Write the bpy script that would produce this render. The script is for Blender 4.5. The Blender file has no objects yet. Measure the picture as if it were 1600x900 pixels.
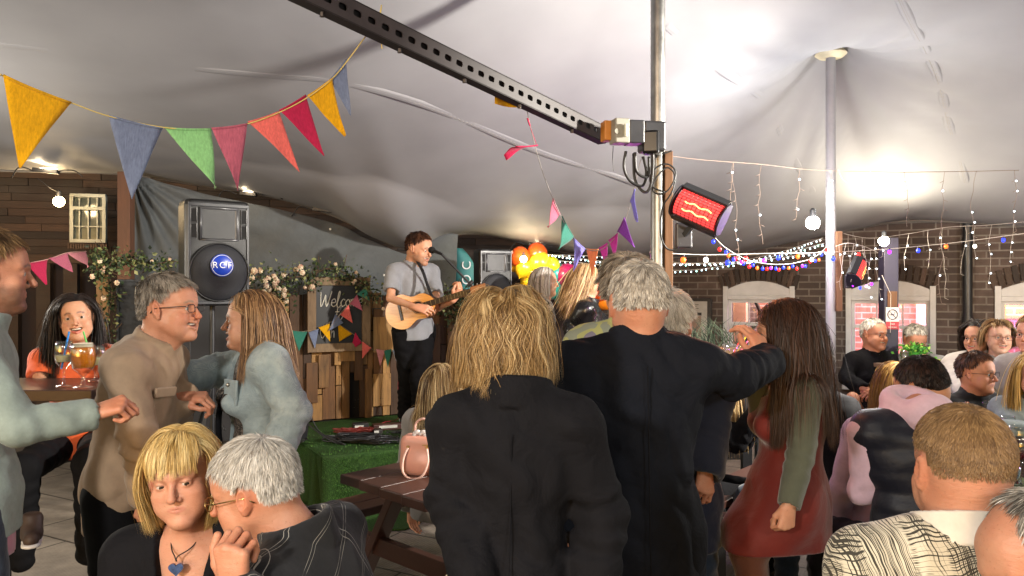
import bpy, math, random
import numpy as np
from mathutils import Vector, Matrix, noise as mnoise
S = bpy.context.scene
COL = S.collection
rnd = random.Random(7)
rng = np.random.default_rng(11)
PI = math.pi
# ------------------------------------------------------------------ camera
FPX, CAMH = 1200.0, 1.65
cam_d = bpy.data.cameras.new("camera"); cam = bpy.data.objects.new("camera", cam_d); COL.objects.link(cam)
cam_d.lens = 27.0; cam_d.sensor_width = 36.0; cam_d.clip_end = 500; cam_d.clip_start = .05
cam.location = (0, 0, CAMH); cam.rotation_euler = (PI/2, 0, 0)
S.camera = cam
def P(px, py, D):
    return np.array([(px-800)/FPX*D, D, CAMH+(450-py)/FPX*D])
# ------------------------------------------------------------------ world
W = bpy.data.worlds.new("World"); S.world = W; W.use_nodes = True
nt = W.node_tree; sky = nt.nodes.new("ShaderNodeTexSky"); sky.sky_type = 'NISHITA'; sky.sun_disc = False
sky.sun_elevation = math.radians(6.0); sky.sun_rotation = math.radians(200)
nt.links.new(sky.outputs[0], nt.nodes["Background"].inputs[0]); nt.nodes["Background"].inputs[1].default_value = 0.14
S.view_settings.view_transform = 'Standard'; S.view_settings.look = 'None'
S.view_settings.gamma = 1; S.view_settings.use_curve_mapping = False
S.view_settings.exposure = 0.82
S.cycles.use_denoising = True; S.cycles.max_bounces = 8; S.cycles.diffuse_bounces = 3; S.cycles.glossy_bounces = 3
S.cycles.transmission_bounces = 6; S.cycles.transparent_max_bounces = 12
S.cycles.sample_clamp_indirect = 4.0; S.cycles.caustics_reflective = False; S.cycles.caustics_refractive = False
# ------------------------------------------------------------------ lights
def lamp(name, kind, loc, energy, color, size=.2, target=None, spot=None, blend=.6, parent=None):
    d = bpy.data.lights.new(name, kind); d.energy = energy; d.color = color
    if kind == 'AREA': d.shape = 'DISK'; d.size = size
    else: d.shadow_soft_size = size
    if kind == 'SPOT': d.spot_size = math.radians(spot or 90); d.spot_blend = blend
    o = bpy.data.objects.new(name, d); COL.objects.link(o); o.location = loc
    if target is not None:
        v = Vector(target)-Vector(loc); o.rotation_euler = v.to_track_quat('-Z', 'Y').to_euler()
    return o
WARM = (1, .80, .58); COOL = (.93, .97, 1.0)
FL_A = (3.1, 3.3, 2.55)      # floodlight on the side pole, aimed across at the stage
FL_B = tuple(P(1272, 350, 6.0)); FL_C = tuple(P(1380, 378, 6.9))
FL_D = (-1.5, -.9, 2.35); FL_E = (1.9, -.9, 2.45)
L_A = lamp('flood_lamp_stage', 'SPOT', FL_A, 900, (1, .93, .82), .07, (-1.9, 6.6, 1.25), 84, .5)
L_B = lamp('flood_lamp_up', 'SPOT', (FL_B[0]-.02, FL_B[1]-.1, FL_B[2]+.09), 33, COOL, .05, (1.5, 4.1, 3.6), 150, .8)
L_C = lamp('flood_lamp_back', 'SPOT', (FL_C[0], FL_C[1]-.02, FL_C[2]+.08), 22, (1, .88, .66), .05, (FL_C[0]+.15, FL_C[1]-.4, 4), 165, .8)
L_D = lamp('fill_lamp_rear', 'POINT', FL_D, 225, (1, .95, .88), .12)  # unseen lamp behind the camera, added as general fill
L_F = lamp('fill_lamp_left', 'POINT', (-3.7, 4.2, 1.9), 75, (1, .92, .80), .10)  # added out of view to even the light over canopy and stage
L_G = lamp('fill_lamp_right', 'POINT', (4.7, 4.4, 1.75), 110, (1, .95, .90), .10)  # fill added out of view for the brick wall and seated guests
L_E = lamp('fill_lamp_side', 'POINT', FL_E, 80, (1, .97, .93), .12)  # second unseen lamp behind the camera, also added fill
# ------------------------------------------------------------------ tagging
def tag(o, label=None, cat=None, group=None, kind=None):
    if label: o['label'] = label
    if cat: o['category'] = cat
    if group: o['group'] = group
    if kind: o['kind'] = kind
    return o
def thing(name, label, cat, loc=(0, 0, 0), group=None, rotz=0):
    o = bpy.data.objects.new(name, None); COL.objects.link(o); o.empty_display_size = .1
    o.location = tuple(map(float, loc)); o.rotation_euler = (0, 0, rotz)
    return tag(o, label, cat, group)
def setpar(o, parent, local=False):
    if parent is not None:
        o.parent = parent
        if not local:
            wl = Vector(parent.location)
            if parent.parent is not None: wl = Vector((0, 0, 0)) if parent.get('_w') is None else wl
            o.matrix_parent_inverse = Matrix.Translation(-_wloc(parent))
def _wloc(p):
    v = Vector(p.location)
    q = p
    while q.parent is not None:
        v = v + q.matrix_parent_inverse.translation + Vector(q.parent.location); q = q.parent
    return v
# ------------------------------------------------------------------ mesh builder
class MB:
    def __init__(s): s.v = []; s.f = []; s.m = []; s.n = 0; s.t = []; s.cur = 0; s.tint = .5
    def add(s, vs, fs, m=None):
        b = s.n; vs = [tuple(map(float, p)) for p in vs]
        s.v += vs; s.n += len(vs); s.t += [s.tint]*len(vs)
        s.f += [tuple(i+b for i in f) for f in fs]; s.m += [s.cur if m is None else m]*len(fs)
        return s
    def box(s, c, size, R=None, taper=1.0):
        c = np.array(c, float); hx, hy, hz = [q/2 for q in size]
        pts = []
        for z in (-1, 1):
            k = taper if z > 0 else 1
            for x, y in ((-1, -1), (1, -1), (1, 1), (-1, 1)): pts.append(np.array([x*hx*k, y*hy*k, z*hz]))
        if R is not None: pts = [R@p for p in pts]
        return s.add([p+c for p in pts], [(3, 2, 1, 0), (4, 5, 6, 7), (0, 1, 5, 4), (1, 2, 6, 5), (2, 3, 7, 6), (3, 0, 4, 7)])
    def hexa(s, p):   # 8 corner points, bottom 4 ccw then top 4
        return s.add(p, [(3, 2, 1, 0), (4, 5, 6, 7), (0, 1, 5, 4), (1, 2, 6, 5), (2, 3, 7, 6), (3, 0, 4, 7)])
    def bar(s, a, b, w, h, up=(0, 0, 1)):
        a = np.array(a, float); b = np.array(b, float); d = b-a; L = np.linalg.norm(d); d = d/L
        x = np.cross(d, up); x /= np.linalg.norm(x)+1e-9; y = np.cross(x, d)
        R = np.array([x, d, y]).T
        return s.box((a+b)/2, (w, L, h), R)
    def tube(s, path, r, n=8, cap=True, closed=False):
        path = [np.array(p, float) for p in path]; k = len(path)
        rs = r if hasattr(r, '__len__') else [r]*k
        vs = []; px = None
        for i in range(k):
            if closed: d = path[(i+1) % k]-path[i-1]
            else: d = path[min(i+1, k-1)]-path[max(i-1, 0)]
            d = d/(np.linalg.norm(d)+1e-9)
            if px is None: px = np.cross(d, (0, 0, 1) if abs(d[2]) < .9 else (1, 0, 0))
            px = px-d*px.dot(d); px /= np.linalg.norm(px)+1e-9; py = np.cross(d, px)
            for j in range(n):
                a = 2*PI*j/n; vs.append(path[i]+rs[i]*(math.cos(a)*px+math.sin(a)*py))
        fs = []
        for i in range(k if closed else k-1):
            for j in range(n):
                fs.append((i*n+j, i*n+(j+1) % n, ((i+1) % k)*n+(j+1) % n, ((i+1) % k)*n+j))
        if cap and not closed: fs += [tuple(range(n-1, -1, -1)), tuple((k-1)*n+j for j in range(n))]
        return s.add(vs, fs)
    def lathe(s, prof, c=(0, 0, 0), R=None, n=24):
        vs = []; fs = []
        c = np.array(c, float)
        for (r, z) in prof:
            for j in range(n):
                a = 2*PI*j/n; p = np.array([r*math.cos(a), r*math.sin(a), z]); vs.append((R@p if R is not None else p)+c)
        for i in range(len(prof)-1):
            for j in range(n): fs.append((i*n+j, i*n+(j+1) % n, (i+1)*n+(j+1) % n, (i+1)*n+j))
        if prof[0][0] > 1e-6: fs.append(tuple(range(n-1, -1, -1)))
        if prof[-1][0] > 1e-6: fs.append(tuple((len(prof)-1)*n+j for j in range(n)))
        return s.add(vs, fs)
    def ball(s, c, r, R=None, n=12, m=8):
        r = r if hasattr(r, '__len__') else (r, r, r)
        vs = []; fs = []
        for i in range(m+1):
            th = PI*i/m
            for j in range(n):
                a = 2*PI*j/n; p = np.array([r[0]*math.sin(th)*math.cos(a), r[1]*math.sin(th)*math.sin(a), -r[2]*math.cos(th)])
                vs.append((R@p if R is not None else p)+np.array(c))
        for i in range(m):
            for j in range(n): fs.append((i*n+j, i*n+(j+1) % n, (i+1)*n+(j+1) % n, (i+1)*n+j))
        return s.add(vs, fs)
    def prism(s, pts, off):   # polygon (3-D, planar) extruded by vector off
        n = len(pts); pts = [np.array(p, float) for p in pts]; off = np.array(off, float)
        return s.add(pts+[p+off for p in pts], [tuple(range(n-1, -1, -1)), tuple(range(n, 2*n))]+[(i, (i+1) % n, n+(i+1) % n, n+i) for i in range(n)])
    def grid(s, G):   # G[i][j] points
        G = np.array(G); a, b = G.shape[:2]
        return s.add(G.reshape(-1, 3), [(i*b+j, (i+1)*b+j, (i+1)*b+j+1, i*b+j+1) for i in range(a-1) for j in range(b-1)])
    def build(s, name, mat, parent=None, smooth=False, bevel=0, solid=0, local=False, sub=0):
        me = bpy.data.meshes.new(name); me.from_pydata(s.v, [], s.f)
        mats = mat if isinstance(mat, (list, tuple)) else [mat]
        for m in mats: me.materials.append(m)
        me.polygons.foreach_set('material_index', s.m)
        at = me.attributes.new('tint', 'FLOAT', 'POINT'); at.data.foreach_set('value', s.t)
        if smooth: me.polygons.foreach_set('use_smooth', [True]*len(s.f))
        me.update()
        o = bpy.data.objects.new(name, me); COL.objects.link(o)
        if smooth == 'auto':
            me.set_sharp_from_angle(angle=math.radians(40))
        if solid:
            md = o.modifiers.new('s', 'SOLIDIFY'); md.thickness = solid; md.offset = 0
        if bevel:
            md = o.modifiers.new('b', 'BEVEL'); md.width = bevel; md.segments = 2; md.limit_method = 'ANGLE'
        if sub:
            md = o.modifiers.new('u', 'SUBSURF'); md.levels = sub; md.render_levels = sub
        setpar(o, parent, local)
        return o
def frame(yaw=0, pitch=0, roll=0):
    y, p, r = map(math.radians, (yaw, pitch, roll))
    Rz = np.array([[math.cos(y), -math.sin(y), 0], [math.sin(y), math.cos(y), 0], [0, 0, 1]])
    Rx = np.array([[1, 0, 0], [0, math.cos(p), -math.sin(p)], [0, math.sin(p), math.cos(p)]])
    Ry = np.array([[math.cos(r), 0, math.sin(r)], [0, 1, 0], [-math.sin(r), 0, math.cos(r)]])
    return Rz@Rx@Ry
def bez(pts, n=12):   # catmull-rom through points
    pts = [np.array(p, float) for p in pts]; out = []
    for i in range(len(pts)-1):
        p0 = pts[max(i-1, 0)]; p1 = pts[i]; p2 = pts[i+1]; p3 = pts[min(i+2, len(pts)-1)]
        for k in range(n):
            t = k/n; out.append(.5*((2*p1)+(-p0+p2)*t+(2*p0-5*p1+4*p2-p3)*t*t+(-p0+3*p1-3*p2+p3)*t**3))
    out.append(pts[-1]); return out
def sag(a, b, s, n=16):
    a = np.array(a, float); b = np.array(b, float)
    return [a+(b-a)*t+np.array([0, 0, -4*s*t*(1-t)]) for t in np.linspace(0, 1, n+1)]
def text_mesh(txt, size, font=None, depth=.0005, spacing=1.0, align='CENTER'):
    cu = bpy.data.curves.new('t', 'FONT'); cu.body = txt; cu.size = size; cu.extrude = depth; cu.align_x = align; cu.align_y = 'CENTER'; cu.space_character = spacing
    o = bpy.data.objects.new('t', cu); COL.objects.link(o)
    dg = bpy.context.evaluated_depsgraph_get(); dg.update()
    me = bpy.data.meshes.new_from_object(o.evaluated_get(dg)); bpy.data.objects.remove(o)
    return me
def put_text(name, txt, size, mat, center, right, up, parent, bold=0, sx=1.0, depth=.0008):
    me = text_mesh(txt, size, depth=depth, spacing=1.12); me.name = name; me.materials.clear(); me.materials.append(mat)
    r = Vector(right).normalized(); u = Vector(up).normalized(); n = r.cross(u)
    M = Matrix((r*sx, u, n)).transposed().to_4x4(); M.translation = Vector(center)
    me.transform(M); o = bpy.data.objects.new(name, me); COL.objects.link(o); setpar(o, parent); return o
# ------------------------------------------------------------------ materials
def hexc(h):
    c = [int(h[i:i+2], 16)/255 for i in (0, 2, 4)]
    return tuple((x/12.92 if x <= .04045 else ((x+.055)/1.055)**2.4) for x in c)+(1,)
class NT:
    def __init__(s, name):
        s.m = bpy.data.materials.new(name); s.m.use_nodes = True; s.t = s.m.node_tree
        s.b = s.t.nodes["Principled BSDF"]; s.out = s.t.nodes["Material Output"]; s._co = {}
    def n(s, typ, ins=None, **kw):
        nd = s.t.nodes.new("ShaderNode"+typ)
        for k, v in kw.items(): setattr(nd, k, v)
        if ins:
            for k, v in ins.items(): s.put(nd.inputs[k], v)
        return nd
    def put(s, sock, v):
        if hasattr(v, 'is_output'): s.t.links.new(v, sock)
        elif hasattr(v, 'outputs'): s.t.links.new(v.outputs[0], sock)
        else: sock.default_value = v
    def co(s, kind='Object', scale=(1, 1, 1), rot=(0, 0, 0)):
        tc = s.n('TexCoord'); mp = s.n('Mapping', {'Vector': tc.outputs[kind], 'Scale': scale, 'Rotation': rot}); return mp
    def noise(s, scale, detail=4, rough=.55, co=None, dist=0):
        return s.n('TexNoise', {'Vector': co or s.co(), 'Scale': scale, 'Detail': detail, 'Roughness': rough, 'Distortion': dist})
    def ramp(s, fac, stops, interp='LINEAR'):
        r = s.n('ValToRGB', {'Fac': fac}); r.color_ramp.interpolation = interp
        e = r.color_ramp.elements
        while len(e) < len(stops): e.new(.5)
        for el, (p, c) in zip(e, stops):
            el.position = p; el.color = c if hasattr(c, '__len__') else (c, c, c, 1)
        return r
    def mix(s, fac, a, b, mode='MIX'):
        m = s.n('Mix', data_type='RGBA', blend_type=mode)
        s.put(m.inputs[0], fac); s.put(m.inputs[6], a); s.put(m.inputs[7], b)
        return m.outputs[2]
    def math(s, op, a, b=0., c=None):
        m = s.n('Math', operation=op); s.put(m.inputs[0], a); s.put(m.inputs[1], b)
        if c is not None: s.put(m.inputs[2], c)
        return m.outputs[0]
    def bump(s, h, strength=.3, dist=.01, prev=None):
        b = s.n('Bump', {'Height': h, 'Strength': strength, 'Distance': dist})
        if prev is not None: s.put(b.inputs['Normal'], prev)
        s.put(s.b.inputs['Normal'], b); return b
    def set(s, **kw):
        nm = dict(col='Base Color', rough='Roughness', metal='Metallic', spec='Specular IOR Level', sheen='Sheen Weight', coat='Coat Weight',
                  emi='Emission Color', es='Emission Strength', trans='Transmission Weight', sss='Subsurface Weight', ior='IOR', alpha='Alpha')
        for k, v in kw.items(): s.put(s.b.inputs[nm[k]], v)
        return s
MATS = {}
def paint(name, col, rough=.5, metal=0, var=.12, nscale=8, bump=0, bscale=60, **kw):
    """base colour with gentle blotches and small bump"""
    if name in MATS: return MATS[name]
    t = NT(name); c = hexc(col) if isinstance(col, str) else col
    nz = t.noise(nscale, 5, .6)
    d = tuple(x*(1-var) for x in c[:3])+(1,); l = tuple(min(1, x*(1+var)) for x in c[:3])+(1,)
    t.set(col=t.ramp(nz, [(.3, d), (.7, l)]), rough=t.math('MULTIPLY_ADD', nz, .2, rough-.1), metal=metal, **kw)
    if bump: t.bump(t.noise(bscale, 3, .6), bump, .004)
    MATS[name] = t.m; return t.m
def cloth(name, col, scale=500, var=.12, sheen=.25, rough=.85, bump=.35, folds=.0, spec=.3):
    if name in MATS: return MATS[name]
    t = NT(name); c = hexc(col) if isinstance(col, str) else col
    nz = t.noise(14, 6, .65)
    d = tuple(x*(1-var) for x in c[:3])+(1,); l = tuple(min(1, x*(1+var)) for x in c[:3])+(1,)
    t.set(col=t.ramp(nz, [(.3, d), (.7, l)]), rough=rough, sheen=sheen, spec=spec)
    rg = t.n('TexNoise', {'Vector': t.co(scale=(1, 1, .55)), 'Scale': 4.2, 'Detail': 3., 'Roughness': .45, 'Distortion': .8}, noise_type='RIDGED_MULTIFRACTAL')
    b0 = t.bump(rg, .55 if folds == 0 else folds, .022); b1 = t.bump(t.noise(9, 4, .5, dist=.6), .4 if folds == 0 else folds, .02, prev=b0)
    wv = t.n('TexWave', {'Vector': t.co(), 'Scale': scale/6, 'Distortion': 2.0, 'Detail': 2}, wave_type='BANDS')
    t.bump(wv, bump*.35, .001, prev=b1)
    MATS[name] = t.m; return t.m
def emit(name, col, strength):
    if name in MATS: return MATS[name]
    t = NT(name); c = hexc(col) if isinstance(col, str) else col
    t.set(col=c, emi=c, es=strength, rough=.4); MATS[name] = t.m; return t.m
def metal(name, col, rough=.35, var=.15):
    return paint(name, col, rough, 1.0, var, 12, .05, 90)
def tinted(name, stops, rough=.7, grain=None, bump=.3, spec=.4, stain=.35, sheen=0):
    """colour picked per piece by the tint attribute, with grain"""
    if name in MATS: return MATS[name]
    t = NT(name); at = t.n('Attribute', attribute_name='tint')
    base = t.ramp(at.outputs['Fac'], [(p, hexc(c)) for p, c in stops])
    if grain:
        g = t.noise(grain[3], 6, .65, t.co(scale=grain[:3]), dist=.8)
        base2 = t.mix(t.ramp(g, [(.35, 0.), (.7, stain)]), base, (0.02, .013, .008, 1))
        bl = t.noise(3.1, 3, .5)
        base2 = t.mix(t.ramp(bl, [(.45, 0.), (.75, stain*.6)]), base2, (0.05, .04, .03, 1))
        t.set(col=base2, rough=rough, spec=spec); t.bump(g, bump, .006)
    else: t.set(col=base, rough=rough, spec=spec, sheen=sheen)
    MATS[name] = t.m; return t.m
BLACKPL = paint('black_plastic', '17181b', .45, var=.2, bump=.15, bscale=400)
# ================================================================== implicit surfaces (for people and soft goods)
class Field:
    def __init__(s, lo, hi, h):
        lo = np.array(lo, float); hi = np.array(hi, float)
        s.lo = lo; s.h = h; s.n = np.maximum(4, np.ceil((hi-lo)/h).astype(int)+1)
        s.V = np.full(tuple(s.n), 10.0, np.float32)
        s.ax = [(lo[i]+h*np.arange(s.n[i])).astype(np.float32) for i in range(3)]
    def sub(s, lo, hi):
        a = np.clip(np.floor((np.array(lo)-s.lo)/s.h).astype(int), 0, s.n-1)
        b = np.clip(np.ceil((np.array(hi)-s.lo)/s.h).astype(int)+1, 0, s.n)
        if np.any(b-a < 1): return None, None
        sl = tuple(slice(a[i], b[i]) for i in range(3))
        X = np.stack(np.meshgrid(*[s.ax[i][sl[i]] for i in range(3)], indexing='ij'), -1)
        return sl, X
    def _comb(s, sl, d, k, op):
        V = s.V[sl]; d = d.astype(np.float32)
        if op == 'u':
            if k > 0: hh = np.clip(.5+.5*(V-d)/k, 0, 1); s.V[sl] = V*(1-hh)+d*hh-k*hh*(1-hh)
            else: s.V[sl] = np.minimum(V, d)
        elif op == 's':
            d = -d
            if k > 0: hh = np.clip(.5-.5*(V-d)/k, 0, 1); s.V[sl] = V*(1-hh)+d*hh+k*hh*(1-hh)
            else: s.V[sl] = np.maximum(V, d)
    def cap(s, a, b, r1, r2=None, k=.02, flat=None, op='u', fold=None):
        """tapered limb; flat=(axis, factor>1) squeezes it along an axis; fold=(amp, cycles, t0, width)"""
        r2 = r1 if r2 is None else r2
        a = np.array(a, float); b = np.array(b, float); m = max(r1, r2)+k+s.h*2
        sl, X = s.sub(np.minimum(a, b)-m, np.maximum(a, b)+m)
        if sl is None: return s
        ab = (b-a).astype(np.float32); L2 = float(ab@ab)+1e-9
        q = X-a.astype(np.float32); t = np.clip((q@ab)/L2, 0, 1)
        w = q-t[..., None]*ab
        sc = 1.0
        if flat is not None:
            ax = np.array(flat[0], np.float32); ax /= np.linalg.norm(ax); f = flat[1]
            w = w+(w@ax)[..., None]*ax*(f-1)
        d = np.sqrt((w*w).sum(-1))-(r1+(r2-r1)*t)
        if flat is not None: d = d/(1+.5*(flat[1]-1))
        if fold is not None:
            amp, cyc, t0, wd = fold
            ph = 2.3*np.sin(X[..., 0]*23)+2.1*np.sin(X[..., 1]*19+1)+1.4*np.sin(X[..., 2]*14)
            d = d+amp*np.sin(2*PI*cyc*t+ph)*np.exp(-((t-t0)/wd)**2)
        s._comb(sl, d, k, op); return s
    def ell(s, c, r, R=None, k=.02, op='u'):
        c = np.array(c, float); r = np.array(r if hasattr(r, '__len__') else (r, r, r), float); m = r.max()+k+s.h*2
        sl, X = s.sub(c-m, c+m)
        if sl is None: return s
        q = X-c.astype(np.float32)
        if R is not None: q = q@np.array(R, np.float32)
        rr = r.astype(np.float32)
        k0 = np.sqrt(((q/rr)**2).sum(-1)); k1 = np.sqrt(((q/(rr*rr))**2).sum(-1))+1e-6
        s._comb(sl, k0*(k0-1)/k1, k, op); return s
    def box(s, c, r, R=None, rad=.01, k=.01, op='u'):
        c = np.array(c, float); r = np.array(r, float); m = np.linalg.norm(r)+rad+k+s.h*2
        sl, X = s.sub(c-m, c+m)
        if sl is None: return s
        q = X-c.astype(np.float32)
        if R is not None: q = q@np.array(R, np.float32)
        q = np.abs(q)-r.astype(np.float32)+rad
        d = np.sqrt((np.maximum(q, 0)**2).sum(-1))+np.minimum(q.max(-1), 0)-rad
        s._comb(sl, d, k, op); return s
    def plane(s, p, n, k=.006):      # keep what lies behind the normal n
        n = np.array(n, np.float32); n /= np.linalg.norm(n)
        sl, X = s.sub(s.lo, s.lo+s.n*s.h); d = -((X-np.array(p, np.float32))@n)
        s._comb(sl, d, k, 's'); return s
    def torus(s, c, nrm, R0, r, k=.01, sx=1.0, fwd=None, rz=None):
        c = np.array(c, float); n = np.array(nrm, float); n /= np.linalg.norm(n)
        f = np.array(fwd if fwd is not None else (1, 0, 0), float); f -= n*f.dot(n); f /= np.linalg.norm(f); g = np.cross(n, f)
        m = R0*max(1, sx)+r+(rz or 0)+k+s.h*2; sl, X = s.sub(c-m, c+m)
        if sl is None: return s
        q = X-c.astype(np.float32); z = q@n.astype(np.float32); x = q@f.astype(np.float32); y = (q@g.astype(np.float32))/sx
        rad = np.sqrt(x*x+y*y)-R0
        if rz: z = np.sign(z)*np.maximum(np.abs(z)-rz, 0)
        s._comb(sl, np.sqrt(rad*rad+z*z)-r, k, 'u'); return s
    def wrinkle(s, amp, f=1.0, seed=0, aniso=(1, 1, 1)):
        f = f*5.5; sl, X = s.sub(s.lo, s.lo+s.n*s.h)
        x, y, z = [(X[..., i]*f*aniso[i]+seed*1.7*(i+1)) for i in range(3)]
        w = np.sin(5*x+1.6*np.sin(3*y+2*z))+.9*np.sin(6*z+1.9*np.sin(3*x-2*y+1))+.5*np.sin(11*y+7*x+2*np.sin(5*z))
        w2 = 1-np.abs(np.sin(3.1*x+4.2*z+1.8*np.sin(2.5*y+1.3*x+seed)+.9*np.sin(4.1*z-2.2*x)))*2
        s.V += (amp*(.45*w+.5*w2)).astype(np.float32); return s
    def mesh(s):
        V = s.V; V[0] = V[-1] = 1; V[:, 0] = V[:, -1] = 1; V[:, :, 0] = V[:, :, -1] = 1
        V = np.where(np.abs(V) < 1e-7, 1e-7, V)
        I = V < 0; nx, ny, nz = V.shape
        c = [I[dx:nx-1+dx, dy:ny-1+dy, dz:nz-1+dz] for dx in (0, 1) for dy in (0, 1) for dz in (0, 1)]
        cnt = sum(x.astype(np.int8) for x in c); act = (cnt > 0) & (cnt < 8)
        idx = np.full(act.shape, -1, np.int64); A = np.argwhere(act)
        if len(A) == 0: return np.zeros((0, 3)), np.zeros((0, 4), int)
        idx[act] = np.arange(len(A))
        acc = np.zeros((len(A), 3)); num = np.zeros(len(A))
        cor = [(dx, dy, dz) for dx in (0, 1) for dy in (0, 1) for dz in (0, 1)]
        vals = [V[A[:, 0]+d[0], A[:, 1]+d[1], A[:, 2]+d[2]] for d in cor]
        for i in range(8):
            for j in range(i+1, 8):
                if sum(abs(np.array(cor[i])-np.array(cor[j]))) != 1: continue
                sgn = (vals[i] < 0) != (vals[j] < 0)
                t = vals[i]/(vals[i]-vals[j]+1e-20)
                pt = np.array(cor[i])[None]+(np.array(cor[j])-np.array(cor[i]))[None]*t[:, None]
                acc[sgn] += pt[sgn]; num[sgn] += 1
        P3 = (A+acc/np.maximum(num, 1)[:, None])*s.h+s.lo
        F = []
        for ax in range(3):
            sl0 = [slice(None)]*3; sl1 = [slice(None)]*3; sl0[ax] = slice(0, -1); sl1[ax] = slice(1, None)
            ch = I[tuple(sl0)] != I[tuple(sl1)]
            E = np.argwhere(ch); ins = I[tuple(sl0)][ch]
            u, v = (ax+1) % 3, (ax+2) % 3
            ok = (E[:, u] > 0) & (E[:, v] > 0) & (E[:, u] < V.shape[u]-1) & (E[:, v] < V.shape[v]-1)
            E = E[ok]; ins = ins[ok]
            def g(du, dv):
                q = E.copy(); q[:, u] -= du; q[:, v] -= dv; return idx[q[:, 0], q[:, 1], q[:, 2]]
            a, b, c2, d = g(1, 1), g(0, 1), g(0, 0), g(1, 0)
            q = np.stack([a, b, c2, d], 1); q[~ins] = q[~ins][:, ::-1]
            F.append(q[(q >= 0).all(1)])
        return P3, np.concatenate(F)
def fast_mesh(name, Vs, Fs, mat, parent=None, smooth=True, attrs=None, mats_idx=None, local=False):
    me = bpy.data.meshes.new(name); nv = len(Vs); nf = len(Fs); k = Fs.shape[1]
    me.vertices.add(nv); me.vertices.foreach_set('co', np.ascontiguousarray(Vs, dtype=np.float32).ravel())
    me.loops.add(nf*k); me.loops.foreach_set('vertex_index', np.ascontiguousarray(Fs, dtype=np.int32).ravel())
    me.polygons.add(nf); me.polygons.foreach_set('loop_start', np.arange(0, nf*k, k, dtype=np.int32))
    if mats_idx is not None: me.polygons.foreach_set('material_index', np.asarray(mats_idx, np.int32))
    me.polygons.foreach_set('use_smooth', np.full(nf, bool(smooth)))
    for nm, arr in (attrs or {}).items():
        if arr.ndim == 1:
            a = me.attributes.new(nm, 'FLOAT', 'POINT'); a.data.foreach_set('value', arr.astype(np.float32))
        else:
            a = me.attributes.new(nm, 'FLOAT_COLOR', 'POINT'); a.data.foreach_set('color', arr.astype(np.float32).ravel())
    for m in (mat if isinstance(mat, (list, tuple)) else [mat]): me.materials.append(m)
    me.update(calc_edges=True); me.validate()
    o = bpy.data.objects.new(name, me); COL.objects.link(o); setpar(o, parent, local); return o
# ------------------------------------------------------------------ head
SKIN_MATS = {}
def skin_mat(key, base, rough=.54):
    if key in SKIN_MATS: return SKIN_MATS[key]
    t = NT('skin_'+key); at = t.n('Attribute', attribute_name='Col')
    nz = t.noise(38, 5, .65); mot = t.mix(t.ramp(nz, [(.35, 0.), (.75, .28)]), at.outputs['Color'], (.42, .14, .07, 1))
    bl = t.noise(16, 3, .6); mot = t.mix(t.ramp(bl, [(.38, 0.), (.7, .30)]), mot, (.60, .36, .24, 1)); sp = t.noise(170, 2, .5); mot = t.mix(t.ramp(sp, [(.62, 0.), (.72, .35)]), mot, (.30, .12, .06, 1))
    pores = t.noise(420, 3, .6); wr = t.noise(60, 4, .6, t.co(scale=(.5, .5, 1.6)), dist=1.2)
    t.set(col=mot, rough=rough, sss=.12, spec=.45)
    t.put(t.b.inputs['Subsurface Radius'], (.6, .2, .1)); t.put(t.b.inputs['Subsurface Scale'], .012)
    b = t.bump(wr, .38, .004); t.bump(pores, .3, .001, prev=b)
    SKIN_MATS[key] = t.m; return t.m
EYE_W = paint('eye_white', 'b9aca2', .25, var=.06); EYE_I = paint('iris', '2c231c', .15, var=.1)
TEETH = paint('teeth', 'd8cfc0', .3, var=.05); MOUTH = paint('mouth_inside', '3a1210', .5)
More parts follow.
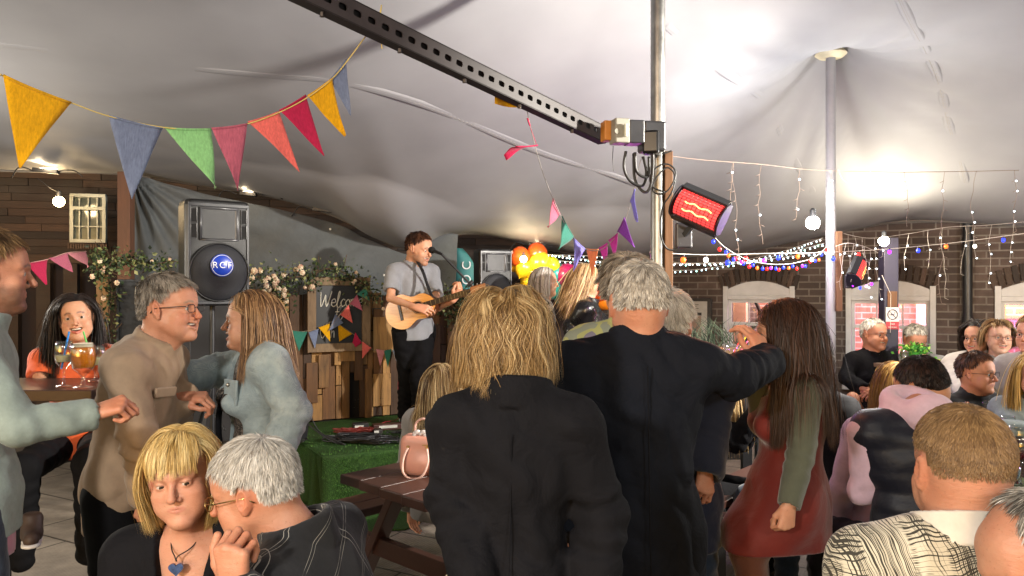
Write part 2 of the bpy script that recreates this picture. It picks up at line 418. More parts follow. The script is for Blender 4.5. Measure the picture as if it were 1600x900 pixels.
def head_sdf(F, c, R, s=1.0, smile=0, fem=False, fat=1.0, old=0, chin=1.0, eyes=True, squint=.0, nose=1.0, ears=True):
    c = np.array(c, float)
    L = lambda x, y, z: c+R@(np.array([x, y, z])*s)
    q = lambda *a: tuple(x*s for x in a)
    F.ell(L(0, -.014, .036), q(.077, .097, .086), R, k=.0)
    F.ell(L(0, -.030, -.012), q(.070, .072, .070), R, k=.03*s)
    F.ell(L(0, .028, -.028), q(.062*fat, .060, .086), R, k=.02*s)
    F.cap(L(.050*fat, .005, -.052), L(.016, .066, -.099*chin), .020*s, .017*s, k=.028*s)
    F.cap(L(-.050*fat, .005, -.052), L(-.016, .066, -.099*chin), .020*s, .017*s, k=.028*s)
    F.ell(L(0, .076, -.102*chin), q(.017, .014, .013), R, k=.02*s)
    if fat > 1.05: F.ell(L(0, .035, -.115), q(.045, .04, .022), R, k=.03*s)
    for sx in (-1, 1):
        F.ell(L(.041*sx, .060, -.030), q(.022, .018, .017), R, k=.020*s)
        F.ell(L(.040*sx, .050, -.058), q(.024, .026, .030), R, k=.022*s)
        if smile: F.ell(L(.038*sx, .070, -.042), q(.016, .013, .013), R, k=.012*s)
        F.cap(L(.010*sx, .087, .018), L(.044*sx, .066, .016), .010*s, .008*s, k=.014*s)
    F.ell(L(0, .058, .042), q(.050, .028, .034), R, k=.03*s)
    # lips region
    F.ell(L(0, .073, -.066), q(.027, .014, .019), R, k=.014*s)
    # sockets
    for sx in (-1, 1):
        F.ell(L(.031*sx, .096, -.001), q(.017, .014, .011), R, k=.011*s, op='s')
    # nose
    nl = nose
    F.cap(L(0, .084, .010), L(0, .084+.025*nl, -.031), .0075*s, .0092*s, k=.011*s)
    F.ell(L(0, .083+.024*nl, -.034), q(.0105, .010, .0085), R, k=.007*s)
    for sx in (-1, 1):
        F.ell(L(.0125*sx, .090, -.039), q(.007, .009, .0065), R, k=.006*s)
        F.ell(L(.0068*sx, .097, -.0462), q(.0028, .0040, .0022), R, k=.002*s, op='s')
    # eye lids
    for sx in (-1, 1):
        F.ell(L(.031*sx, .0725, -.002), q(.0150, .0145, .0142), R, k=.004*s)
        if eyes: F.ell(L(.031*sx, .088, -.003), q(.0132, .012, .0056*(1-squint)), R, k=.0015*s, op='s')
        if old: F.cap(L(.022*sx, .083, -.017), L(.038*sx, .079, -.017), .0035*s, .0035*s, k=.006*s)
    # mouth
    if smile:
        w = .026+.004*smile
        F.ell(L(0, .088, -.061), q(w*.8, .020, .0035+.0050*smile), R, k=.003*s, op='s')
        F.ell(L(.020, .084, -.057), q(w*.32, .016, .003+.002*smile), R, k=.003*s, op='s')
        F.ell(L(-.020, .084, -.057), q(w*.32, .016, .003+.002*smile), R, k=.003*s, op='s')
        F.cap(L(-.021, .0865, -.050), L(0, .0945, -.0525), .0034*s, .0040*s, k=.006*s); F.cap(L(.021, .0865, -.050), L(0, .0945, -.0525), .0034*s, .0040*s, k=.006*s)
        F.cap(L(-.020, .085, -.067-.003*smile), L(0, .0915, -.0745-.003*smile), .0035*s, .0048*s, k=.006*s); F.cap(L(.020, .085, -.067-.003*smile), L(0, .0915, -.0745-.003*smile), .0035*s, .0048*s, k=.006*s)
    else:
        F.cap(L(-.022, .080, -.0640), L(0, .0868, -.0605), .0018*s, .0032*s, k=.006*s); F.cap(L(.022, .080, -.0640), L(0, .0868, -.0605), .0018*s, .0032*s, k=.006*s)
        F.cap(L(-.020, .080, -.0665), L(0, .0858, -.0695), .0020*s, .0038*s, k=.006*s); F.cap(L(.020, .080, -.0665), L(0, .0858, -.0695), .0020*s, .0038*s, k=.006*s)
        F.ell(L(0, .0930, -.0648), q(.024, .0060, .0013), R, k=.002*s, op='s')
    if old:
        for sx in (-1, 1):
            F.cap(L(.018*sx, .094, -.040), L(.034*sx, .078, -.066), .0022*s, .0022*s, k=.004*s, op='s')
            F.ell(L(.038*sx, .050, -.080), q(.015, .018, .016), R, k=.02*s)
    # ears
    if ears:
        for sx in (-1, 1):
            E = R@frame(0, 12, 0)@frame(-22*sx, 0, 0)
            F.ell(L(.080*sx, -.008, -.004), q(.0090, .0190, .033), E, k=.006*s)
            F.ell(L(.0880*sx, -.002, .000), q(.0055, .0115, .0205), E, k=.003*s, op='s')
            F.ell(L(.078*sx, -.002, -.010), q(.006, .006, .007), R, k=.004*s)
            F.ell(L(.080*sx, .000, -.033), q(.0045, .007, .007), E, k=.006*s)
            F.cap(L(.0835*sx, -.014, .010), L(.0835*sx, -.012, -.018), .0022*s, .0022*s, k=.003*s)
def head_cols(V, c, R, s, base, lip, brow, beard=None, flush=.5, smile=0, browz=.0, nobrow=False):
    q = (V-np.array(c))@R/s
    n = len(V); C = np.tile(np.array(base[:3], float), (n, 1))
    def blend(w, col):
        nonlocal C
        C = C*(1-w[:, None])+np.array(col[:3])[None]*w[:, None]
    g = lambda cx, cy, cz, rx, ry, rz: np.exp(-(((q[:, 0]-cx)/rx)**2+((q[:, 1]-cy)/ry)**2+((q[:, 2]-cz)/rz)**2))
    red = (base[0]*.95, base[1]*.55, base[2]*.45)
    for sx in (-1, 1): blend(flush*.8*g(.042*sx, .07, -.035, .022, .03, .018), red)
    blend(flush*.8*g(0, .11, -.035, .016, .02, .014), red)
    for sx in (-1, 1): blend(flush*.7*g(.082*sx, -.01, -.008, .012, .03, .035), red)
    if beard is not None:
        mask = (q[:, 1] > .0) & (q[:, 2] < -.035+.0)
        w = np.clip((-.030-q[:, 2])/.02, 0, 1)*np.clip((q[:, 1]+.01)/.02, 0, 1)*beard[1]
        blend(w*(1-.9*g(0, .095, -.064, .022, .02, .009)), beard[0])
    lw = np.clip(1.3-((q[:, 0]/.0225)**2+((q[:, 2]+.0648+.004*smile)/(.0082+.0060*smile))**2), 0, 1)*(q[:, 1] > .080)
    blend(np.clip(lw*2.2, 0, 1)*.85, lip)
    if not nobrow:
        for sx in (-1, 1):
            ax = q[:, 0]*sx; zc = .0205+browz+.004*np.sin(np.clip((ax-.012)/.038, 0, 1)*PI)-(.003*(ax > .035))
            w = np.exp(-((q[:, 2]-zc)/.0042)**2)*np.clip((ax-.010)/.006, 0, 1)*np.clip((.050-ax)/.008, 0, 1)*(q[:, 1] > .05)
            blend(np.clip(w*1.15, 0, 1), brow)
    for sx in (-1, 1):   # lash line, eye socket darkness is left to the light
        w = np.exp(-(((q[:, 0]-.031*sx)/.014)**2)**2)*np.exp(-((q[:, 2]-.0022)/.0016)**2)*(q[:, 1] > .07)
        blend(w*.8, (.05, .03, .025))
    ins = (smile > 0)*((np.abs(q[:, 0]) < .024) & (q[:, 1] < .0835) & (q[:, 1] > .05) & (np.abs(q[:, 2]+.061) < .010))
    blend(ins*1.0, (.10, .02, .02))
    return np.concatenate([C, np.ones((n, 1))], 1)
def eye_parts(c, R, s, gaze=(0, 0), smile=0):
    """eyeballs and teeth as extra mesh pieces: verts, quads, material index"""
    mb = MB(); c = np.array(c, float)
    for sx in (-1, 1):
        ec = c+R@(np.array([.031*sx, .0735, -.003])*s)
        ER = R@frame(gaze[0], gaze[1], 0)@np.array([[1, 0, 0], [0, 0, -1], [0, 1, 0]], float).T
        b0 = len(mb.f); mb.cur = 0; mb.ball(ec, .0125*s, ER, 16, 18)
        for i in range(len(mb.f)-b0):   # last rings face forward
            if i//16 >= 15: mb.m[b0+i] = 1
    if smile:
        mb.cur = 2
        mb.ball(c+R@(np.array([0, .074, -.0590])*s), (.022*s, .0115*s, .0056*s), R, 14, 8)
        mb.cur = 3
    return mb
# ------------------------------------------------------------------ hands
def hand_sdf(F, wrist, d, nrm, s=1.0, curl=(.35, .4, .45, .5), thumb=.5, side=1, spread=.08, bend=1.0):
    """d: wrist->knuckles; nrm: back of the hand; side=+1 thumb toward cross(d,nrm)"""
    w = np.array(wrist, float); d = np.array(d, float); d /= np.linalg.norm(d)
    n = np.array(nrm, float); n -= d*n.dot(d); n /= np.linalg.norm(n); x = np.cross(d, n)*side   # x points to the thumb side
    kn = []
    for i in range(4):
        kx = (.027-.0185*i); kl = (.088, .092, .087, .078)[i]
        kn.append(w+(d*kl+x*kx+n*(.002-.0015*abs(i-1)))*s)
    F.cap(w-d*.01*s, w+d*.04*s, .021*s, .024*s, k=.01*s, flat=(n, 1.5))
    for i in range(4): F.cap(w+(d*.018+x*(.014-.0095*i))*s, kn[i], .0145*s, .0112*s, k=.012*s)
    L = [(.042, .026, .021), (.047, .029, .022), (.043, .027, .021), (.034, .020, .018)]
    for i in range(4):
        p = kn[i]; a = 0; dd = d; sp = (1.5-i)*spread
        base = d*math.cos(sp)+x*math.sin(sp)
        r = (.0088, .0090, .0086, .0076)[i]*s
        for j in range(3):
            a += curl[i]*(1.0, 1.25, .8)[j]*bend
            dirv = base*math.cos(a)-n*math.sin(a)
            p2 = p+dirv*L[i][j]*s
            F.cap(p, p2, r*(1-.07*j), r*(1-.07*(j+1)), k=.0035*s); p = p2
    t0 = w+(d*.022+x*.020-n*.006)*s
    t1 = t0+(d*.034+x*(.030-.018*thumb)-n*(.006+.014*thumb))*s
    t2 = t1+(d*.030+x*(.010-.022*thumb)-n*(.004+.012*thumb))*s
    t3 = t2+(d*.024-x*(.004+.018*thumb)-n*(.004+.008*thumb))*s
    F.cap(t0, t1, .0145*s, .0112*s, k=.012*s); F.cap(t1, t2, .0108*s, .0098*s, k=.004*s); F.cap(t2, t3, .0098*s, .0082*s, k=.003*s)
# ------------------------------------------------------------------ hair
HAIRM = {}; NECK = {}
def hair_mat(key, dark, mid, light, rough=.55):
    if key in HAIRM: return HAIRM[key]
    t = NT('hair_'+key); at = t.n('Attribute', attribute_name='tint')
    t.set(col=t.ramp(at.outputs['Fac'], [(0., hexc(dark)), (.45, hexc(mid)), (1., hexc(light))]), rough=rough, spec=.35)
    t.put(t.b.inputs['Anisotropic'], .5)
    HAIRM[key] = t.m; return t.m
def ell_push(Pn, c, R, r, infl):
    q = (Pn-c)@R; rr = r[None, :]+infl[:, None]; u = q/rr; L = np.sqrt((u*u).sum(1)); ins = L < 1
    if ins.any():
        qq = q[ins]/np.maximum(L[ins], 1e-4)[:, None]; Pn[ins] = c+qq@R.T
    return Pn
def cap_push(Pn, a, b, r, infl):
    ab = b-a; t = np.clip(((Pn-a)@ab)/(ab@ab), 0, 1); cl = a+t[:, None]*ab; w = Pn-cl; L = np.sqrt((w*w).sum(1)); rr = r+infl; ins = L < rr
    if ins.any(): Pn[ins] = cl[ins]+w[ins]/np.maximum(L[ins], 1e-4)[:, None]*rr[ins][:, None]
    return Pn
def strands(name, parent, mat, c, R, s=1.0, n=3000, length=.05, lvar=.3, width=.0018, steps=7, style='short', part=0.0, lift=.012, grav=.4,
            clump=.4, nclump=200, wave=0., wfreq=2., hairline=None, coll=(), stand=.5, seed=1, fringe=None, tintbase=.5, tvar=.35, streak=.25, bald=None, out=0., cap=True, backlen=None, curlin=0., wind=None, endz=None, back=0., clear=None, fuzz=.03):
    g = np.random.default_rng(seed); c = np.array(c, float)
    sk_c = np.array([0, -.014, .036])*s; sk_r = np.array([.0785, .099, .0885])*s*1.025
    d = g.normal(size=(n*5, 3)); d /= np.linalg.norm(d, axis=1)[:, None]
    hl = hairline or ([-1, -.45, -.1, .15, .35, .6, .8, 1], [-.68, -.64, -.34, -.05, .28, .60, .70, .8])
    ok = d[:, 2] > np.interp(d[:, 1], *hl)+np.abs(g.normal(size=len(d)))*fuzz
    if bald is not None:
        bd = np.array(bald[:3]); bd = bd/np.linalg.norm(bd); ok &= ~((d@bd > bald[3]) & (g.random(len(d)) < bald[4]))
    if style != 'long': ok &= ~((np.abs(d[:, 0]) > .55) & (d[:, 1] > -.28) & (d[:, 1] < .12) & (d[:, 2] < .08))
    d = d[ok][:n]; n = len(d)
    if width > .003: sk_r = sk_r+.006
    root = sk_c+d*sk_r*1.0
    oc = np.array([0, -.030, -.012])*s; orr = np.array([.077, .081, .078])*s
    nk = NECK.get(parent.name) if parent is not None else None
    def under(Pq, ex):   # keep hair outside the modelled head and neck surface
        if nk is None: return ell_push(Pq, c+R@oc, R, orr, ex)
        for it in range(2):
            g3 = (Pq-nk.lo)/nk.h; i0 = np.floor(g3).astype(int); okk = ((i0 >= 1) & (i0 < nk.n-2)).all(1)
            if not okk.any(): break
            i = i0[okk]; fr_ = g3[okk]-i; V = nk.V
            def smp(o): 
                j = i+o; val = 0
                for a_ in (0, 1):
                    for b_ in (0, 1):
                        for c_ in (0, 1): val = val+V[j[:, 0]+a_, j[:, 1]+b_, j[:, 2]+c_]*(fr_[:, 0] if a_ else 1-fr_[:, 0])*(fr_[:, 1] if b_ else 1-fr_[:, 1])*(fr_[:, 2] if c_ else 1-fr_[:, 2])
                return val
            d0 = smp(np.array([0, 0, 0])); G3 = np.stack([smp(np.array(o))-d0 for o in ((1, 0, 0), (0, 1, 0), (0, 0, 1))], 1); ln = np.linalg.norm(G3, axis=1)+1e-6
            mv = np.clip(ex[okk]-d0, 0, .03)*(d0 < 5)*(ln < nk.h*4); Pq[okk] += G3/ln[:, None]*mv[:, None]
        return Pq
    root = (under(c+root@R.T, np.full(n, .001))-c)@R
    nb = d/sk_r; nb /= np.linalg.norm(nb, axis=1)[:, None]
    if style == 'short':
        wh = np.array([0, -.45, .9]); wh /= np.linalg.norm(wh)
        t = d-wh; t = t-nb*(t*nb).sum(1)[:, None]; t /= np.linalg.norm(t, axis=1)[:, None]+1e-6
        t[:, 0] += part*np.clip(d[:, 2], 0, 1)
    elif style == 'up':
        t = np.tile(np.array([part, .9, .1]), (n, 1)); t = t-nb*(t*nb).sum(1)[:, None]
        dn = np.clip(.55-d[:, 2], 0, 1)[:, None]; t = t*(1-dn)+np.array([0, -.25, -1.])*dn
    else:   # long: away from the parting
        sg = np.sign(d[:, 0]-part); t = np.stack([sg*1.0, -.35+0*sg, -.25+0*sg], 1)
        t[:, 1] -= (.4+back)*np.clip(d[:, 1]+.3*(back > 0), 0, 1)
        bk = np.clip(-d[:, 1]*1.4, 0, 1)[:, None]; t = t*(1-bk)+bk*np.stack([d[:, 0]*.5, -.3+0*sg, -1+0*sg], 1)
        t = t-nb*(t*nb).sum(1)[:, None]
    t /= np.linalg.norm(t, axis=1)[:, None]+1e-6
    Ls = np.full(n, length)*(1+lvar*g.uniform(-1, 1, n))
    if style != 'long': Ls *= np.interp(d[:, 2], [-.8, -.2, .35, .8], [.22, .40, .75, 1.])
    elif endz is not None:
        rz = c[2]+(root@R.T)[:, 2]; Ls = np.maximum(.05, (rz-endz)*1.06+.035*np.clip(d[:, 2], 0, 1))*(1+lvar*g.uniform(-1, .6, n)); length = float(Ls.mean())
    fr = np.zeros(n, bool)
    if backlen is not None: Ls *= np.where(d[:, 1] < .2, backlen, 1.)
    if fringe is not None:
        fr = (d[:, 1] > fringe[0]) & (np.abs(d[:, 0]) < fringe[1])
        Ls[fr] = fringe[2]*(1+.12*g.uniform(-1, 1, fr.sum()))
        tf = np.array([0, 1., .0])[None]+np.stack([d[fr][:, 0]*.4, 0*d[fr][:, 0], 0*d[fr][:, 0]], 1)
        tf = tf-nb[fr]*(tf*nb[fr]).sum(1)[:, None]; tf /= np.linalg.norm(tf, axis=1)[:, None]; t[fr] = tf
    v = nb*stand+t; v /= np.linalg.norm(v, axis=1)[:, None]
    Pw = c+(root@R.T); vw = v@R.T
    nw = nb@R.T
    lf = lift*s*g.random(n)**.8
    if style == 'short' or style == 'up': lf = lift*s*(.3+.7*g.random(n))
    down = np.array([0, 0, -1.0])
    # clump guides
    gi = g.integers(0, n, nclump); G = d[gi]
    near = np.argmax(d@G.T, axis=1)
    ph = g.random(nclump)*6.28; ct = g.normal(size=nclump)*streak
    path = [Pw.copy()]; ds = Ls/steps; Pn = Pw.copy()
    cc = c+R@sk_c; cface = c+R@(np.array([0, .02, -.03])*s)
    jit = g.normal(size=(n, 3))*.10
    side = np.cross(vw, nw); side /= np.linalg.norm(side, axis=1)[:, None]+1e-6
    stp = (length/steps)/.016
    for k in range(steps):
        tt = (k+1)/steps
        gv = grav*(.35+tt) if not fringe else np.where(fr, grav*1.6, grav*(.35+tt))[:, None]
        acc = down*gv+jit*.5
        if wave: acc = acc+side*(wave*np.cos(wfreq*2*PI*tt+ph[near]))[:, None]
        if curlin and tt > .55:
            rad = Pn-cc; rad[:, 2] = 0; rad /= np.linalg.norm(rad, axis=1)[:, None]+1e-6; acc = acc-rad*curlin
        if wind is not None: acc = acc+np.array(wind)*tt
        vw = vw+acc*(stp if style == 'long' else 1.0); vw /= np.linalg.norm(vw, axis=1)[:, None]
        Pn = Pn+vw*ds[:, None]
        Pn = ell_push(Pn, cc, R, sk_r*1.01, lf*(.35+.65*min(1, tt*2)) if style == 'long' else lf*tt)
        Pn = under(Pn, lf*(.5 if style == 'long' else tt)+.001)
        if style == 'long':
            Pn = ell_push(Pn, cface, R, np.array([.066, .066, .080])*s, lf*.6+out)
            if clear is not None:
                ql = (Pn-c)@R; lim = (clear+.010*np.sin(ph[near]))*s; bad = (ql[:, 1] > lim) & (ql[:, 2] < .045*s) & (ql[:, 2] > -.20*s) & ~fr
                ql[bad, 1] = lim[bad]; Pn[bad] = c+ql[bad]@R.T
        for cl in coll:
            if cl[0] == 'e': Pn = ell_push(Pn, np.array(cl[1], float), cl[2], np.array(cl[3], float), lf*.7)
            else: Pn = cap_push(Pn, np.array(cl[1], float), np.array(cl[2], float), cl[3], lf*.7)
        path.append(Pn.copy())
    Pt = np.stack(path, 1)                       # n, steps+1, 3
    gp = Pt[gi]                                   # guides
    tt = np.linspace(0, 1, steps+1)
    off = Pt-gp[near]; wt = (clump*tt**.8)[None, :, None]
    far = (np.linalg.norm(off[:, -1], axis=1) < .12)[:, None, None]
    Pt = np.where(far, gp[near]+off*(1-wt), Pt)
    T = np.gradient(Pt, axis=1); T /= np.linalg.norm(T, axis=2)[..., None]+1e-9
    rad = Pt-cc; W2 = np.cross(T, rad); W2 /= np.linalg.norm(W2, axis=2)[..., None]+1e-9
    rad2 = np.cross(T, W2); ang = g.normal(size=n)*.5
    W2 = W2*np.cos(ang)[:, None, None]+rad2*np.sin(ang)[:, None, None]
    ww = width*s*(.6+.8*g.random(n))[:, None]*np.interp(tt, [0, .2, .75, 1], [.8, 1, .8, .15])[None]
    A = Pt-W2*ww[..., None]/2; B = Pt+W2*ww[..., None]/2
    K = steps+1; Vv = np.stack([A, B], 2).reshape(-1, 3)
    base = (np.arange(n)*K*2)[:, None]+np.arange(steps)[None]*2
    Q = np.stack([base, base+1, base+3, base+2], -1).reshape(-1, 4)
    tint = np.clip(tintbase+ct[near]+g.normal(size=n)*tvar*.6, 0, 1)
    tv = np.repeat(tint, K*2)
    if cap:     # scalp cap in hair colour under the strands
        mb = MB(); mb.ball((0, 0, 0), 1, None, 32, 24); cv = np.array(mb.v); cf = [f for f in mb.f]
        keep = []
        for f in cf:
            m = cv[list(f)].mean(0)
            if m[2] > np.interp(m[1], *hl)-.02+fuzz*1.5-.045 and not (style != 'long' and abs(m[0]) > .55 and -.28 < m[1] < .12 and m[2] < .08) and not (bald is not None and m@bd > bald[3]): keep.append(f)
        cw = c+((sk_c+cv*(sk_r+.0015*s))@R.T); cw = under(cw, np.full(len(cw), .0012)); nb0 = len(Vv)
        if keep:
            Vv = np.concatenate([Vv, cw]); Q = np.concatenate([Q, np.array(keep)+nb0]); tv = np.concatenate([tv, np.full(len(cw), max(0, tintbase-.25))])
    return fast_mesh(name, Vv, Q, mat, parent, True, {'tint': tv})
# ================================================================== people
SKINS = dict(fair=(.52, .27, .165), tan=(.42, .20, .11), ruddy=(.50, .225, .135), pale=(.56, .33, .225), pink=(.53, .255, .165))
LIPS = dict(m=(.34, .12, .09), f=(.42, .10, .085))
def unit(v): v = np.array(v, float); return v/(np.linalg.norm(v)+1e-9)
class Pers: pass
def joints(hc, hR, byaw, lean=(0, 0, 1), ww=1.0, nb=None, hs=1.0, sit=None, tl=.50, floor=0.0, stride=.0, legs=None, necko=(0, -.035, -.150)):
    J = Pers(); J.u = unit(lean); fy = frame(byaw)[:, 1]; J.f = unit(fy-J.u*fy.dot(J.u)); J.s = np.cross(J.f, J.u)
    J.R = np.array([J.s, J.f, J.u]).T
    J.N = np.array(nb, float) if nb is not None else np.array(hc)+hR@(np.array([0, -.01, -.05])*hs)+J.R@(np.array([0, -.03, -.105])*hs)
    J.ww = ww; J.tl = tl
    J.sh = {1: J.N+J.s*.175*ww-J.u*.065, -1: J.N-J.s*.175*ww-J.u*.065}
    J.pel = J.N-J.u*tl
    J.hip = {k: J.pel+J.s*.09*k*ww-J.u*.03 for k in (1, -1)}
    J.kn = {}; J.an = {}
    fw = np.array([J.f[0], J.f[1], 0]); fw /= np.linalg.norm(fw)+1e-9
    J.fw = fw
    for k in (1, -1):
        h = J.hip[k]
        if legs is not None and k in legs: J.kn[k], J.an[k] = [np.array(q, float) for q in legs[k]]
        elif sit:
            J.kn[k] = h+fw*.42+J.s*.05*k+np.array([0, 0, -.03]); J.an[k] = np.array([J.kn[k][0], J.kn[k][1], max(floor+.09, J.kn[k][2]-.42)])+fw*.02
        else:
            zl = h[2]-floor-.09
            J.kn[k] = h+np.array([0, 0, -zl*.5])+fw*(.03+stride*k*.5)+J.s*.01*k; J.an[k] = h*np.array([1, 1, 0])+np.array([0, 0, floor+.09])+fw*(stride*k)+J.s*.02*k
    return J
def torso(F, J, e=0., bust=0., belly=0., k=.05, waist=1.0, sh=True):
    N, R, u, f, s, w = J.N, J.R, J.u, J.f, J.s, J.ww; t = J.tl/.5
    F.ell(N-u*.17*t+f*.005, (.158*w+e, .105+e, .185*t), R, k=0)
    F.ell(N-u*.36*t+f*belly*.4, (.132*w*waist+e, .095+e+belly, .16*t), R, k=k)
    F.ell(J.pel+f*belly*.2, (.155*w+e, .112+e, .13), R, k=k)
    if sh:
        F.cap(J.sh[1]-s*.02, J.sh[-1]+s*.02, .054+e, .054+e, k=k)
        for q in (1, -1): F.cap(N+u*.0+s*.03*q, J.sh[q]+u*.012, .036+e, .036+e, k=k*.8)
    if bust:
        for q in (1, -1): F.ell(N-u*.215*t+f*.085+s*.075*q, (.062+e*.5, .055+bust, .062), R, k=.03)
def arm(F, J, q, el, wr, r=(.052, .043, .032), e=0., k=.03, fold=0., flare=0):
    f1 = (fold*.8, 3.1, 1.0, .30) if fold else None; f2 = (fold*.9, 3.4, .0, .45) if fold else None
    F.cap(J.sh[q], el, r[0]+e, r[1]+e, k=k, fold=f1); F.cap(el, wr, r[1]+e, r[2]+e+flare, k=k*.6, fold=f2)
def legs(F, J, e=0., r=(.082, .058, .042), k=.03, fold=0., which=(1, -1), cut=1.0):
    for q in which:
        a, b, c = J.hip[q], J.kn[q], J.an[q]
        F.cap(a, b, r[0]+e, r[1]+e, k=k, fold=(fold, 4, .9, .4) if fold else None)
        F.cap(b, b+(c-b)*cut, r[1]+e, r[2]+e, k=k, fold=(fold, 6, .6, .8) if fold else None)
def bounds(pts, m): p = np.array([np.array(x, float) for x in pts]); return p.min(0)-m, p.max(0)+m
def soft(name, mat, parent, pts, h, fn, m=.2, wr=0., wf=1.0, seed=0, aniso=(1, 1, 1), cuts=(), solid=False, post=None):
    """a garment or other soft thing: fn(F) adds its shapes; cuts = (point, outward normal)"""
    lo, hi = bounds(pts, m); F = Field(lo, hi, h); fn(F)
    if wr: F.wrinkle(wr, wf, seed, aniso)
    for cp in cuts: F.plane(cp[0], cp[1])
    if post: post(F)
    V, Q = F.mesh()
    return fast_mesh(name, V, Q, mat, parent)
def person(label, hc, hd=(0, 0, 0), hs=1.0, byaw=0, lean=(0, 0, 1), skin='fair', sex='m', arms=None, hands=None, D=3., J=None, group=None,
           smile=0, old=0, fat=1.0, beard=None, brow=(.12, .08, .05), gaze=(0, 0), squint=0., nose=1.0, ears=True, lowneck=0, face=True, lip=None, bare=(), cat='person', bust=0, chin=1.0, nobrow=False, flush=.5, **jk):
    hR = frame(*hd); hc = np.array(hc, float)
    if J is None: J = joints(hc, hR, byaw, lean, hs=hs, **jk)
    sk = SKINS[skin]; hh = .0026 if D < 2.1 else (.0032 if D < 3.2 else (.0045 if D < 5.2 else .0062))
    if not face: hh = max(hh, .004)
    # fine head + neck (+ chest for low necklines)
    pts = [hc-.15*hs, hc+.15*hs, J.N-J.u*.05-J.R@[.06, .06, 0], J.N+J.R@[.06, .06, 0]]
    if lowneck: pts += [J.N-J.u*lowneck-J.R@[.16, .0, 0], J.N+J.R@[.16, .14, 0]-J.u*lowneck]
    lo, hi = bounds(pts, .012); F = Field(lo, hi, hh)
    head_sdf(F, hc, hR, hs, smile, sex == 'f', fat, old, chin, face, squint, nose, ears)
    nr = (.050 if sex == 'f' else .060)*(.5+.5*fat)
    hb = hc+hR@(np.array([0, -.026, -.045])*hs)
    F.cap(hb, J.N-J.u*.01, nr*hs, nr*hs*1.06, k=.022)
    F.cap(hc+hR@(np.array([0, .035, -.090])*hs), J.N+J.f*.045-J.u*.03, .022*hs, .03, k=.035)
    F.cap(J.N-J.s*.10-J.u*.045, J.N+J.s*.10-J.u*.045, .045, .045, k=.05)
    if old:
        for q in (1, -1): F.cap(hc+hR@(np.array([.012*q, .055, -.10])*hs), J.N+J.f*.06+J.s*.012*q-J.u*.02, .006, .006, k=.012)
    if lowneck:
        F.ell(J.N-J.u*.17+J.f*.0, (.155*J.ww, .100, .17), J.R, k=.05)
        for q in (1, -1):
            F.cap(J.N+J.f*.055-J.u*.045+J.s*.015*q, J.sh[q]+J.f*.03, .0085, .007, k=.02)
            if bust: F.ell(J.N-J.u*.225+J.f*.075+J.s*.065*q, (.065, .055+bust, .07), J.R, k=.03)
    nkt = F
    V, Q = F.mesh(); nkt.V = nkt.V.copy()
    C = head_cols(V, hc, hR, hs, sk, lip or LIPS[sex], brow, beard, flush=flush, smile=smile, nobrow=nobrow or not face)
    Vs = [V]; Qs = [Q]; Cs = [C]; Ms = [np.zeros(len(Q), int)]
    def addm(V, Q, C=None, mi=0):
        off = sum(len(v) for v in Vs); Vs.append(V); Qs.append(Q+off); Ms.append(np.full(len(Q), mi) if np.isscalar(mi) else mi)
        Cs.append(C if C is not None else np.tile(np.array(list(sk)+[1.]), (len(V), 1)))
    # body underneath
    A = arms or {}
    for q in (1, -1):
        if q not in A:
            el = J.sh[q]+J.s*.05*q-J.u*.28+J.f*(-.01); A[q] = (el, el+np.array([0, 0, -.25])+J.f*.05+J.s*.01*q)
    A = {q: (np.array(a[0], float), np.array(a[1], float)) for q, a in A.items()}
    allp = [J.N, J.sh[1], J.sh[-1], J.pel]+[p for a in A.values() for p in a]+[J.kn[1], J.kn[-1], J.an[1], J.an[-1]]
    lo, hi = bounds(allp, .13); bh = .02 if not bare else .011
    F = Field(lo, hi, bh)
    torso(F, J, -.014)
    for q in (1, -1): arm(F, J, q, A[q][0], A[q][1], (.044, .036, .027), 0)
    legs(F, J, -.012)
    V, Q = F.mesh(); addm(V, Q)
    # hands
    H = hands or {}
    pass
    for q in (1, -1):
        hp = H.get(q, {})
        if hp is None: continue
        el, wr = A[q]; d = np.array(hp.get('d', wr-el), float)
        nrm = np.array(hp.get('n', J.s*q+J.f*.2), float)
        hh2 = max(hh, .0026) if D < 3.5 else .0055
        if D > 5: hh2 = .007
        sc = hp.get('s', hs*(1.0 if sex == 'm' else .9))
        c = wr+unit(d)*.08; F = Field(c-.135, c+.135, hh2)
        F.cap(wr-unit(wr-el)*.09, wr, .030*sc, .024*sc, k=.01, flat=(nrm, 1.2))
        hand_sdf(F, wr, d, nrm, sc, hp.get('curl', (.3, .38, .42, .45)), hp.get('thumb', .5), hp.get('side', -q), hp.get('spread', .06))
        V, Q = F.mesh(); cr = np.tile(np.array(list(sk)+[1.]), (len(V), 1)); cr[:, 1] *= .9; cr[:, 2] *= .86
        addm(V, Q, cr)
    mats = [skin_mat(skin, sk), EYE_W, EYE_I, TEETH, MOUTH]
    if face:
        mb = eye_parts(hc, hR, hs, gaze, smile); addm(np.array(mb.v), np.array(mb.f), None, np.array(mb.m)+1)
    V = np.concatenate(Vs); base = np.array([J.pel[0], J.pel[1], min(J.an[1][2], J.an[-1][2])-.09])
    o = fast_mesh('person', V-base, np.concatenate(Qs), mats, None, True, {'Col': np.concatenate(Cs)}, np.concatenate(Ms))
    o.location = tuple(base); tag(o, label, cat, group)
    NECK[o.name] = nkt
    J.o = o; J.A = A; J.hc = hc; J.hR = hR; J.hs = hs; J.D = D
    return J
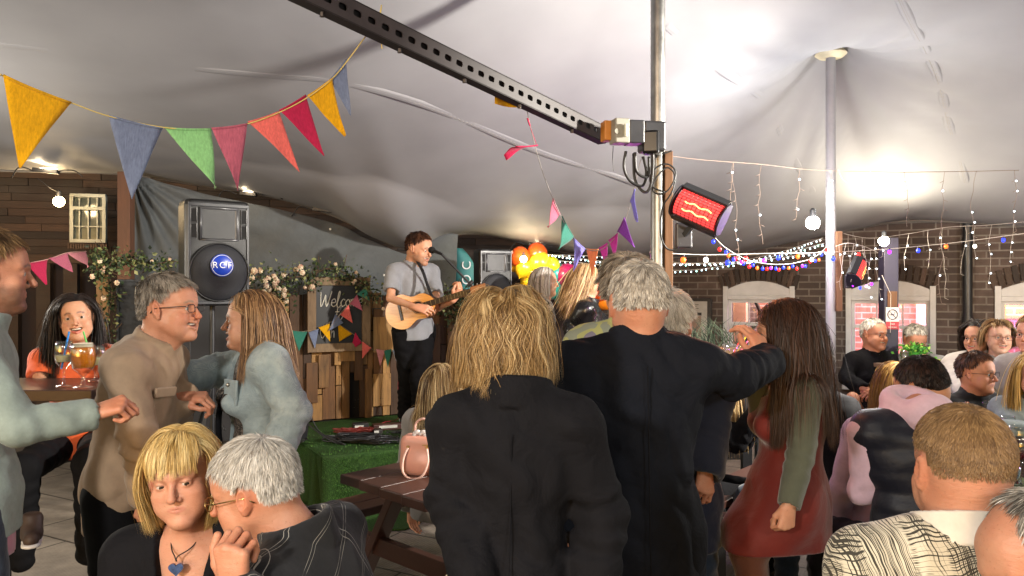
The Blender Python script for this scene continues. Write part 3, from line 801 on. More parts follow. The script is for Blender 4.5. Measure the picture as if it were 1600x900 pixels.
def top(J, mat, name='jacket', e=.012, hem=.16, h=None, fold=.004, wr=.003, cuts=(), bust=0., belly=0., sleeves=(1, -1), collar=None, slen=1.0, flare=.0, waist=1.0, hemr=None,
        neck=.075, neckfwd=.0, mats=None, seed=1, wf=1.0, fn=None, post=None, cuff=.012, aniso=(1, 1, .7)):
    h = h or (.0075 if J.D < 2.4 else (.010 if J.D < 3.6 else .014))
    hemp = J.pel-J.u*hem
    pts = [J.N+J.u*.06, J.sh[1], J.sh[-1], hemp]+[p for q in sleeves for p in J.A[q]]
    def build(F):
        torso(F, J, e, bust, belly, waist=waist)
        if hem > .02: F.cap(J.pel+J.f*belly*.2, hemp, .150*J.ww+e, hemr or (.158*J.ww+e), k=.04, flat=(J.f, 1.30))
        for q in sleeves:
            el, w = J.A[q]; wq = el+(w-el)*slen
            if slen <= .01: F.cap(J.sh[q], J.sh[q]+(el-J.sh[q])*.75, .058+e, .054+e, k=.03)
            else: arm(F, J, q, el, wq, (.050, .043, .032), e, fold=fold, flare=cuff)
        if fn: fn(F)
    def pst(F):
        hR = np.array([J.s, J.f, J.u]).T
        if neck: F.ell(J.N+J.u*.05+J.f*neckfwd, (neck, neck*1.0+neckfwd, .085), hR, k=.006, op='s')
        for q in sleeves:
            el, w = J.A[q]; wq = el+(w-el)*slen; d = unit(w-el)
            if slen <= .01: d = unit(el-J.sh[q]); F.ell(J.sh[q]+(el-J.sh[q])*.62+d*.08, (.088, .088, .08), frame_from(d), k=.004, op='s'); continue
            F.ell(wq+d*(.055+cuff), (.05, .05, .06), frame_from(d), k=.004, op='s')
        if collar:
            c, r, rz, tilt = J.N+J.u*collar.get('z', .010)+J.f*collar.get('y', .012), collar.get('r', .066), collar.get('h', .014)+.014, collar.get('tilt', .35)
            F.torus(c, unit(J.u-J.f*tilt*0+J.f*tilt), r, collar.get('t', .009), k=.006, sx=1.0, fwd=J.f, rz=rz)
        if post: post(F)
    cts = [(hemp, -J.u)]+list(cuts)
    return soft(name, mat, J.o, pts, h, build, .19, wr, wf, seed, aniso, cts, post=pst)
def frame_from(d):
    d = unit(d); a = np.array([0, 0, 1.]) if abs(d[2]) < .9 else np.array([1., 0, 0]); x = unit(np.cross(a, d)); return np.array([x, np.cross(d, x), d]).T
def trousers(J, mat, name='trousers', e=.014, h=None, fold=.005, wr=.002, cut=1.0, top_=.0, seed=3):
    h = h or (.012 if J.D < 4 else .016)
    pts = [J.pel+J.u*.05, J.hip[1], J.hip[-1], J.kn[1], J.kn[-1], J.an[1], J.an[-1]]
    def b(F):
        F.ell(J.pel, (.150*J.ww+e*.7, .110+e*.7, .12), J.R, k=0); legs(F, J, e, fold=fold, cut=cut)
    return soft(name, mat, J.o, pts, h, b, .16, wr, 1.0, seed, cuts=[(J.pel+J.u*(.10+top_), J.u)])
def shoes(J, mat, which=(1, -1), soles=None, h=.008, name='shoe', fdir=None):
    for q in which:
        a = J.an[q]; f = unit(fdir if fdir is not None else J.fw)
        pts = [a, a+f*.2, a-np.array([0, 0, .09])]
        def b(F):
            z = np.array([0, 0, 1.])
            F.cap(a-z*.055-f*.04, a-z*.062+f*.13, .034, .030, k=0, flat=(np.cross(f, z), 1.05)); F.cap(a-z*.0, a-z*.05+f*.03, .042, .038, k=.03)
        o = soft(name, mat, J.o, pts, h, b, .07, 0, cuts=[(a-np.array([0, 0, .088]), (0, 0, -1)), (a+np.array([0, 0, .03]), (0, 0, 1))])
        if soles:
            s2 = soft('sole', soles, o, pts, h, lambda F: F.cap(a-np.array([0, 0, .083])-f*.045, a-np.array([0, 0, .083])+f*.135, .040, .036, k=0, flat=((0, 0, 1), 3.2)), .07, 0)
def glasses(J, mat, r=(.024, .017), lensmat=None, round_=False, name='glasses', dz=-.002):
    c, R, s = J.hc, J.hR, J.hs; mb = MB(); n = 20
    L = lambda x, y, z: c+R@(np.array([x, y, z+dz])*s)
    for q in (1, -1):
        ring = []
        for i in range(n):
            a = 2*PI*i/n; ca, sa = math.cos(a), math.sin(a); pw = 1.0 if round_ else .55
            ring.append(L(q*(.033+r[0]*abs(ca)**pw*np.sign(ca)), .1005-.10*abs(.033+r[0]*ca*1.0-.02)*.3, r[1]*abs(sa)**pw*np.sign(sa)))
        mb.tube(ring, .0014*s, 6, closed=True)
        mb.tube([L(q*.057, .094, .008), L(q*.079, .07, .008), L(q*.082, .02, .006), L(q*.083, -.012, .004), L(q*.080, -.03, -.012)], .0016*s, 6)
    mb.tube([L(-.0095, .101, .003), L(0, .1045, .006), L(.0095, .101, .003)], .0014*s, 6)
    return mb.build(name, mat, J.o, smooth=True)
# ================================================================== SETTING
def tps(pts):
    X = np.array([p[:2] for p in pts], float); z = np.array([p[2] for p in pts], float); n = len(X)
    r = np.linalg.norm(X[:, None]-X[None], axis=2); K = np.where(r > 0, r*r*np.log(r+1e-12), 0)+np.eye(n)*.02
    Pm = np.hstack([np.ones((n, 1)), X]); A = np.zeros((n+3, n+3)); A[:n, :n] = K; A[:n, n:] = Pm; A[n:, :n] = Pm.T
    w = np.linalg.solve(A, np.concatenate([z, np.zeros(3)]))
    def f(x, y):
        q = np.stack([np.asarray(x, float), np.asarray(y, float)], -1); r = np.linalg.norm(q[..., None, :]-X, axis=-1)
        return np.where(r > 0, r*r*np.log(r+1e-12), 0)@w[:n]+w[n]+q@w[n+1:]
    return f
EDGE = [(-420, 268, 6.2), (-150, 262, 6.6), (0, 266, 7.0), (190, 271, 7.2), (300, 287, 7.3), (420, 306, 7.5), (520, 336, 7.6), (590, 372, 7.7), (640, 386, 7.7), (700, 368, 8.1),
        (760, 366, 8.6), (850, 388, 8.9), (950, 402, 9.1), (1050, 402, 9.1), (1160, 392, 8.8), (1280, 368, 8.4), (1400, 346, 8.0), (1500, 346, 7.7), (1600, 352, 7.4), (1750, 352, 7.0), (2000, 352, 6.4)]
EW = [P(*e) for e in EDGE]
PEAK1 = np.array([P(1298, 80, 6.0)[0], 6.0]); PEAK2 = np.array([P(1028, 0, 4.0)[0], 4.0])
def cone(x, y, c, A, w): r = np.sqrt((x-c[0])**2+(y-c[1])**2+.0025); return A*np.exp(-r/w)
tz0 = tps([tuple(e) for e in EW[1:-1]]+[(-5, 0, 2.75), (-2.5, 0, 3.25), (0, -2, 3.3), (2.5, 0, 3.2), (5, 0, 2.8), (-5, 3, 2.75), (-2.6, 3, 3.1), (-3.6, 5, 2.9), (-1.2, 5, 2.85), (0, 3, 3.25),
        (0, 6, 2.75), (-1, 7, 2.32), (1.2, 5, 3.15), (2.2, 4.8, 3.25), (3.2, 4.6, 3.2), (3.0, 5.5, 3.15), (1.7, 5.6, 3.12), (4.2, 3, 2.95), (2.4, 7.3, 2.5), (1, 7.5, 2.45), (3.9, 6.6, 2.6), (4.6, 5, 2.85), (2.5, 6, 3.05), (.8, 4, 3.25)])
def tent_z(x, y):
    x = np.asarray(x, float); y = np.asarray(y, float)
    return tz0(x, y)+cone(x, y, PEAK1, .62, .38)+cone(x, y, PEAK2, .9, .7)
zp = tent_z(*PEAK1)
TENT = None
def build_tent():
    global TENT
    nu, nv = 260, 170
    ex = bez(EW, 14); L = np.concatenate([[0], np.cumsum([np.linalg.norm(ex[i+1]-ex[i]) for i in range(len(ex)-1)])]); ex = np.array(ex)
    u = np.linspace(0, L[-1], nu); E = np.stack([np.interp(u, L, ex[:, i]) for i in range(3)], 1)
    Fx = np.linspace(-6.5, 6.5, nu); v = np.linspace(0, 1, nv)**1.0
    X = E[:, None, 0]*(1-v)+Fx[:, None]*v; Y = E[:, None, 1]*(1-v)+(-3.2)*v; Z = tent_z(X, Y)
    fade = np.clip(v*8, 0, 1)[None]; Z = Z*fade+(E[:, 2:3])*(1-fade)
    # slack folds near the hem and tension wrinkles running to the poles
    a = np.arctan2(Y-PEAK1[1], X-PEAK1[0]); r = np.hypot(X-PEAK1[0], Y-PEAK1[1])
    Z += .012*np.sin(a*17+1.5*np.sin(a*5))*np.exp(-((r-.75)/.55)**2)
    Z += .02*np.sin(u[:, None]*7+2*np.sin(u[:, None]*2.3))*np.exp(-v*9)[None]*np.clip(v*30, 0, 1)[None]
    Z += .010*np.sin(X*3.1+2*np.sin(Y*1.3))*np.sin(Y*2.3+1.1*X)
    V = np.stack([X, Y, Z], -1).reshape(-1, 3)
    i, j = np.meshgrid(np.arange(nu-1), np.arange(nv-1), indexing='ij'); b = (i*nv+j).ravel()
    Q = np.stack([b, b+nv, b+nv+1, b+1], 1)
    t = NT('tent_fabric'); nz = t.noise(1.3, 4, .5)
    t.set(col=t.ramp(nz, [(.3, hexc('87878a')), (.7, hexc('949497'))]), rough=.62, spec=.3)
    wv = t.noise(2.2, 2, .5, dist=.6); b1 = t.bump(wv, .12, .03); t.bump(t.noise(700, 2), .12, .001, prev=b1)
    root = thing('canopy_tent', 'huge off-white stretched canopy roof held up by the steel poles', 'tent', (0, 3, 2.8))
    o = fast_mesh('canopy_sheet', V, Q, t.m, root); md = o.modifiers.new('s', 'SOLIDIFY'); md.thickness = .004; md.offset = 1
    # hem cord
    mb = MB(); mb.tube([e+np.array([0, 0, -.004]) for e in ex], .012, 6); mb.build('hem_cord', paint('hem', '6d6a66', .8), root, smooth=True)
    TENT = (root, t.m)
    # black outer cover so nothing shines through the fabric from above
    return root
def tent_hit(px, py):
    d = P(px, py, 1)-np.array([0, 0, CAMH])
    Ds = np.linspace(1.0, 9.5, 500); p = np.array([0, 0, CAMH])+Ds[:, None]*d; dz = p[:, 2]-tent_z(p[:, 0], p[:, 1])
    k = np.argmax(dz > 0); return p[k] if dz[k] > 0 else p[-1]
def tent_seams():
    root, m = TENT
    sm = paint('seam', '8e897f', .8, var=.05)
    for pts, rip in (([(-60, 62), (120, 82), (300, 105), (430, 118), (520, 126), (620, 150), (720, 185), (800, 220), (880, 250), (1000, 290)], (.45, 1.)),
                     ([(1405, -5), (1432, 50), (1455, 95), (1470, 135), (1482, 190), (1505, 270), (1520, 330)], (.3, .6)),
                     ([(1042, 38), (1085, 75), (1130, 112), (1190, 150), (1225, 215), (1265, 290), (1290, 335)], (.45, .62)),
                     ([(-40, 236), (100, 246), (220, 255), (330, 270), (420, 292), (520, 315), (600, 345), (660, 372)], (.78, .95))):
        w = np.array(bez([tent_hit(*p) for p in pts], 14)); w[:, 2] = tent_z(w[:, 0], w[:, 1])
        L = np.concatenate([[0], np.cumsum(np.linalg.norm(np.diff(w, axis=0), axis=1))])
        n = int(L[-1]/.012); s = np.linspace(0, L[-1], n); c = np.stack([np.interp(s, L, w[:, i]) for i in range(3)], 1)
        d = np.gradient(c, axis=0); d /= np.linalg.norm(d, axis=1)[:, None]; sd = np.cross(d, (0, 0, 1)); sd /= np.linalg.norm(sd, axis=1)[:, None]
        ks = np.linspace(-1, 1, 9); tt = s/L[-1]
        amp = .0032*np.clip((tt-rip[0])/.06, 0, 1)*np.clip((rip[1]-tt)/.06, 0, 1)
        pt = c[:, None]+sd[:, None]*(ks*.034)[None, :, None]
        z = tent_z(pt[..., 0], pt[..., 1])
        bell = np.exp(-(ks/.5)**2)[None]; off = -.0052*(np.abs(ks) < .95)+(-amp[:, None]*(1+np.sin(s[:, None]*2*PI/.042))*.5)*bell-.0015*np.exp(-(ks/.12)**2)[None]
        edge = (np.abs(ks) >= .95)*.004
        pt[..., 2] = z+off+edge
        V = pt.reshape(-1, 3); k = len(ks); i, j = np.meshgrid(np.arange(n-1), np.arange(k-1), indexing='ij'); b = (i*k+j).ravel()
        fast_mesh('seam', V, np.stack([b, b+1, b+k+1, b+k], 1), m, root)
        mb = MB()
        for o2 in ((-.006, .006) if rip[0] < .4 else (0,)):
            mb.tube(list(c[::6]+sd[::6]*o2+np.array([0, 0, -.005])-np.array([0, 0, 1])*amp[::6, None]*.6), .0016, 5)
        mb.build('seam_stitching', sm, root, smooth=True)
build_tent(); tent_seams()
# ------------------------------------------------------------------ ground
def ground():
    t = NT('paving'); br = t.n('TexBrick', {'Vector': t.co(rot=(0, 0, .5)), 'Scale': 1.0, 'Mortar Size': .008, 'Brick Width': .9, 'Row Height': .6, 'Color1': (1, 1, 1, 1), 'Color2': (.72, .72, .72, 1), 'Mortar': (.12, .12, .12, 1)})
    nz = t.noise(3, 6, .7); st = t.noise(.9, 4, .6)
    c = t.ramp(nz, [(.25, hexc('59524a')), (.55, hexc('857b6f')), (.8, hexc('a0968a'))])
    c = t.mix(t.ramp(st, [(.4, 0.), (.65, .55)]), c, hexc('5b544c')); c = t.mix(1., c, br.outputs['Color'], 'MULTIPLY')
    t.set(col=c, rough=t.math('MULTIPLY_ADD', nz, -.3, .75), spec=.4)
    rb = t.n('TexWave', {'Vector': t.co(rot=(0, 0, .5)), 'Scale': 14., 'Distortion': .3}, bands_direction='X')
    b1 = t.bump(rb, .35, .004); b2 = t.bump(nz, .5, .02, prev=b1); t.bump(br.outputs['Fac'], -.6, .01, prev=b2)
    mb = MB(); mb.grid([[(x, y, 0) for y in np.linspace(-30, 60, 10)] for x in np.linspace(-45, 45, 10)])
    o = mb.build('ground', t.m); tag(o, kind='structure')
ground()
# ------------------------------------------------------------------ walls
def brick_mat(name, c1, c2, mortar, scale=1.0, paintd=None, dark=1.0):
    t = NT(name); co = t.n('TexCoord'); sx = t.n('SeparateXYZ', {'Vector': co.outputs['Object']}); cb = t.n('CombineXYZ', {'X': sx.outputs['X'], 'Y': sx.outputs['Z']})
    wob = t.noise(7, 3, .6, cb); wb = t.n('VectorMath', {0: cb, 1: wob.outputs['Color']}, operation='MULTIPLY_ADD'); t.put(wb.inputs[1], (.0, .0, 0)); 
    br = t.n('TexBrick', {'Vector': cb, 'Scale': scale, 'Mortar Size': .009, 'Mortar Smooth': .3, 'Bias': -.1, 'Brick Width': .225, 'Row Height': .078, 'Color1': hexc(c1), 'Color2': hexc(c2), 'Mortar': hexc(mortar)})
    nz = t.noise(9, 6, .7, cb); soot = t.noise(1.4, 4, .6, cb)
    c = t.mix(t.ramp(nz, [(.3, 0.), (.75, .6)]), br.outputs['Color'], tuple(x*.35 for x in hexc(c1)[:3])+(1,))
    c = t.mix(t.ramp(soot, [(.4, 0.), (.65, .35)]), c, (.02, .017, .015, 1))
    t.set(col=c, rough=.8, spec=.25); b1 = t.bump(br.outputs['Fac'], -.9, .012); t.bump(nz, .6, .008, prev=b1); return t.m
BRICK = brick_mat('old_brick', '62534c', '443a35', '7d756d')
BRICK_IN = brick_mat('inside_brick', 'c58f7c', 'a8705c', 'd8c8bc')
WANG = math.atan2(-.454, .891)
def wall_pt(t, z, off=0): return np.array([t*.891-off*.454, 10.24-t*.454-off*.891, z])
WIN = [(3.17, .79), (4.52, .86), (5.90, .86)]
ZB, ZS, ZR = .60, 1.60, .13     # sill, springing, rise
def arch(t, w, z, rise, n=12): return [(t-w/2+w*i/n, z+rise*math.sin(PI*i/n)**.8) for i in range(n+1)]
def thin_glass(t, tint=(1, 1, 1, 1), f0=.06, k=.8):
    lw = t.n('LayerWeight', {'Blend': .25}); gs = t.n('BsdfGlossy', {'Roughness': .03}); tr = t.n('BsdfTransparent', {'Color': tint}); mx = t.n('MixShader', {0: t.math('MULTIPLY_ADD', lw.outputs['Facing'], k, f0)})
    t.put(mx.inputs[1], tr.outputs[0]); t.put(mx.inputs[2], gs.outputs[0]); t.put(t.out.inputs['Surface'], mx.outputs[0]); return t.m
def right_wall():
    root = thing('brick_wall', 'old dark brick building front with three arched pub windows', 'brick wall', (0, 10.24, 0), rotz=WANG)
    mb = MB(); T0, T1, ZT, dp = -2.6, 8.2, 2.75, .12
    def pan(t0, t1, z0, z1): mb.box(((t0+t1)/2, dp/2, (z0+z1)/2), (t1-t0, dp, z1-z0))
    e = [T0]+[q for t, w in WIN for q in (t-w/2, t+w/2)]+[T1]
    for i in range(0, len(e), 2): pan(e[i], e[i+1], 0, ZT)
    for t, w in WIN:
        pan(t-w/2, t+w/2, 0, ZB); a = arch(t, w, ZS, ZR)
        for i in range(len(a)-1):
            (x0, z0), (x1, z1) = a[i], a[i+1]
            mb.hexa([(x0, 0, z0), (x1, 0, z1), (x1, dp, z1), (x0, dp, z0), (x0, 0, ZT), (x1, 0, ZT), (x1, dp, ZT), (x0, dp, ZT)])
    mb.build('wall', BRICK, root, local=True)
    # soldier arches
    t = tinted('arch_brick', [(0, '2c2522'), (.5, '47392f'), (1, '5d4a40')], .8, (14, 14, 14, 3), .4)
    for tc, w in WIN:
        mb = MB(); n = 15
        for i in range(n):
            x = tc-w/2-.02+(w+.04)*(i+.5)/n; zc = ZS+ZR*math.sin(PI*np.clip((x-tc+w/2)/w, 0.02, .98))**.8
            sl = (x-tc)/w*.55; mb.tint = rnd.random(); mb.box((x+sl*.08, -.012, zc+.10), (w/n*.86, .03, .17), frame(0, 0, 0)@np.array([[math.cos(sl), 0, math.sin(sl)], [0, 1, 0], [-math.sin(sl), 0, math.cos(sl)]]))
        mb.build('brick_arch', t, root, local=True, bevel=.003)
    WHT = paint('window_paint', 'b4b4b4', .45, var=.1, bump=.1, bscale=40)
    gl = NT('pane_glass'); thin_glass(gl)
    for tc, w in WIN:
        mb = MB(); fw = .055
        for sx in (-1, 1): mb.box((tc+sx*(w/2-fw/2), .02, (ZB+ZS)/2+.02), (fw, .10, ZS-ZB+.10))
        mb.box((tc, .022, ZS-.06), (w-2*fw, .09, .05))
        a = arch(tc, w-.004, ZS+.0, ZR)
        mb.prism([(x, -.02, z) for x, z in a]+[(tc+w/2-.002, -.02, ZS-.035), (tc-w/2+.002, -.02, ZS-.035)], (0, .05, 0))
        mb.box((tc, -.03, ZB-.02), (w+.06, .18, .045))
        fr = mb.build('window', WHT, root, local=True, bevel=.003)
        mb = MB(); zt = ZS-.085; zm = 1.235
        for (z0, z1, yy) in ((zm-.02, zt, .035), (ZB+.01, zm+.02, .062)):
            for sx in (-1, 1): mb.box((tc+sx*(w/2-fw-.018), yy, (z0+z1)/2), (.036, .025, z1-z0))
            for z in (z0+.018, z1-.018): mb.box((tc, yy, z), (w-2*fw-.072, .025, .036))
            ng = 3
            for k in (1, 2): mb.box((tc-(w/2-fw)+(w-2*fw)*k/3, yy, (z0+z1)/2), (.018, .02, z1-z0-.07))
        mb.build('sash', WHT, fr, local=True, bevel=.002)
        mb = MB(); mb.box((tc, .078, (ZB+zt)/2), (w-2*fw, .004, zt-ZB)); mb.build('pane', gl.m, fr, local=True)
    dp_ = MB(); dp_.tube([(5.23, -.07, 0), (5.23, -.07, 2.7)], .045, 14)
    for z in (.5, 1.3, 2.1): dp_.tube([(5.23, -.07, z), (5.23, -.07, z+.06)], .052, 14)
    dp_.build('drainpipe', paint('pipe', '1d1c1e', .4), root, smooth='auto', local=True)
    return root
RW = right_wall()
def pub_interior():
    root = thing('pub_room', 'brick-lined pub room glowing pink behind the arched windows', 'room', (0, 10.24, 0), rotz=WANG)
    mb = MB(); mb.box((4.5, 2.0, 1.3), (7.4, .1, 2.6)); mb.box((.85, 1.1, 1.3), (.1, 1.9, 2.6)); mb.box((8.15, 1.1, 1.3), (.1, 1.9, 2.6))
    mb.build('back_wall', BRICK_IN, root, local=True)
    mb = MB(); mb.box((4.5, 1.1, 2.64), (7.4, 1.9, .08)); mb.box((4.5, 1.05, .05), (7.2, 1.8, .08)); mb.build('ceiling', paint('room_cream', 'cbb8a2', .7), root, local=True)
    mb = MB(); mb.box((2.75, 1.2, 1.2), (.16, .16, 2.4)); mb.box((4.9, 1.7, 1.2), (.22, .16, 2.4)); mb.box((5.6, 1.0, 1.2), (.12, .12, 2.4)); mb.build('pillar', paint('pillar', 'c09a86', .6), root, local=True)
    mb = MB(); mb.tube(bez([(2.75+.12, .9, .5), (2.9, .8, 1.0), (3.05, .85, 1.3), (2.95, .9, 1.55)], 8), .022, 8); mb.build('branch', paint('branch', '2a1d16', .8), root, smooth=True, local=True)
    mb = MB()
    for x, z in ((3.35, 1.55), (4.28, 1.5), (5.9, 1.45), (6.1, 1.2)): mb.ball((x, .9, z), .035, n=12, m=8); mb.tube([(x, .9, z), (x, .9, 2.6)], .004, 5)
    mb.build('pendant_lamp', emit('room_bulb', (1, .75, .4, 1), 14), root, smooth=True, local=True)
    for tt, z, col, e in ((3.2, 1.9, (1, .80, .66), 46), (4.4, 1.9, (1, .52, .62), 85), (4.9, 1.2, (1, .40, .75), 30), (6.0, 1.8, (.6, .2, 1), 90)):
        lamp('room_light', 'POINT', wall_pt(tt, z, -1.0), e, col, .1)
pub_interior()
# ------------------------------------------------------------------ stage and decks
STG = [(-1.36, 5.50), (1.5, 6.96), (.75, 8.35), (-2.05, 6.72)]
def turf_mat():
    t = NT('artificial_turf'); nz = t.noise(260, 3, .7, t.co(scale=(1, 1, .35))); bl = t.noise(2.3, 4, .6)
    c = t.ramp(nz, [(.3, hexc('0c1f08')), (.52, hexc('22421a')), (.72, hexc('5c8238'))]); c = t.mix(t.ramp(bl, [(.4, 0.), (.62, .75)]), c, hexc('2a3d1c'))
    t.set(col=c, rough=.8, spec=.2); t.bump(nz, .9, .01); return t.m
TURF = turf_mat()
def stage():
    root = thing('stage', 'low stage covered in green artificial turf with turf skirts', 'stage', (-.3, 6.8, 0))
    top_ = MB(); h = .45
    top_.prism([(x, y, h-.05) for x, y in STG], (0, 0, .05)); top_.build('stage_top', TURF, root, bevel=.012)
    for (a, b) in ((0, 1), (3, 0)):
        A, B = np.array(STG[a]), np.array(STG[b]); n = 60; G = []
        dr = (B-A)/np.linalg.norm(B-A); nr = np.array([dr[1], -dr[0]])
        for i in range(n+1):
            t = i/n; p = A+(B-A)*t; w = .012*math.sin(t*31)+.01*math.sin(t*73+1)
            if b == 0: w -= .03*(t > .9)
            G.append([(p[0]+nr[0]*(.005+w*k+.10*max(0, k-.85)), p[1]+nr[1]*(.005+w*k+.10*max(0, k-.85)), h-.005-(h-.012)*k) for k in np.linspace(0, 1, 12)])
        m = MB(); m.grid(G); m.build('turf_skirt', TURF, root, smooth=True, solid=.012)
    m = MB(); ax, ay = STG[0]; m.bar((ax-.045, ay+.06, 0), (ax-.045, ay+.06, .43), .03, .03); m.build('stage_leg', BLACKPL, root)
    # loose blades along the skirt and top edge
    g = np.random.default_rng(5); V = []; 
    n = 26000; A = np.array(STG[0]); B = np.array(STG[1]); C = np.array(STG[3])
    t = g.random(n)*.55; z = g.random(n)*.47; dr = (B-A)/np.linalg.norm(B-A); nr = np.array([dr[1], -dr[0]])
    bx = A[None]+(B-A)[None]*t[:, None]+nr[None]*(.008+.012*np.sin(t*31)*(1-z/.45))[:, None]
    nz = np.zeros(n); ontop = z > .43
    inn = g.random(n)**2*.9; bx[ontop] -= nr[None]*inn[ontop][:, None]; zz = np.where(ontop, h, z)
    base = np.stack([bx[:, 0], bx[:, 1], zz], 1)
    d = np.where(ontop[:, None], np.array([0, 0, 1.])[None], np.array([nr[0], nr[1], -.5])[None])+g.normal(size=(n, 3))*.45; d /= np.linalg.norm(d, axis=1)[:, None]
    sd = np.cross(d, g.normal(size=(n, 3))); sd /= np.linalg.norm(sd, axis=1)[:, None]
    tip = base+d*(.012+.008*g.random(n))[:, None]
    Vv = np.stack([base-sd*.0016, base+sd*.0016, tip], 1).reshape(-1, 3); Q = np.arange(3*n).reshape(-1, 3)
    o = fast_mesh('turf_pile', Vv, Q, tinted('turf_blade', [(0, '0f2a0a'), (.5, '2b5a1e'), (1, '66963f')], .6), root, False, {'tint': np.repeat(g.random(n), 3)}); o['kind'] = 'stuff'
    # ground mat in front of the stage
    m = MB(); m.prism([(-1.40, 5.10, .004), (-.72, 5.22, .004), (-.3, 6.1, .004), (-1.25, 5.6, .004)], (0, 0, .012)); o = m.build('turf_mat', TURF); tag(o, 'strip of green turf lying on the paving before the stage', 'turf mat')
    m = MB(); m.box((1.2, 7.7, .1), (1.9, 1.0, .2), frame(27)); o = m.build('wooden_step', tinted('step_wood', [(0, '3a2a1c'), (1, '5c4630')], .7, (2, 20, 20, 3))); tag(o, 'low brown wooden platform step beside the turf stage', 'step')
stage()
PA = np.array([-3.25, 6.155]); PD = np.array([.891, .454])     # line of the plank wall
def pw(s, z, off=0): return np.array([PA[0]+PD[0]*s+PD[1]*off, PA[1]+PD[1]*s-PD[0]*off, z])
def px_on_plank(px, off=0):
    k = (px-800)/FPX; s = 0
    # solve (PA+PD s + n off).x = k*(..).y
    ax, ay = PA[0]+PD[1]*off, PA[1]-PD[0]*off
    s = (k*ay-ax)/(PD[0]-k*PD[1]); D = ay+PD[1]*s; return s, D
PANG = math.atan2(.454, .891)
def plank_wall():
    root = thing('pallet_wood_wall', 'backdrop wall of mismatched upright pallet boards behind the stage', 'wooden wall', pw(1.5, 0))
    wood = tinted('pallet_wood', [(0, '241b14'), (.2, '4b3423'), (.4, '7b5634'), (.6, '8d6a41'), (.8, 'b58a52'), (1, '8b8073')], .72, (14, 14, 1.2, 2.2), .45, stain=.6)
    Rz = frame(math.degrees(PANG))
    s0 = px_on_plank(296)[0]; s1 = px_on_plank(742)[0]
    g = random.Random(21)
    m = MB(); c = pw((s0+s1)/2, .9, -.07); m.box(c, (s1-s0, .02, 1.0), Rz); m.box(pw((s0+s1)/2, 1.33, -.09), (s1-s0, .03, .1), Rz); m.build('backing_board', paint('backing', '0c0908', .9), root)
    x = s0; m = MB()
    while x < s1:
        w = g.choice([.055, .075, .09, .10, .12]); z = .452; top_ = 1.62+g.uniform(-.05, .03)
        while z < top_-.05:
            L = g.uniform(.22, .75); z1 = min(top_, z+L); 
            if top_-z1 < .12: z1 = top_
            th = g.choice([.012, .02, .03]); m.tint = min(1, max(0, g.choice([.12, .3, .42, .5, .62, .66, .78, .97, .2])+g.uniform(-.06, .06)))
            if g.random() > .05: m.box(pw(x+w/2, (z+z1)/2, -.045+th/2+g.uniform(0, .018)), (w-.006, th, z1-z-.008), Rz@frame(0, 0, g.uniform(-.5, .5)))
            z = z1
        x += w
    # overlapping short boards in front
    for px, z0, z1, w, tn in ((505, .75, 1.05, .09, .55), (487, .62, .98, .10, .35), (527, .95, 1.25, .06, .8), (560, .8, 1.12, .08, .25), (598, 1.05, 1.38, .19, .82), (596, .55, .85, .17, .72), (540, .98, 1.1, .16, .78), (400, .9, 1.3, .08, .42), (430, .7, 1.15, .09, .3), (575, .45, .9, .06, .5),
                              (355, .75, 1.45, .10, .97), (335, .6, 1.5, .12, .42), (312, .6, 1.5, .07, .97), (680, .6, 1.3, .09, .2), (705, .5, 1.4, .09, .3)):
        s = px_on_plank(px)[0]; m.tint = tn; m.box(pw(s, (z0+z1)/2, .012), (w, .02, z1-z0), Rz)
    o = m.build('board', wood, root, bevel=.002)
    # nails
    m = MB()
    for k in range(160): m.ball(pw(g.uniform(s0, s1), g.uniform(.5, 1.55), .0215), .0035, n=6, m=4)
    m.build('nail_head', metal('nail', '3d3833'), root)
    # end post with lantern boards
    m = MB(); s = px_on_plank(160)[0]; m.tint = .62; m.box(pw(s, .95, .0), (.085, .07, 1.9), Rz); m.tint = .5; m.box(pw(s+.1, 1.86, .01), (.3, .03, .05), Rz)
    o = m.build('timber_post', wood, bevel=.003); tag(o, 'upright pale timber post wrapped in flowers beside the blackboard', 'post')
    return root
plank_wall()
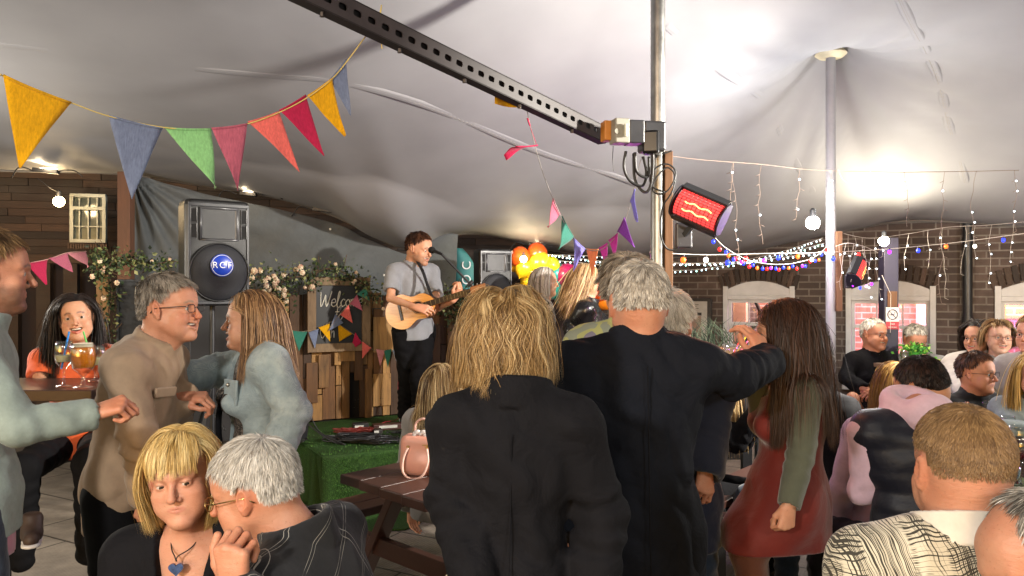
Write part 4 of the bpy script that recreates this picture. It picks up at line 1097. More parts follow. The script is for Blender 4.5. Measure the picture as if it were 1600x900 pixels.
def drape():
    m = cloth('drape_cloth', '4e5254', var=.08, scale=700, folds=.35, sheen=.1, rough=.7)
    root = thing('backdrop_cloth', 'creased grey cloth hung behind the stage under the canopy edge', 'cloth', (-2, 7.4, 1.4))
    def strip(name, pts, zb, seed, off, nfold, rr=None):
        top_ = np.array(bez([P(*p) for p in pts], 16)); n = len(top_)*3
        L = np.concatenate([[0], np.cumsum(np.linalg.norm(np.diff(top_, axis=0), axis=1))]); s = np.linspace(0, L[-1], n); T = np.stack([np.interp(s, L, top_[:, i]) for i in range(3)], 1)
        G = []
        for i in range(n):
            col = []
            for k in np.linspace(0, 1, 60):
                z = T[i, 2]*(1-k)+zb*k; u = s[i]
                f = 0
                if rr: # fan folds gathered at a point
                    a = math.atan2(z-rr[1], u-rr[0]); r = math.hypot(z-rr[1], u-rr[0])
                    f = .035*math.sin(a*rr[2]+.8*math.sin(a*5))*math.exp(-r/1.2)*min(1, r/.15)
                f += .022*math.sin(u*nfold+1.5*math.sin(z*2+u))*(.3+k)+.018*math.sin(u*5+z*6.5+2*math.sin(u*3+seed))+.008*math.sin(u*13-z*17+seed)+.02*math.sin(z*9-u*7)*math.exp(-((u-2.5)/.5)**2)
                col.append((T[i, 0]+.454*f, T[i, 1]-.891*f+off, z))
            G.append(col)
        b = MB(); b.grid(G); b.build(name, m, root, smooth=True, solid=.003)
    strip('cloth_sheet', [(203, 272, 6.9), (260, 287, 7.0), (330, 305, 7.1), (420, 324, 7.25), (520, 348, 7.45), (575, 374, 7.6), (640, 398, 7.75), (672, 380, 7.85)], 1.25, 1, 0, 7, (0, 2.7, 26))
    strip('cloth_fold', [(664, 366, 7.78), (690, 364, 7.84), (714, 366, 7.9)], 1.25, 4, 0, 14)
    # pins and eyelets
    b = MB()
    for p in ((516, 358, 7.38), (448, 428, 7.2), (600, 430, 7.5)): b.ball(P(*p), .011, n=10, m=6)
    b.build('eyelet', emit('eyelet', (.8, .8, .75, 1), .0), root)
drape()
def left_building():
    root = thing('timber_building', 'dark weathered boarded building with a small white sash window', 'building', (-5.5, 8.7, 0))
    w = tinted('dark_boards', [(0, '1d130e'), (.5, '33231a'), (1, '4a3426')], .75, (1.5, 10, 30, 2.), .7, stain=.7)
    g = random.Random(3); A = np.array([-7.2, 7.6]); d = np.array([.97, .243]); Rz = frame(math.degrees(math.atan2(d[1], d[0])))
    m = MB(); z = 1.85
    m.tint = .1; m.box((A[0]+d[0]*4, A[1]+d[1]*4+.06, 2.2), (9, .05, 2.2), Rz)
    while z < 3.2:
        x = 0
        while x < 8.5:
            L = g.uniform(.25, 1.3); m.tint = g.random(); c = A+d*(x+L/2); m.box((c[0], c[1]+g.uniform(0, .008), z+.04), (L-.006, .03, .076), Rz); x += L
        z += .08
    m.build('wall', w, root)
    # open lean-to below: fascia, posts, dark back
    m = MB(); m.tint = .9
    c = A+d*3.1; m.box((c[0], c[1]-.10, 1.93), (6.6, .06, .035), Rz)
    m.tint = .5
    for px in (70, 112, 20): p = P(px, 450, 8.0); m.box((p[0], 8.0, .95), (.13, .1, 1.9), Rz)
    m.build('lean_to_frame', w, root)
    m = MB(); m.box((c[0]+1, c[1]+.25, .95), (9.5, .05, 1.9), Rz); m.build('lean_to_back', paint('dark_maroon', '24140f', .8, var=.3), root)
    # window
    fr = MB(); p0 = P(108, 305, 7.75); p1 = P(176, 378, 7.95); wd = p1[0]-p0[0]; hgt = p0[2]-p1[2]; R = frame(10)
    cx, cy, cz = (p0[0]+p1[0])/2, 7.80, (p0[2]+p1[2])/2
    def at(u, z, o=0): return (cx+u*.985+.17*o, cy+u*.17-o*.985, cz+z)
    for sx in (-1, 1): fr.box(at(sx*(wd/2-.015), 0), (.035, .05, hgt), R)
    for z in (-hgt/2, hgt/2, .12*hgt*0+hgt*.22): fr.box(at(0, z, .004), (wd, .05, .035), R)
    for k in (1, 2, 3): fr.box(at(-wd/2+wd*k/4, 0, -.008), (.014, .03, hgt-.03), R)
    fr.box(at(0, -hgt*.18, -.008), (wd-.03, .03, .012), R)
    win = fr.build('window', paint('sash_white', '8b8b82', .5, var=.1), root, bevel=.002)
    gl = MB(); gl.box(at(0, 0, -.022), (wd-.02, .006, hgt-.02), R); gl.build('pane', paint('dull_pane', '4a4f4b', .12, var=.35, nscale=6), win)
    sl = MB(); sl.tint = .9
    for k in range(16): sl.box(at(-wd/2-.02+(wd+.04)*(k+.5)/16, -hgt/2-.055, .01), ((wd+.04)/16-.006, .05, .05), R)
    sl.build('sill', w, win)
    # brown post and its brace near the tent corner
    m = MB(); a = P(197, 268, 6.7); m.tint = .55; m.bar((a[0], a[1], 0), (a[0], a[1], 2.66), .11, .09, up=(0, 1, 0))
    o = m.build('timber_upright', tinted('brown_timber', [(0, '3b241a'), (.5, '5d3d2c'), (1, '7b5a45')], .7, (20, 20, 1.5, 2), .4), bevel=.004); tag(o, 'tall brown timber upright at the edge of the grey cloth', 'post')
left_building()
def back_hedge():
    # dim yard wall seen in the gap between the grey cloth and the brick front
    m = MB(); m.box((-1.2, 10.4, 1.3), (9, .1, 2.6)); o = m.build('yard_wall', BRICK); tag(o, 'unlit brick yard wall glimpsed behind the stage cloth', 'brick wall')
back_hedge()
# ================================================================== POLES, BEAM, HEATERS, CABLES
STEEL = metal('galvanised', '9a9a98', .42, .25); BLK = BLACKPL
def pole(name, label, px, D, r, z1, base=True, mat=STEEL):
    x, y = P(px, 450, D)[:2]; root = thing(name, label, 'pole', (x, y, 0))
    m = MB(); m.tube([(x, y, 0), (x, y, z1)], r, 24); m.build('shaft', mat, root, smooth='auto')
    if base: m = MB(); m.box((x, y, .006), (.26, .22, .012)); m.build('base_plate', metal('rust_plate', '4b453f', .6), root, bevel=.003)
    return root, x, y
p1, x1, y1 = pole('tent_pole', 'thick steel canopy pole carrying the perforated beam and switch boxes', 1028, 4.0, .038, 4.2)
p2, x2, y2 = pole('tent_pole', 'slim pale steel pole whose capped top pushes the canopy into a peak', 1298, 6.0, .037, 3.49, mat=paint('pale_pole', '94959a', .45, var=.1))
m = MB(); m.lathe([(.0, 3.44), (.09, 3.45), (.12, 3.475), (.10, 3.50), (0, 3.51)], (x2, y2, 0), n=28); m.build('pole_cap', paint('cap_cream', 'c9bf9f', .5), p2, smooth='auto')
BATT = tinted('batten_wood', [(0, '4a3020'), (.5, '6e4b32'), (1, '9a744f')], .7, (25, 25, 1.5, 2), .3, stain=.3)
b1 = P(1044, 450, 3.98); m = MB(); m.tint = .6; m.box((b1[0], 3.985, (P(0, 238, 4)[2]+1.25)/2), (.042, .05, P(0, 238, 4)[2]-1.25)); m.build('timber_batten', BATT, p1, bevel=.003)
b2 = P(1308, 450, 5.98); m = MB(); m.tint = .45; m.box((b2[0]+.005, 5.97, 1.78), (.045, .05, .62)); m.build('timber_batten', BATT, p2, bevel=.003)
m = MB(); m.tint = 0; m.bar(P(1290, 450, 5.95)*[1, 1, 0], P(1290, 640, 5.95), .02, .02); 
def beam():
    A = P(948, 211, 4.02); B = P(300, -105, 2.35); root = thing('steel_beam', 'perforated dark steel beam slanting under the canopy roof', 'beam', A)
    d = unit(B-A); L = np.linalg.norm(B-A); up = np.array([0, 0, 1.]); sd = unit(np.cross(d, up)); u = np.cross(sd, d)   # sd faces away or to camera
    if sd[1] > 0: sd = -sd
    mt = paint('beam_paint', '332d2e', .55, var=.2); H2 = .040; W2 = .05
    m = MB(); pitch = .066; n = int(L/pitch); hr = (.019, .0125)
    for i in range(n):
        c = A+d*(pitch*(i+.5))+sd*0
        outer = []; inner = []
        for k in range(16):
            a = 2*PI*k/16; ca, sa = math.cos(a), math.sin(a); mx = max(abs(ca), abs(sa)); outer.append(c+d*(ca/mx*pitch/2)+u*(sa/mx*H2)); inner.append(c+d*(np.sign(ca)*abs(ca)**.6*hr[0])+u*(np.sign(sa)*abs(sa)**.6*hr[1]))
        vs = outer+inner+[p-sd*.005 for p in inner]
        m.add(vs, [(k, (k+1) % 16, 16+(k+1) % 16, 16+k) for k in range(16)]+[(16+k, 16+(k+1) % 16, 32+(k+1) % 16, 32+k) for k in range(16)])
    m.build('perforated_face', mt, root)
    m = MB(); E = A+d*pitch*n
    for s2 in (1, -1):
        off = u*(H2+.002)*s2; m.hexa([A+off-u*.003, E+off-u*.003, E+off-u*.003-sd*W2, A+off-u*.003-sd*W2, A+off+u*.003, E+off+u*.003, E+off+u*.003-sd*W2, A+off+u*.003-sd*W2])
    off = -sd*(W2+.003); m.hexa([A+off-u*H2, E+off-u*H2, E+off-u*H2-sd*.004, A+off-u*H2-sd*.004, A+off+u*H2, E+off+u*H2, E+off+u*H2-sd*.004, A+off+u*H2-sd*.004])
    m.build('channel', paint('beam_inner_shade', '151213', .8), root)  # inside painted near black so shade shows through the holes
    m = MB()
    for f in (.12, .30, .46, .62, .78):
        c = A+d*L*f-u*(H2+.010)-sd*.02; m.lathe([(.009, -.012), (.009, .004)], c, n=6)
    m.build('bolt', metal('bolt', '4a4644'), root)
    return A, d, u, sd
BA, Bd, Bu, Bs = beam()
def beam_at(px):   # point on the beam's underside showing at picture column px
    k = (px-800)/FPX; s = (k*BA[1]-BA[0])/(Bd[0]-k*Bd[1]); return BA+Bd*s-Bu*.045
def boxes():
    root = thing('switch_box', 'cluster of grey weatherproof socket boxes fixed at the beam end', 'electrical box', P(990, 215, 3.95))
    GR = paint('box_grey', '8d8c82', .5, var=.08); DK = paint('box_dark', '2e2f33', .35, var=.15); D = 3.9
    def bx(px0, py0, px1, py1, D, dep, mat, name, yaw=0, bev=.006):
        a, b = P(px0, py0, D), P(px1, py1, D); c = (a+b)/2; m = MB(); m.box(c, (abs(b[0]-a[0]), dep, abs(a[2]-b[2])), frame(yaw)); return m.build(name, mat, root, bevel=bev)
    bx(941, 190, 956, 221, 3.88, .07, paint('box_orange', 'b9782a', .5), 'orange_box', 12)
    bx(956, 187, 980, 225, 3.84, .09, GR, 'front_box', 14); b = bx(978, 190, 1003, 226, 3.86, .10, DK, 'clear_lid', 10); bx(975, 193, 981, 214, 3.785, .02, paint('lid_glint', 'c9cdbf', .1), 'lid_glint_strip', 10)  # pale strip stands in for a glint on the clear lid
    bx(1000, 192, 1036, 238, 3.90, .12, DK, 'main_box', 8, .012); bx(1004, 205, 1030, 241, 3.86, .08, paint('box_black', '141518', .3), 'lower_box', -14, .012)
    m = MB(); c = P(964, 205, 3.785); m.lathe([(.013, -.004), (.013, .004)], c, frame(14, 90), n=20); m.build('knob', GR, root)
    m = MB(); m.bar(P(1036, 240, 3.9), P(1049, 236, 3.9), .008, .008); m.bar(P(1030, 225, 3.96), P(1030, 245, 4.0), .05, .02); m.build('bracket', BLK, root)
    for pts in ([(978, 236), (975, 262), (985, 283), (1004, 290), (1010, 270), (1005, 245)], [(992, 238), (995, 268), (1012, 276), (1014, 245)], [(1020, 240), (1020, 262), (1016, 292), (1006, 300), (992, 280), (990, 240)]):
        m = MB(); m.tube(bez([P(x, y, 3.86+.01*i) for i, (x, y) in enumerate(pts)], 8), .0075, 8); m.build('cable', BLK, root, smooth=True)
    lp = [(1038, 300), (1020, 292), (1016, 276), (1028, 260), (1045, 257), (1056, 270), (1048, 292), (1034, 303), (1020, 298), (1024, 280), (1042, 262), (1055, 275), (1050, 300), (1037, 320), (1032, 345), (1033, 370), (1042, 388), (1055, 390), (1063, 380)]
    m = MB(); m.tube(bez([P(x, y, 3.88+.004*(i % 3)) for i, (x, y) in enumerate(lp)], 8), .0042, 8); m.build('coiled_cable', BLK, root, smooth=True)
    m = MB(); m.tube([P(958, 228, 3.9), P(957, 250, 3.9), P(959, 268, 3.9)], .0018, 5); m.build('loose_wire', BLK, root)
boxes()
GLOW = NT('heater_glow'); GLOW.set(col=(.6, .06, .03, 1), emi=(1, .045, .05, 1), es=1.25); GLOWH = emit('heater_filament', (1, .45, .14, 1), 2.6)
def heater(name, label, c, R, s, roll=0, bracket=None):
    """curved infrared heater: hood, glowing curved mesh front, filaments, wire guard, arm"""
    root = thing(name, label, 'heater', c); c = np.array(c)
    L = lambda x, y, z: c+R@(np.array([x, y, z])*s)
    W_, Hh, r = .16, .105, .13
    def arc(x, rr, a0=-58, a1=58, n=14, y0=-.06): return [L(x, y0+rr*math.cos(math.radians(a)), rr*math.sin(math.radians(a))*.82) for a in np.linspace(a0, a1, n)]
    m = MB(); m.grid([arc(x, r*.93) for x in np.linspace(-W_*.92, W_*.92, 8)]); m.build('glowing_screen', GLOW.m, root, smooth=True)
    m = MB()
    for z in (-.028, .022): m.tube([L(x, -.06+r*.965, z+.006*math.sin(x*70)) for x in np.linspace(-W_*.62, W_*.55, 12)], .0045*s, 6)
    m.build('filament', GLOWH, root, smooth=True)
    m = MB()
    for x in np.linspace(-W_*.92, W_*.92, 11): m.tube(arc(x, r*1.0), .0022*s, 5)
    for a in np.linspace(-58, 58, 12): m.tube([L(x, -.06+r*math.cos(math.radians(a)), r*math.sin(math.radians(a))*.82) for x in (-W_*.92, W_*.92)], .0022*s, 5)
    m.build('guard', paint('guard', '1a1516', .5), root)
    m = MB(); hood = []
    for x in (-W_, -W_*.96, W_*.96, W_):
        hood.append([L(x, -.06+(r+.012)*math.cos(math.radians(a)), (r+.012)*math.sin(math.radians(a))*.82) for a in (56, 62, 68)]+[L(x, -.045, .125), L(x, -.09, .10), L(x, -.10, 0), L(x, -.09, -.10), L(x, -.045, -.125)]+[L(x, -.06+(r+.012)*math.cos(math.radians(a)), (r+.012)*math.sin(math.radians(a))*.82) for a in (-68, -62, -56)])
    m.grid(hood); m.build('hood', BLK, root, solid=.004)
    for sx in (-1, 1):
        m = MB(); pts = [L(sx*W_, -.06+(r+.012)*math.cos(math.radians(a)), (r+.012)*math.sin(math.radians(a))*.82) for a in np.linspace(68, -68, 16)]+[L(sx*W_, -.09, -.10), L(sx*W_, -.10, 0), L(sx*W_, -.09, .10)]
        m.prism(pts, R@np.array([sx*.012*s, 0, 0])); m.build('side_cap', paint('heater_side', '23242c', .35), root, bevel=.002)
    if bracket is not None:
        m = MB(); b = np.array(bracket); m.box(b, (.075*s*1.4, .06*s, .17*s)); m.build('bracket_box', paint('heater_box', '2c2b31', .4), root, bevel=.008)
        m = MB(); m.bar(b+np.array([0, -.02, .0]), L(0, -.10, -.03), .03*s, .03*s); m.build('arm', BLK, root)
    return root
hR = frame(205, -18, 0)@frame(0, 0, 27)
heater('patio_heater', 'large glowing orange infrared heater on the thick front pole', P(1092, 328, 3.75), frame(150, -4, 0)@frame(0, 0, -26), .76, bracket=P(1068, 368, 3.9))
heater('patio_heater', 'small glowing infrared heater tangled in lights on the slim pole', P(1341, 425, 5.8), frame(235, -10, 0)@frame(0, 0, 42), .62, bracket=P(1326, 440, 5.95))
lamp('heater_light', 'AREA', P(1100, 330, 3.6), 5, (1, .25, .08), .2, P(1180, 420, 2.5))
# ------------------------------------------------------------------ flood lamps (the lit lamps that light the yard)
LITW = emit('flood_glass', (1, .93, .8, 1), 60); LITC = emit('flood_glass_cool', (.95, .98, 1, 1), 60)
def floodlight(label, c, aim, mat, s=1.0, glowball=False):
    c = np.array(c, float); d = unit(np.array(aim)-c); R = frame_from(d); root = thing('floodlight', label, 'floodlight', c)
    m = MB(); m.box(c-d*.03*s, (.16*s, .12*s, .05*s), R); m.build('housing', BLK, root, bevel=.006)
    m = MB(); m.box(c-d*.002*s, (.14*s, .10*s, .006), R); m.build('lit_glass', mat, root)
    m = MB(); m.tube([c-d*.05*s+R@np.array([.09*s, 0, 0]), c-d*.10*s, c-d*.05*s-R@np.array([.09*s, 0, 0])], .006*s, 6); m.build('yoke', BLK, root)
    return root
floodlight('dazzling white floodlight clamped beside the slim pole aimed at the roof', (FL_B[0], FL_B[1], FL_B[2]), (1.4, 4.5, 3.2), LITC, .5)
floodlight('warm floodlight over the middle pub window aimed at the roof', (FL_C[0], FL_C[1], FL_C[2]), (FL_C[0]-.1, 5.9, 2.9), LITW, .5)
def bulb(label, c, r, mat, cord=None, light=None, group=None, holder=True):
    c = np.array(c, float); root = thing('light_bulb', label, 'light bulb', c, group)
    m = MB(); m.ball(c, r, n=28, m=18); m.build('globe', mat, root, smooth=True)
    if holder: m = MB(); m.lathe([(r*.45, r*.8), (r*.45, r*1.9), (r*.2, r*2.2)], c, n=12); m.build('holder', BLK, root)
    if cord is not None: m = MB(); m.tube(bez([np.array(q) for q in cord], 8), .003, 5); m.build('cord', BLK, root, smooth=True)
    return root
WB = emit('warm_bulb', (1, .74, .36, 1), 45)
bc = P(92, 315, 7.4); bulb('bare warm bulb hanging before the dark boarded building', bc, .05, WB, [bc+[0, 0, .1], P(82, 296, 7.3), P(58, 278, 7.2)])
lamp('wall_bulb_light', 'POINT', bc-np.array([0, .12, 0]), 9, (1, .7, .38), .06)
bulb('blazing white bulb beside the top of the slim pole lights', P(1270, 348, 5.8), .050, emit('white_bulb', (1, .97, .88, 1), 120))
bulb('blazing warm bulb above the middle pub window', P(1381, 377, 6.6), .042, emit('yel_bulb', (1, .85, .5, 1), 120))
bulb('glowing bulb over the orange balloons', P(818, 405, 8.0), .035, emit('bal_bulb', (1, .8, .45, 1), 60))
lamp('balloon_light', 'POINT', P(822, 402, 7.85), 4.5, (1, .8, .5), .05)
# small lamps tucked along the canopy hem
for i, (px, py, D, w, lb) in enumerate(((72, 267, 6.7, 1.0, 'slim strip lamp tucked at the hem above the boarded building'), (388, 303, 7.15, .7, 'slim strip lamp tucked at the hem above the big loudspeaker'), (505, 328, 7.3, .9, 'slim strip lamp tucked at the hem above the blackboard'), (838, 383, 8.5, .8, 'slim strip lamp tucked at the hem above the balloons'))):
    c = P(px, py, D); root = thing('hem_lamp', lb, 'lamp', c, 'strip lamps along the canopy hem')
    m = MB(); m.box(c, (.22*w, .05, .035), frame(0, 0, 6)); m.build('housing', BLK, root, bevel=.004)
    m = MB(); m.box(c+[0, -.0, .021], (.18*w, .04, .004)); m.build('lit_strip', emit('hem_glow', (1, .82, .55, 1), 8), root)
    m = MB(); m.tube(bez([c+[-.11, 0, .0], c+[-.22, -.02, .03], c+[-.30, 0, -.06]], 6), .006, 5); m.tube(bez([c+[.11, 0, .0], c+[.25, -.02, .0], c+[.32, 0, -.05]], 6), .006, 5); m.build('bracket', BLK, root, smooth=True)
    lamp('hem_light', 'POINT', c+[0, -.10, .04], 2.6*w, (1, .78, .5), .03)
# ------------------------------------------------------------------ BUNTING
FC = dict(yellow='d9a514', blue='77839f', green='8cc487', pink='b9647a', coral='e0706a', crimson='b5244f', purple='8a4cb0', teal='3a7f6e', peach='d28a62', magenta='b23c9c', lilac='7e7bc4', white='a9b4c8', palepink='cc8a90')
def burlap(c):
    nm = 'burlap_'+c
    if nm in MATS: return MATS[nm]
    t = NT(nm); col = hexc(FC[c]); co = t.co(scale=(1, 1, 1)); nz = t.noise(180, 3, .7, t.co(scale=(1, 1, .25))); n2 = t.noise(9, 4)
    d = tuple(x*.72 for x in col[:3])+(1,); l = tuple(min(1, x*1.22) for x in col[:3])+(1,)
    cc = t.mix(t.ramp(n2, [(.3, 0.), (.8, .25)]), t.ramp(nz, [(.3, d), (.7, l)]), d)
    t.set(col=cc, rough=.9, sheen=.15, spec=.2); t.bump(nz, .5, .002)
    tr = t.n('BsdfTranslucent', {'Color': l}); mx = t.n('MixShader', {0: .25}); t.put(mx.inputs[1], t.b.outputs[0]); t.put(mx.inputs[2], tr.outputs[0]); t.put(t.out.inputs['Surface'], mx.outputs[0])
    MATS[nm] = t.m; return t.m
def bunting(label, cord, flags, group='strings of bunting', cr=.0022, ccol='c9b46a'):
    """cord: list of (px,py,D); flags: (x0,y0,x1,y1,tipx,tipy,D0,D1,colour,curl)"""
    pts = [P(*q) for q in cord]; root = thing('bunting', label, 'bunting', pts[0], group)
    m = MB(); m.tube(bez(pts, 6), cr, 6); m.build('cord', paint('twine_'+ccol, ccol, .9), root, smooth=True)
    for k, (x0, y0, x1, y1, tx, ty, D0, D1, col, curl) in enumerate(flags):
        a, b, t = P(x0, y0, D0), P(x1, y1, D1), P(tx, ty, (D0+D1)/2+.01); nrm = unit(np.cross(b-a, t-a)); n = 14; G = []
        wid = np.linalg.norm(b-a)
        for i in range(n+1):
            v = i/n; row = []
            for j in range(9):
                u = j/8; p = (a*(1-u)+b*u)*(1-v)+t*v
                p = p+nrm*(curl*wid*(math.sin(v*3.0+u*1.4+k)*.5+math.sin(v*7+k*2+u*4)*.13)*v**.5)+np.array([0, 0, -1])*.02*wid*math.sin(PI*u)*(1-v)
                row.append(p)
            G.append(row)
        m = MB(); m.grid(G); f = m.build('flag', burlap(col), root, smooth=True, solid=.0012)
        m = MB(); m.tube([g2 for g2 in G[0]], cr*1.9, 6); m.build('hem', burlap(col), f, smooth=True)
    return root
kb = beam_at(588)
bunting('big burlap bunting with eight flags tied to the steel beam', [(-60, 92, 2.1), (0, 116, 2.15), (5, 119, 2.16), (110, 160, 2.3), (172, 182, 2.4), (255, 199, 2.52), (325, 202, 2.62), (385, 194, 2.7), (440, 174, 2.78), (484, 150, 2.84), (520, 122, 2.9), (545, 92, 2.95), (575, 52, 3.0), (588, 38, 3.03)],
        [(5, 118, 111, 161, 30, 262, 2.16, 2.30, 'yellow', .10), (170, 181, 254, 201, 205, 311, 2.40, 2.52, 'blue', .08), (258, 200, 330, 202, 336, 295, 2.53, 2.62, 'green', .18), (331, 201, 386, 194, 372, 298, 2.62, 2.70, 'pink', .12),
         (388, 191, 436, 175, 469, 268, 2.71, 2.78, 'coral', .12), (437, 173, 478, 149, 507, 243, 2.78, 2.84, 'crimson', .15), (481, 150, 519, 123, 539, 213, 2.84, 2.90, 'yellow', .22), (517, 124, 541, 93, 547, 181, 2.90, 2.95, 'blue', .12)])
m = MB(); kk = P(588, 38, 3.02)
for s2 in (0, 1, 2): m.tube(bez([kk+np.array([rnd.uniform(-.02, .02), rnd.uniform(-.02, .01), rnd.uniform(-.02, .02)]) for _ in range(6)], 5), .0028, 6)
m.tube(bez([kk, P(594, 25, 3.0), P(596, 8, 3.02), P(592, 40, 3.0), P(597, 76, 2.98)], 6), .0022, 6)
o = m.build('twine_knot', paint('twine_c9b46a', 'c9b46a', .9), smooth=True); tag(o, 'yellow twine knot tying the bunting to the steel beam', 'knot')
bunting('twisted crimson and purple bunting dropping from the beam toward the balloons', [(822, 140, 3.62), (822, 160, 3.62), (828, 195, 3.7), (838, 235, 3.8), (850, 275, 4.0), (866, 315, 4.2), (880, 345, 4.4), (897, 372, 4.6), (912, 388, 4.7), (940, 390, 4.6), (968, 362, 4.5), (980, 335, 4.4), (990, 300, 4.25), (998, 262, 4.1), (1003, 245, 4.0)],
        [(806, 229, 840, 227, 788, 244, 3.70, 3.78, 'crimson', .3), (824, 185, 828, 196, 838, 226, 3.66, 3.70, 'crimson', .05), (864, 310, 875, 335, 855, 355, 4.2, 4.35, 'pink', .1), (878, 338, 896, 370, 873, 391, 4.38, 4.55, 'teal', .1), (896, 372, 914, 389, 897, 425, 4.6, 4.7, 'lilac', .1), (916, 389, 935, 390, 925, 432, 4.7, 4.64, 'peach', .06),
         (936, 388, 949, 380, 948, 420, 4.62, 4.58, 'magenta', .06), (951, 376, 965, 365, 962, 410, 4.58, 4.5, 'magenta', .1), (965, 362, 976, 340, 992, 386, 4.5, 4.42, 'purple', .1), (985, 315, 992, 296, 996, 347, 4.3, 4.2, 'lilac', .15)], ccol='8f8a86')
m = MB(); G = []
for i in range(9):
    u = i/8; G.append([P(773+49*u, 150+6*u*u+v*(12+6*math.sin(u*3))*(1-.2*u), 3.5+.12*u+.03*math.sin(u*6)*v) for v in (0, .35, .7, 1)])
m.grid(G); o = m.build('flag', burlap('yellow'), smooth=True, solid=.0012); tag(o, 'crumpled pale yellow flag rolled under the steel beam', 'flag')
bunting('pink bunting of three flags near the dark lean-to', [(8, 418, 3.9), (40, 412, 4.1), (75, 405, 4.3), (105, 395, 4.5), (135, 393, 4.7)], [(42, 412, 74, 406, 72, 445, 4.1, 4.3, 'crimson', .05), (78, 404, 106, 396, 112, 426, 4.3, 4.5, 'pink', .08), (106, 396, 134, 393, 137, 418, 4.5, 4.7, 'palepink', .1)], ccol='b98f86')
def wallD(px, off=.1): return px_on_plank(px, off)[1]
wf = [(428, 512, 454, 519, 449, 545, 'pink'), (456, 517, 480, 519, 467, 549, 'teal'), (482, 520, 498, 514, 492, 545, 'blue'), (498, 512, 515, 506, 516, 534, 'yellow'), (528, 506, 550, 522, 530, 534, 'yellow'), (555, 520, 565, 536, 547, 549, 'crimson'), (566, 534, 580, 544, 566, 560, 'coral'), (588, 546, 602, 548, 594, 572, 'palepink'), (600, 548, 612, 546, 606, 575, 'teal'), (613, 547, 628, 544, 621, 570, 'white')]
bunting('long multicoloured bunting looping low across the pallet boards', [(410, 505, wallD(410)), (455, 518, wallD(455)), (498, 514, wallD(498)), (520, 503, wallD(520)), (552, 522, wallD(552)), (580, 545, wallD(580)), (606, 549, wallD(606)), (640, 540, wallD(640))],
        [(a, b, c, d, e, f, wallD(a, .11), wallD(c, .11), k, .06) for a, b, c, d, e, f, k in wf], ccol='8a7a66')
bunting('short bunting hanging across the Welcome blackboard', [(512, 518, wallD(512, .13)), (530, 492, wallD(530, .13)), (555, 465, wallD(555, .13)), (572, 448, wallD(572, .13))],
        [(514, 516, 536, 504, 524, 490, wallD(514, .13), wallD(536, .13), 'blue', .05), (532, 492, 545, 477, 551, 505, wallD(532, .13), wallD(545, .13), 'coral', .06), (547, 475, 558, 461, 567, 486, wallD(547, .13), wallD(558, .13), 'pink', .06), (558, 460, 572, 449, 578, 470, wallD(558, .13), wallD(572, .13), 'teal', .08)], ccol='8a7a66')
# ------------------------------------------------------------------ STRING LIGHTS
def string_lights(name, label, pts, spacing, r, cols, group='strings of lights', cr=.0022, cordcol='d8cfc4', drop=.012, strength=25):
    path = bez([np.array(p) for p in pts], 8); root = thing(name, label, 'string lights', path[0], group)
    m = MB(); m.tube(path, cr, 5); m.build('cord', paint('cord_'+cordcol, cordcol, .6), root, smooth=True)
    L = np.concatenate([[0], np.cumsum([np.linalg.norm(path[i+1]-path[i]) for i in range(len(path)-1)])]); pp = np.array(path); s = spacing/2; k = 0; protos = {}
    while s < L[-1] and k < 98:
        c = np.array([np.interp(s, L, pp[:, i]) for i in range(3)])+np.array([rnd.uniform(-.006, .006), 0, -drop*rnd.uniform(.7, 1.5)])
        col = cols[k % len(cols)]
        if col not in protos:
            m = MB(); m.ball((0, 0, 0), (r, r, r*1.15), n=8, m=6); m.cur = 1; m.lathe([(r*.5, r*.8), (r*.45, r*1.9)], n=6)
            protos[col] = m.build('bulb', [emit('led_%02x%02x%02x_%d' % (*[int(x*255) for x in col], int(strength*10)), tuple(col)+(1,), strength), BLK], root, smooth=True); o = protos[col]
        else: o = protos[col].copy(); COL.objects.link(o); o.parent = root
        o.matrix_parent_inverse = Matrix.Identity(4); o.location = Vector(c)-Vector(root.location); k += 1; s += spacing*rnd.uniform(.8, 1.2)
    return root
CW = (.62, .9, 1.); CG = (.45, 1., .85); WW = (1., .8, .5); RD = (1., .012, .01); BL = (.012, .03, 1.); PU = (.35, .02, 1.); OR = (1., .10, .01)
string_lights('fairy_lights', 'cool white fairy lights from the balloons to the slim pole', [P(795, 392, 8.2), P(860, 398, 8.2), P(960, 410, 7.6), P(1060, 412, 7.2), P(1180, 407, 6.8), P(1290, 392, 6.2)], .055, .0068, [CW, CW, CG, (1, .95, .85)], strength=6)
string_lights('fairy_lights', 'second lower string of cool fairy lights along the hem', [P(800, 404, 8.4), P(880, 408, 8.3), P(980, 418, 8.0), P(1080, 422, 7.6), P(1200, 402, 7.0), P(1288, 380, 6.3)], .06, .0065, [CW, CG, CW], strength=5)
string_lights('fairy_lights', 'third fairy string with green and white lamps near the brick', [P(840, 398, 8.6), P(930, 400, 8.6), P(1030, 408, 8.4), P(1120, 412, 8.0), P(1210, 396, 7.3), P(1285, 372, 6.4)], .075, .007, [CW, CW, (1, .9, .8)], strength=2.2)
string_lights('festoon_lights', 'red and blue festoon lights hanging from the big heater to the slim pole', [P(1112, 365, 4.2), P(1135, 388, 4.4), P(1175, 408, 4.9), P(1225, 413, 5.4), P(1270, 403, 5.8), P(1292, 385, 6.0)], .085, .0105, [BL, RD, BL, OR, BL, RD, PU], strength=2.2, drop=.03)
string_lights('festoon_lights', 'festoon with spaced red, blue and white bulbs right of the slim pole', [P(1015, 394, 4.0), P(1100, 398, 4.5), P(1200, 396, 5.2), P(1300, 394, 5.9), P(1400, 388, 6.2), P(1500, 378, 6.3), P(1620, 362, 6.3)], .27, .0155, [BL, OR, (1, .9, .75), BL, RD, PU], strength=2.2, drop=.035)
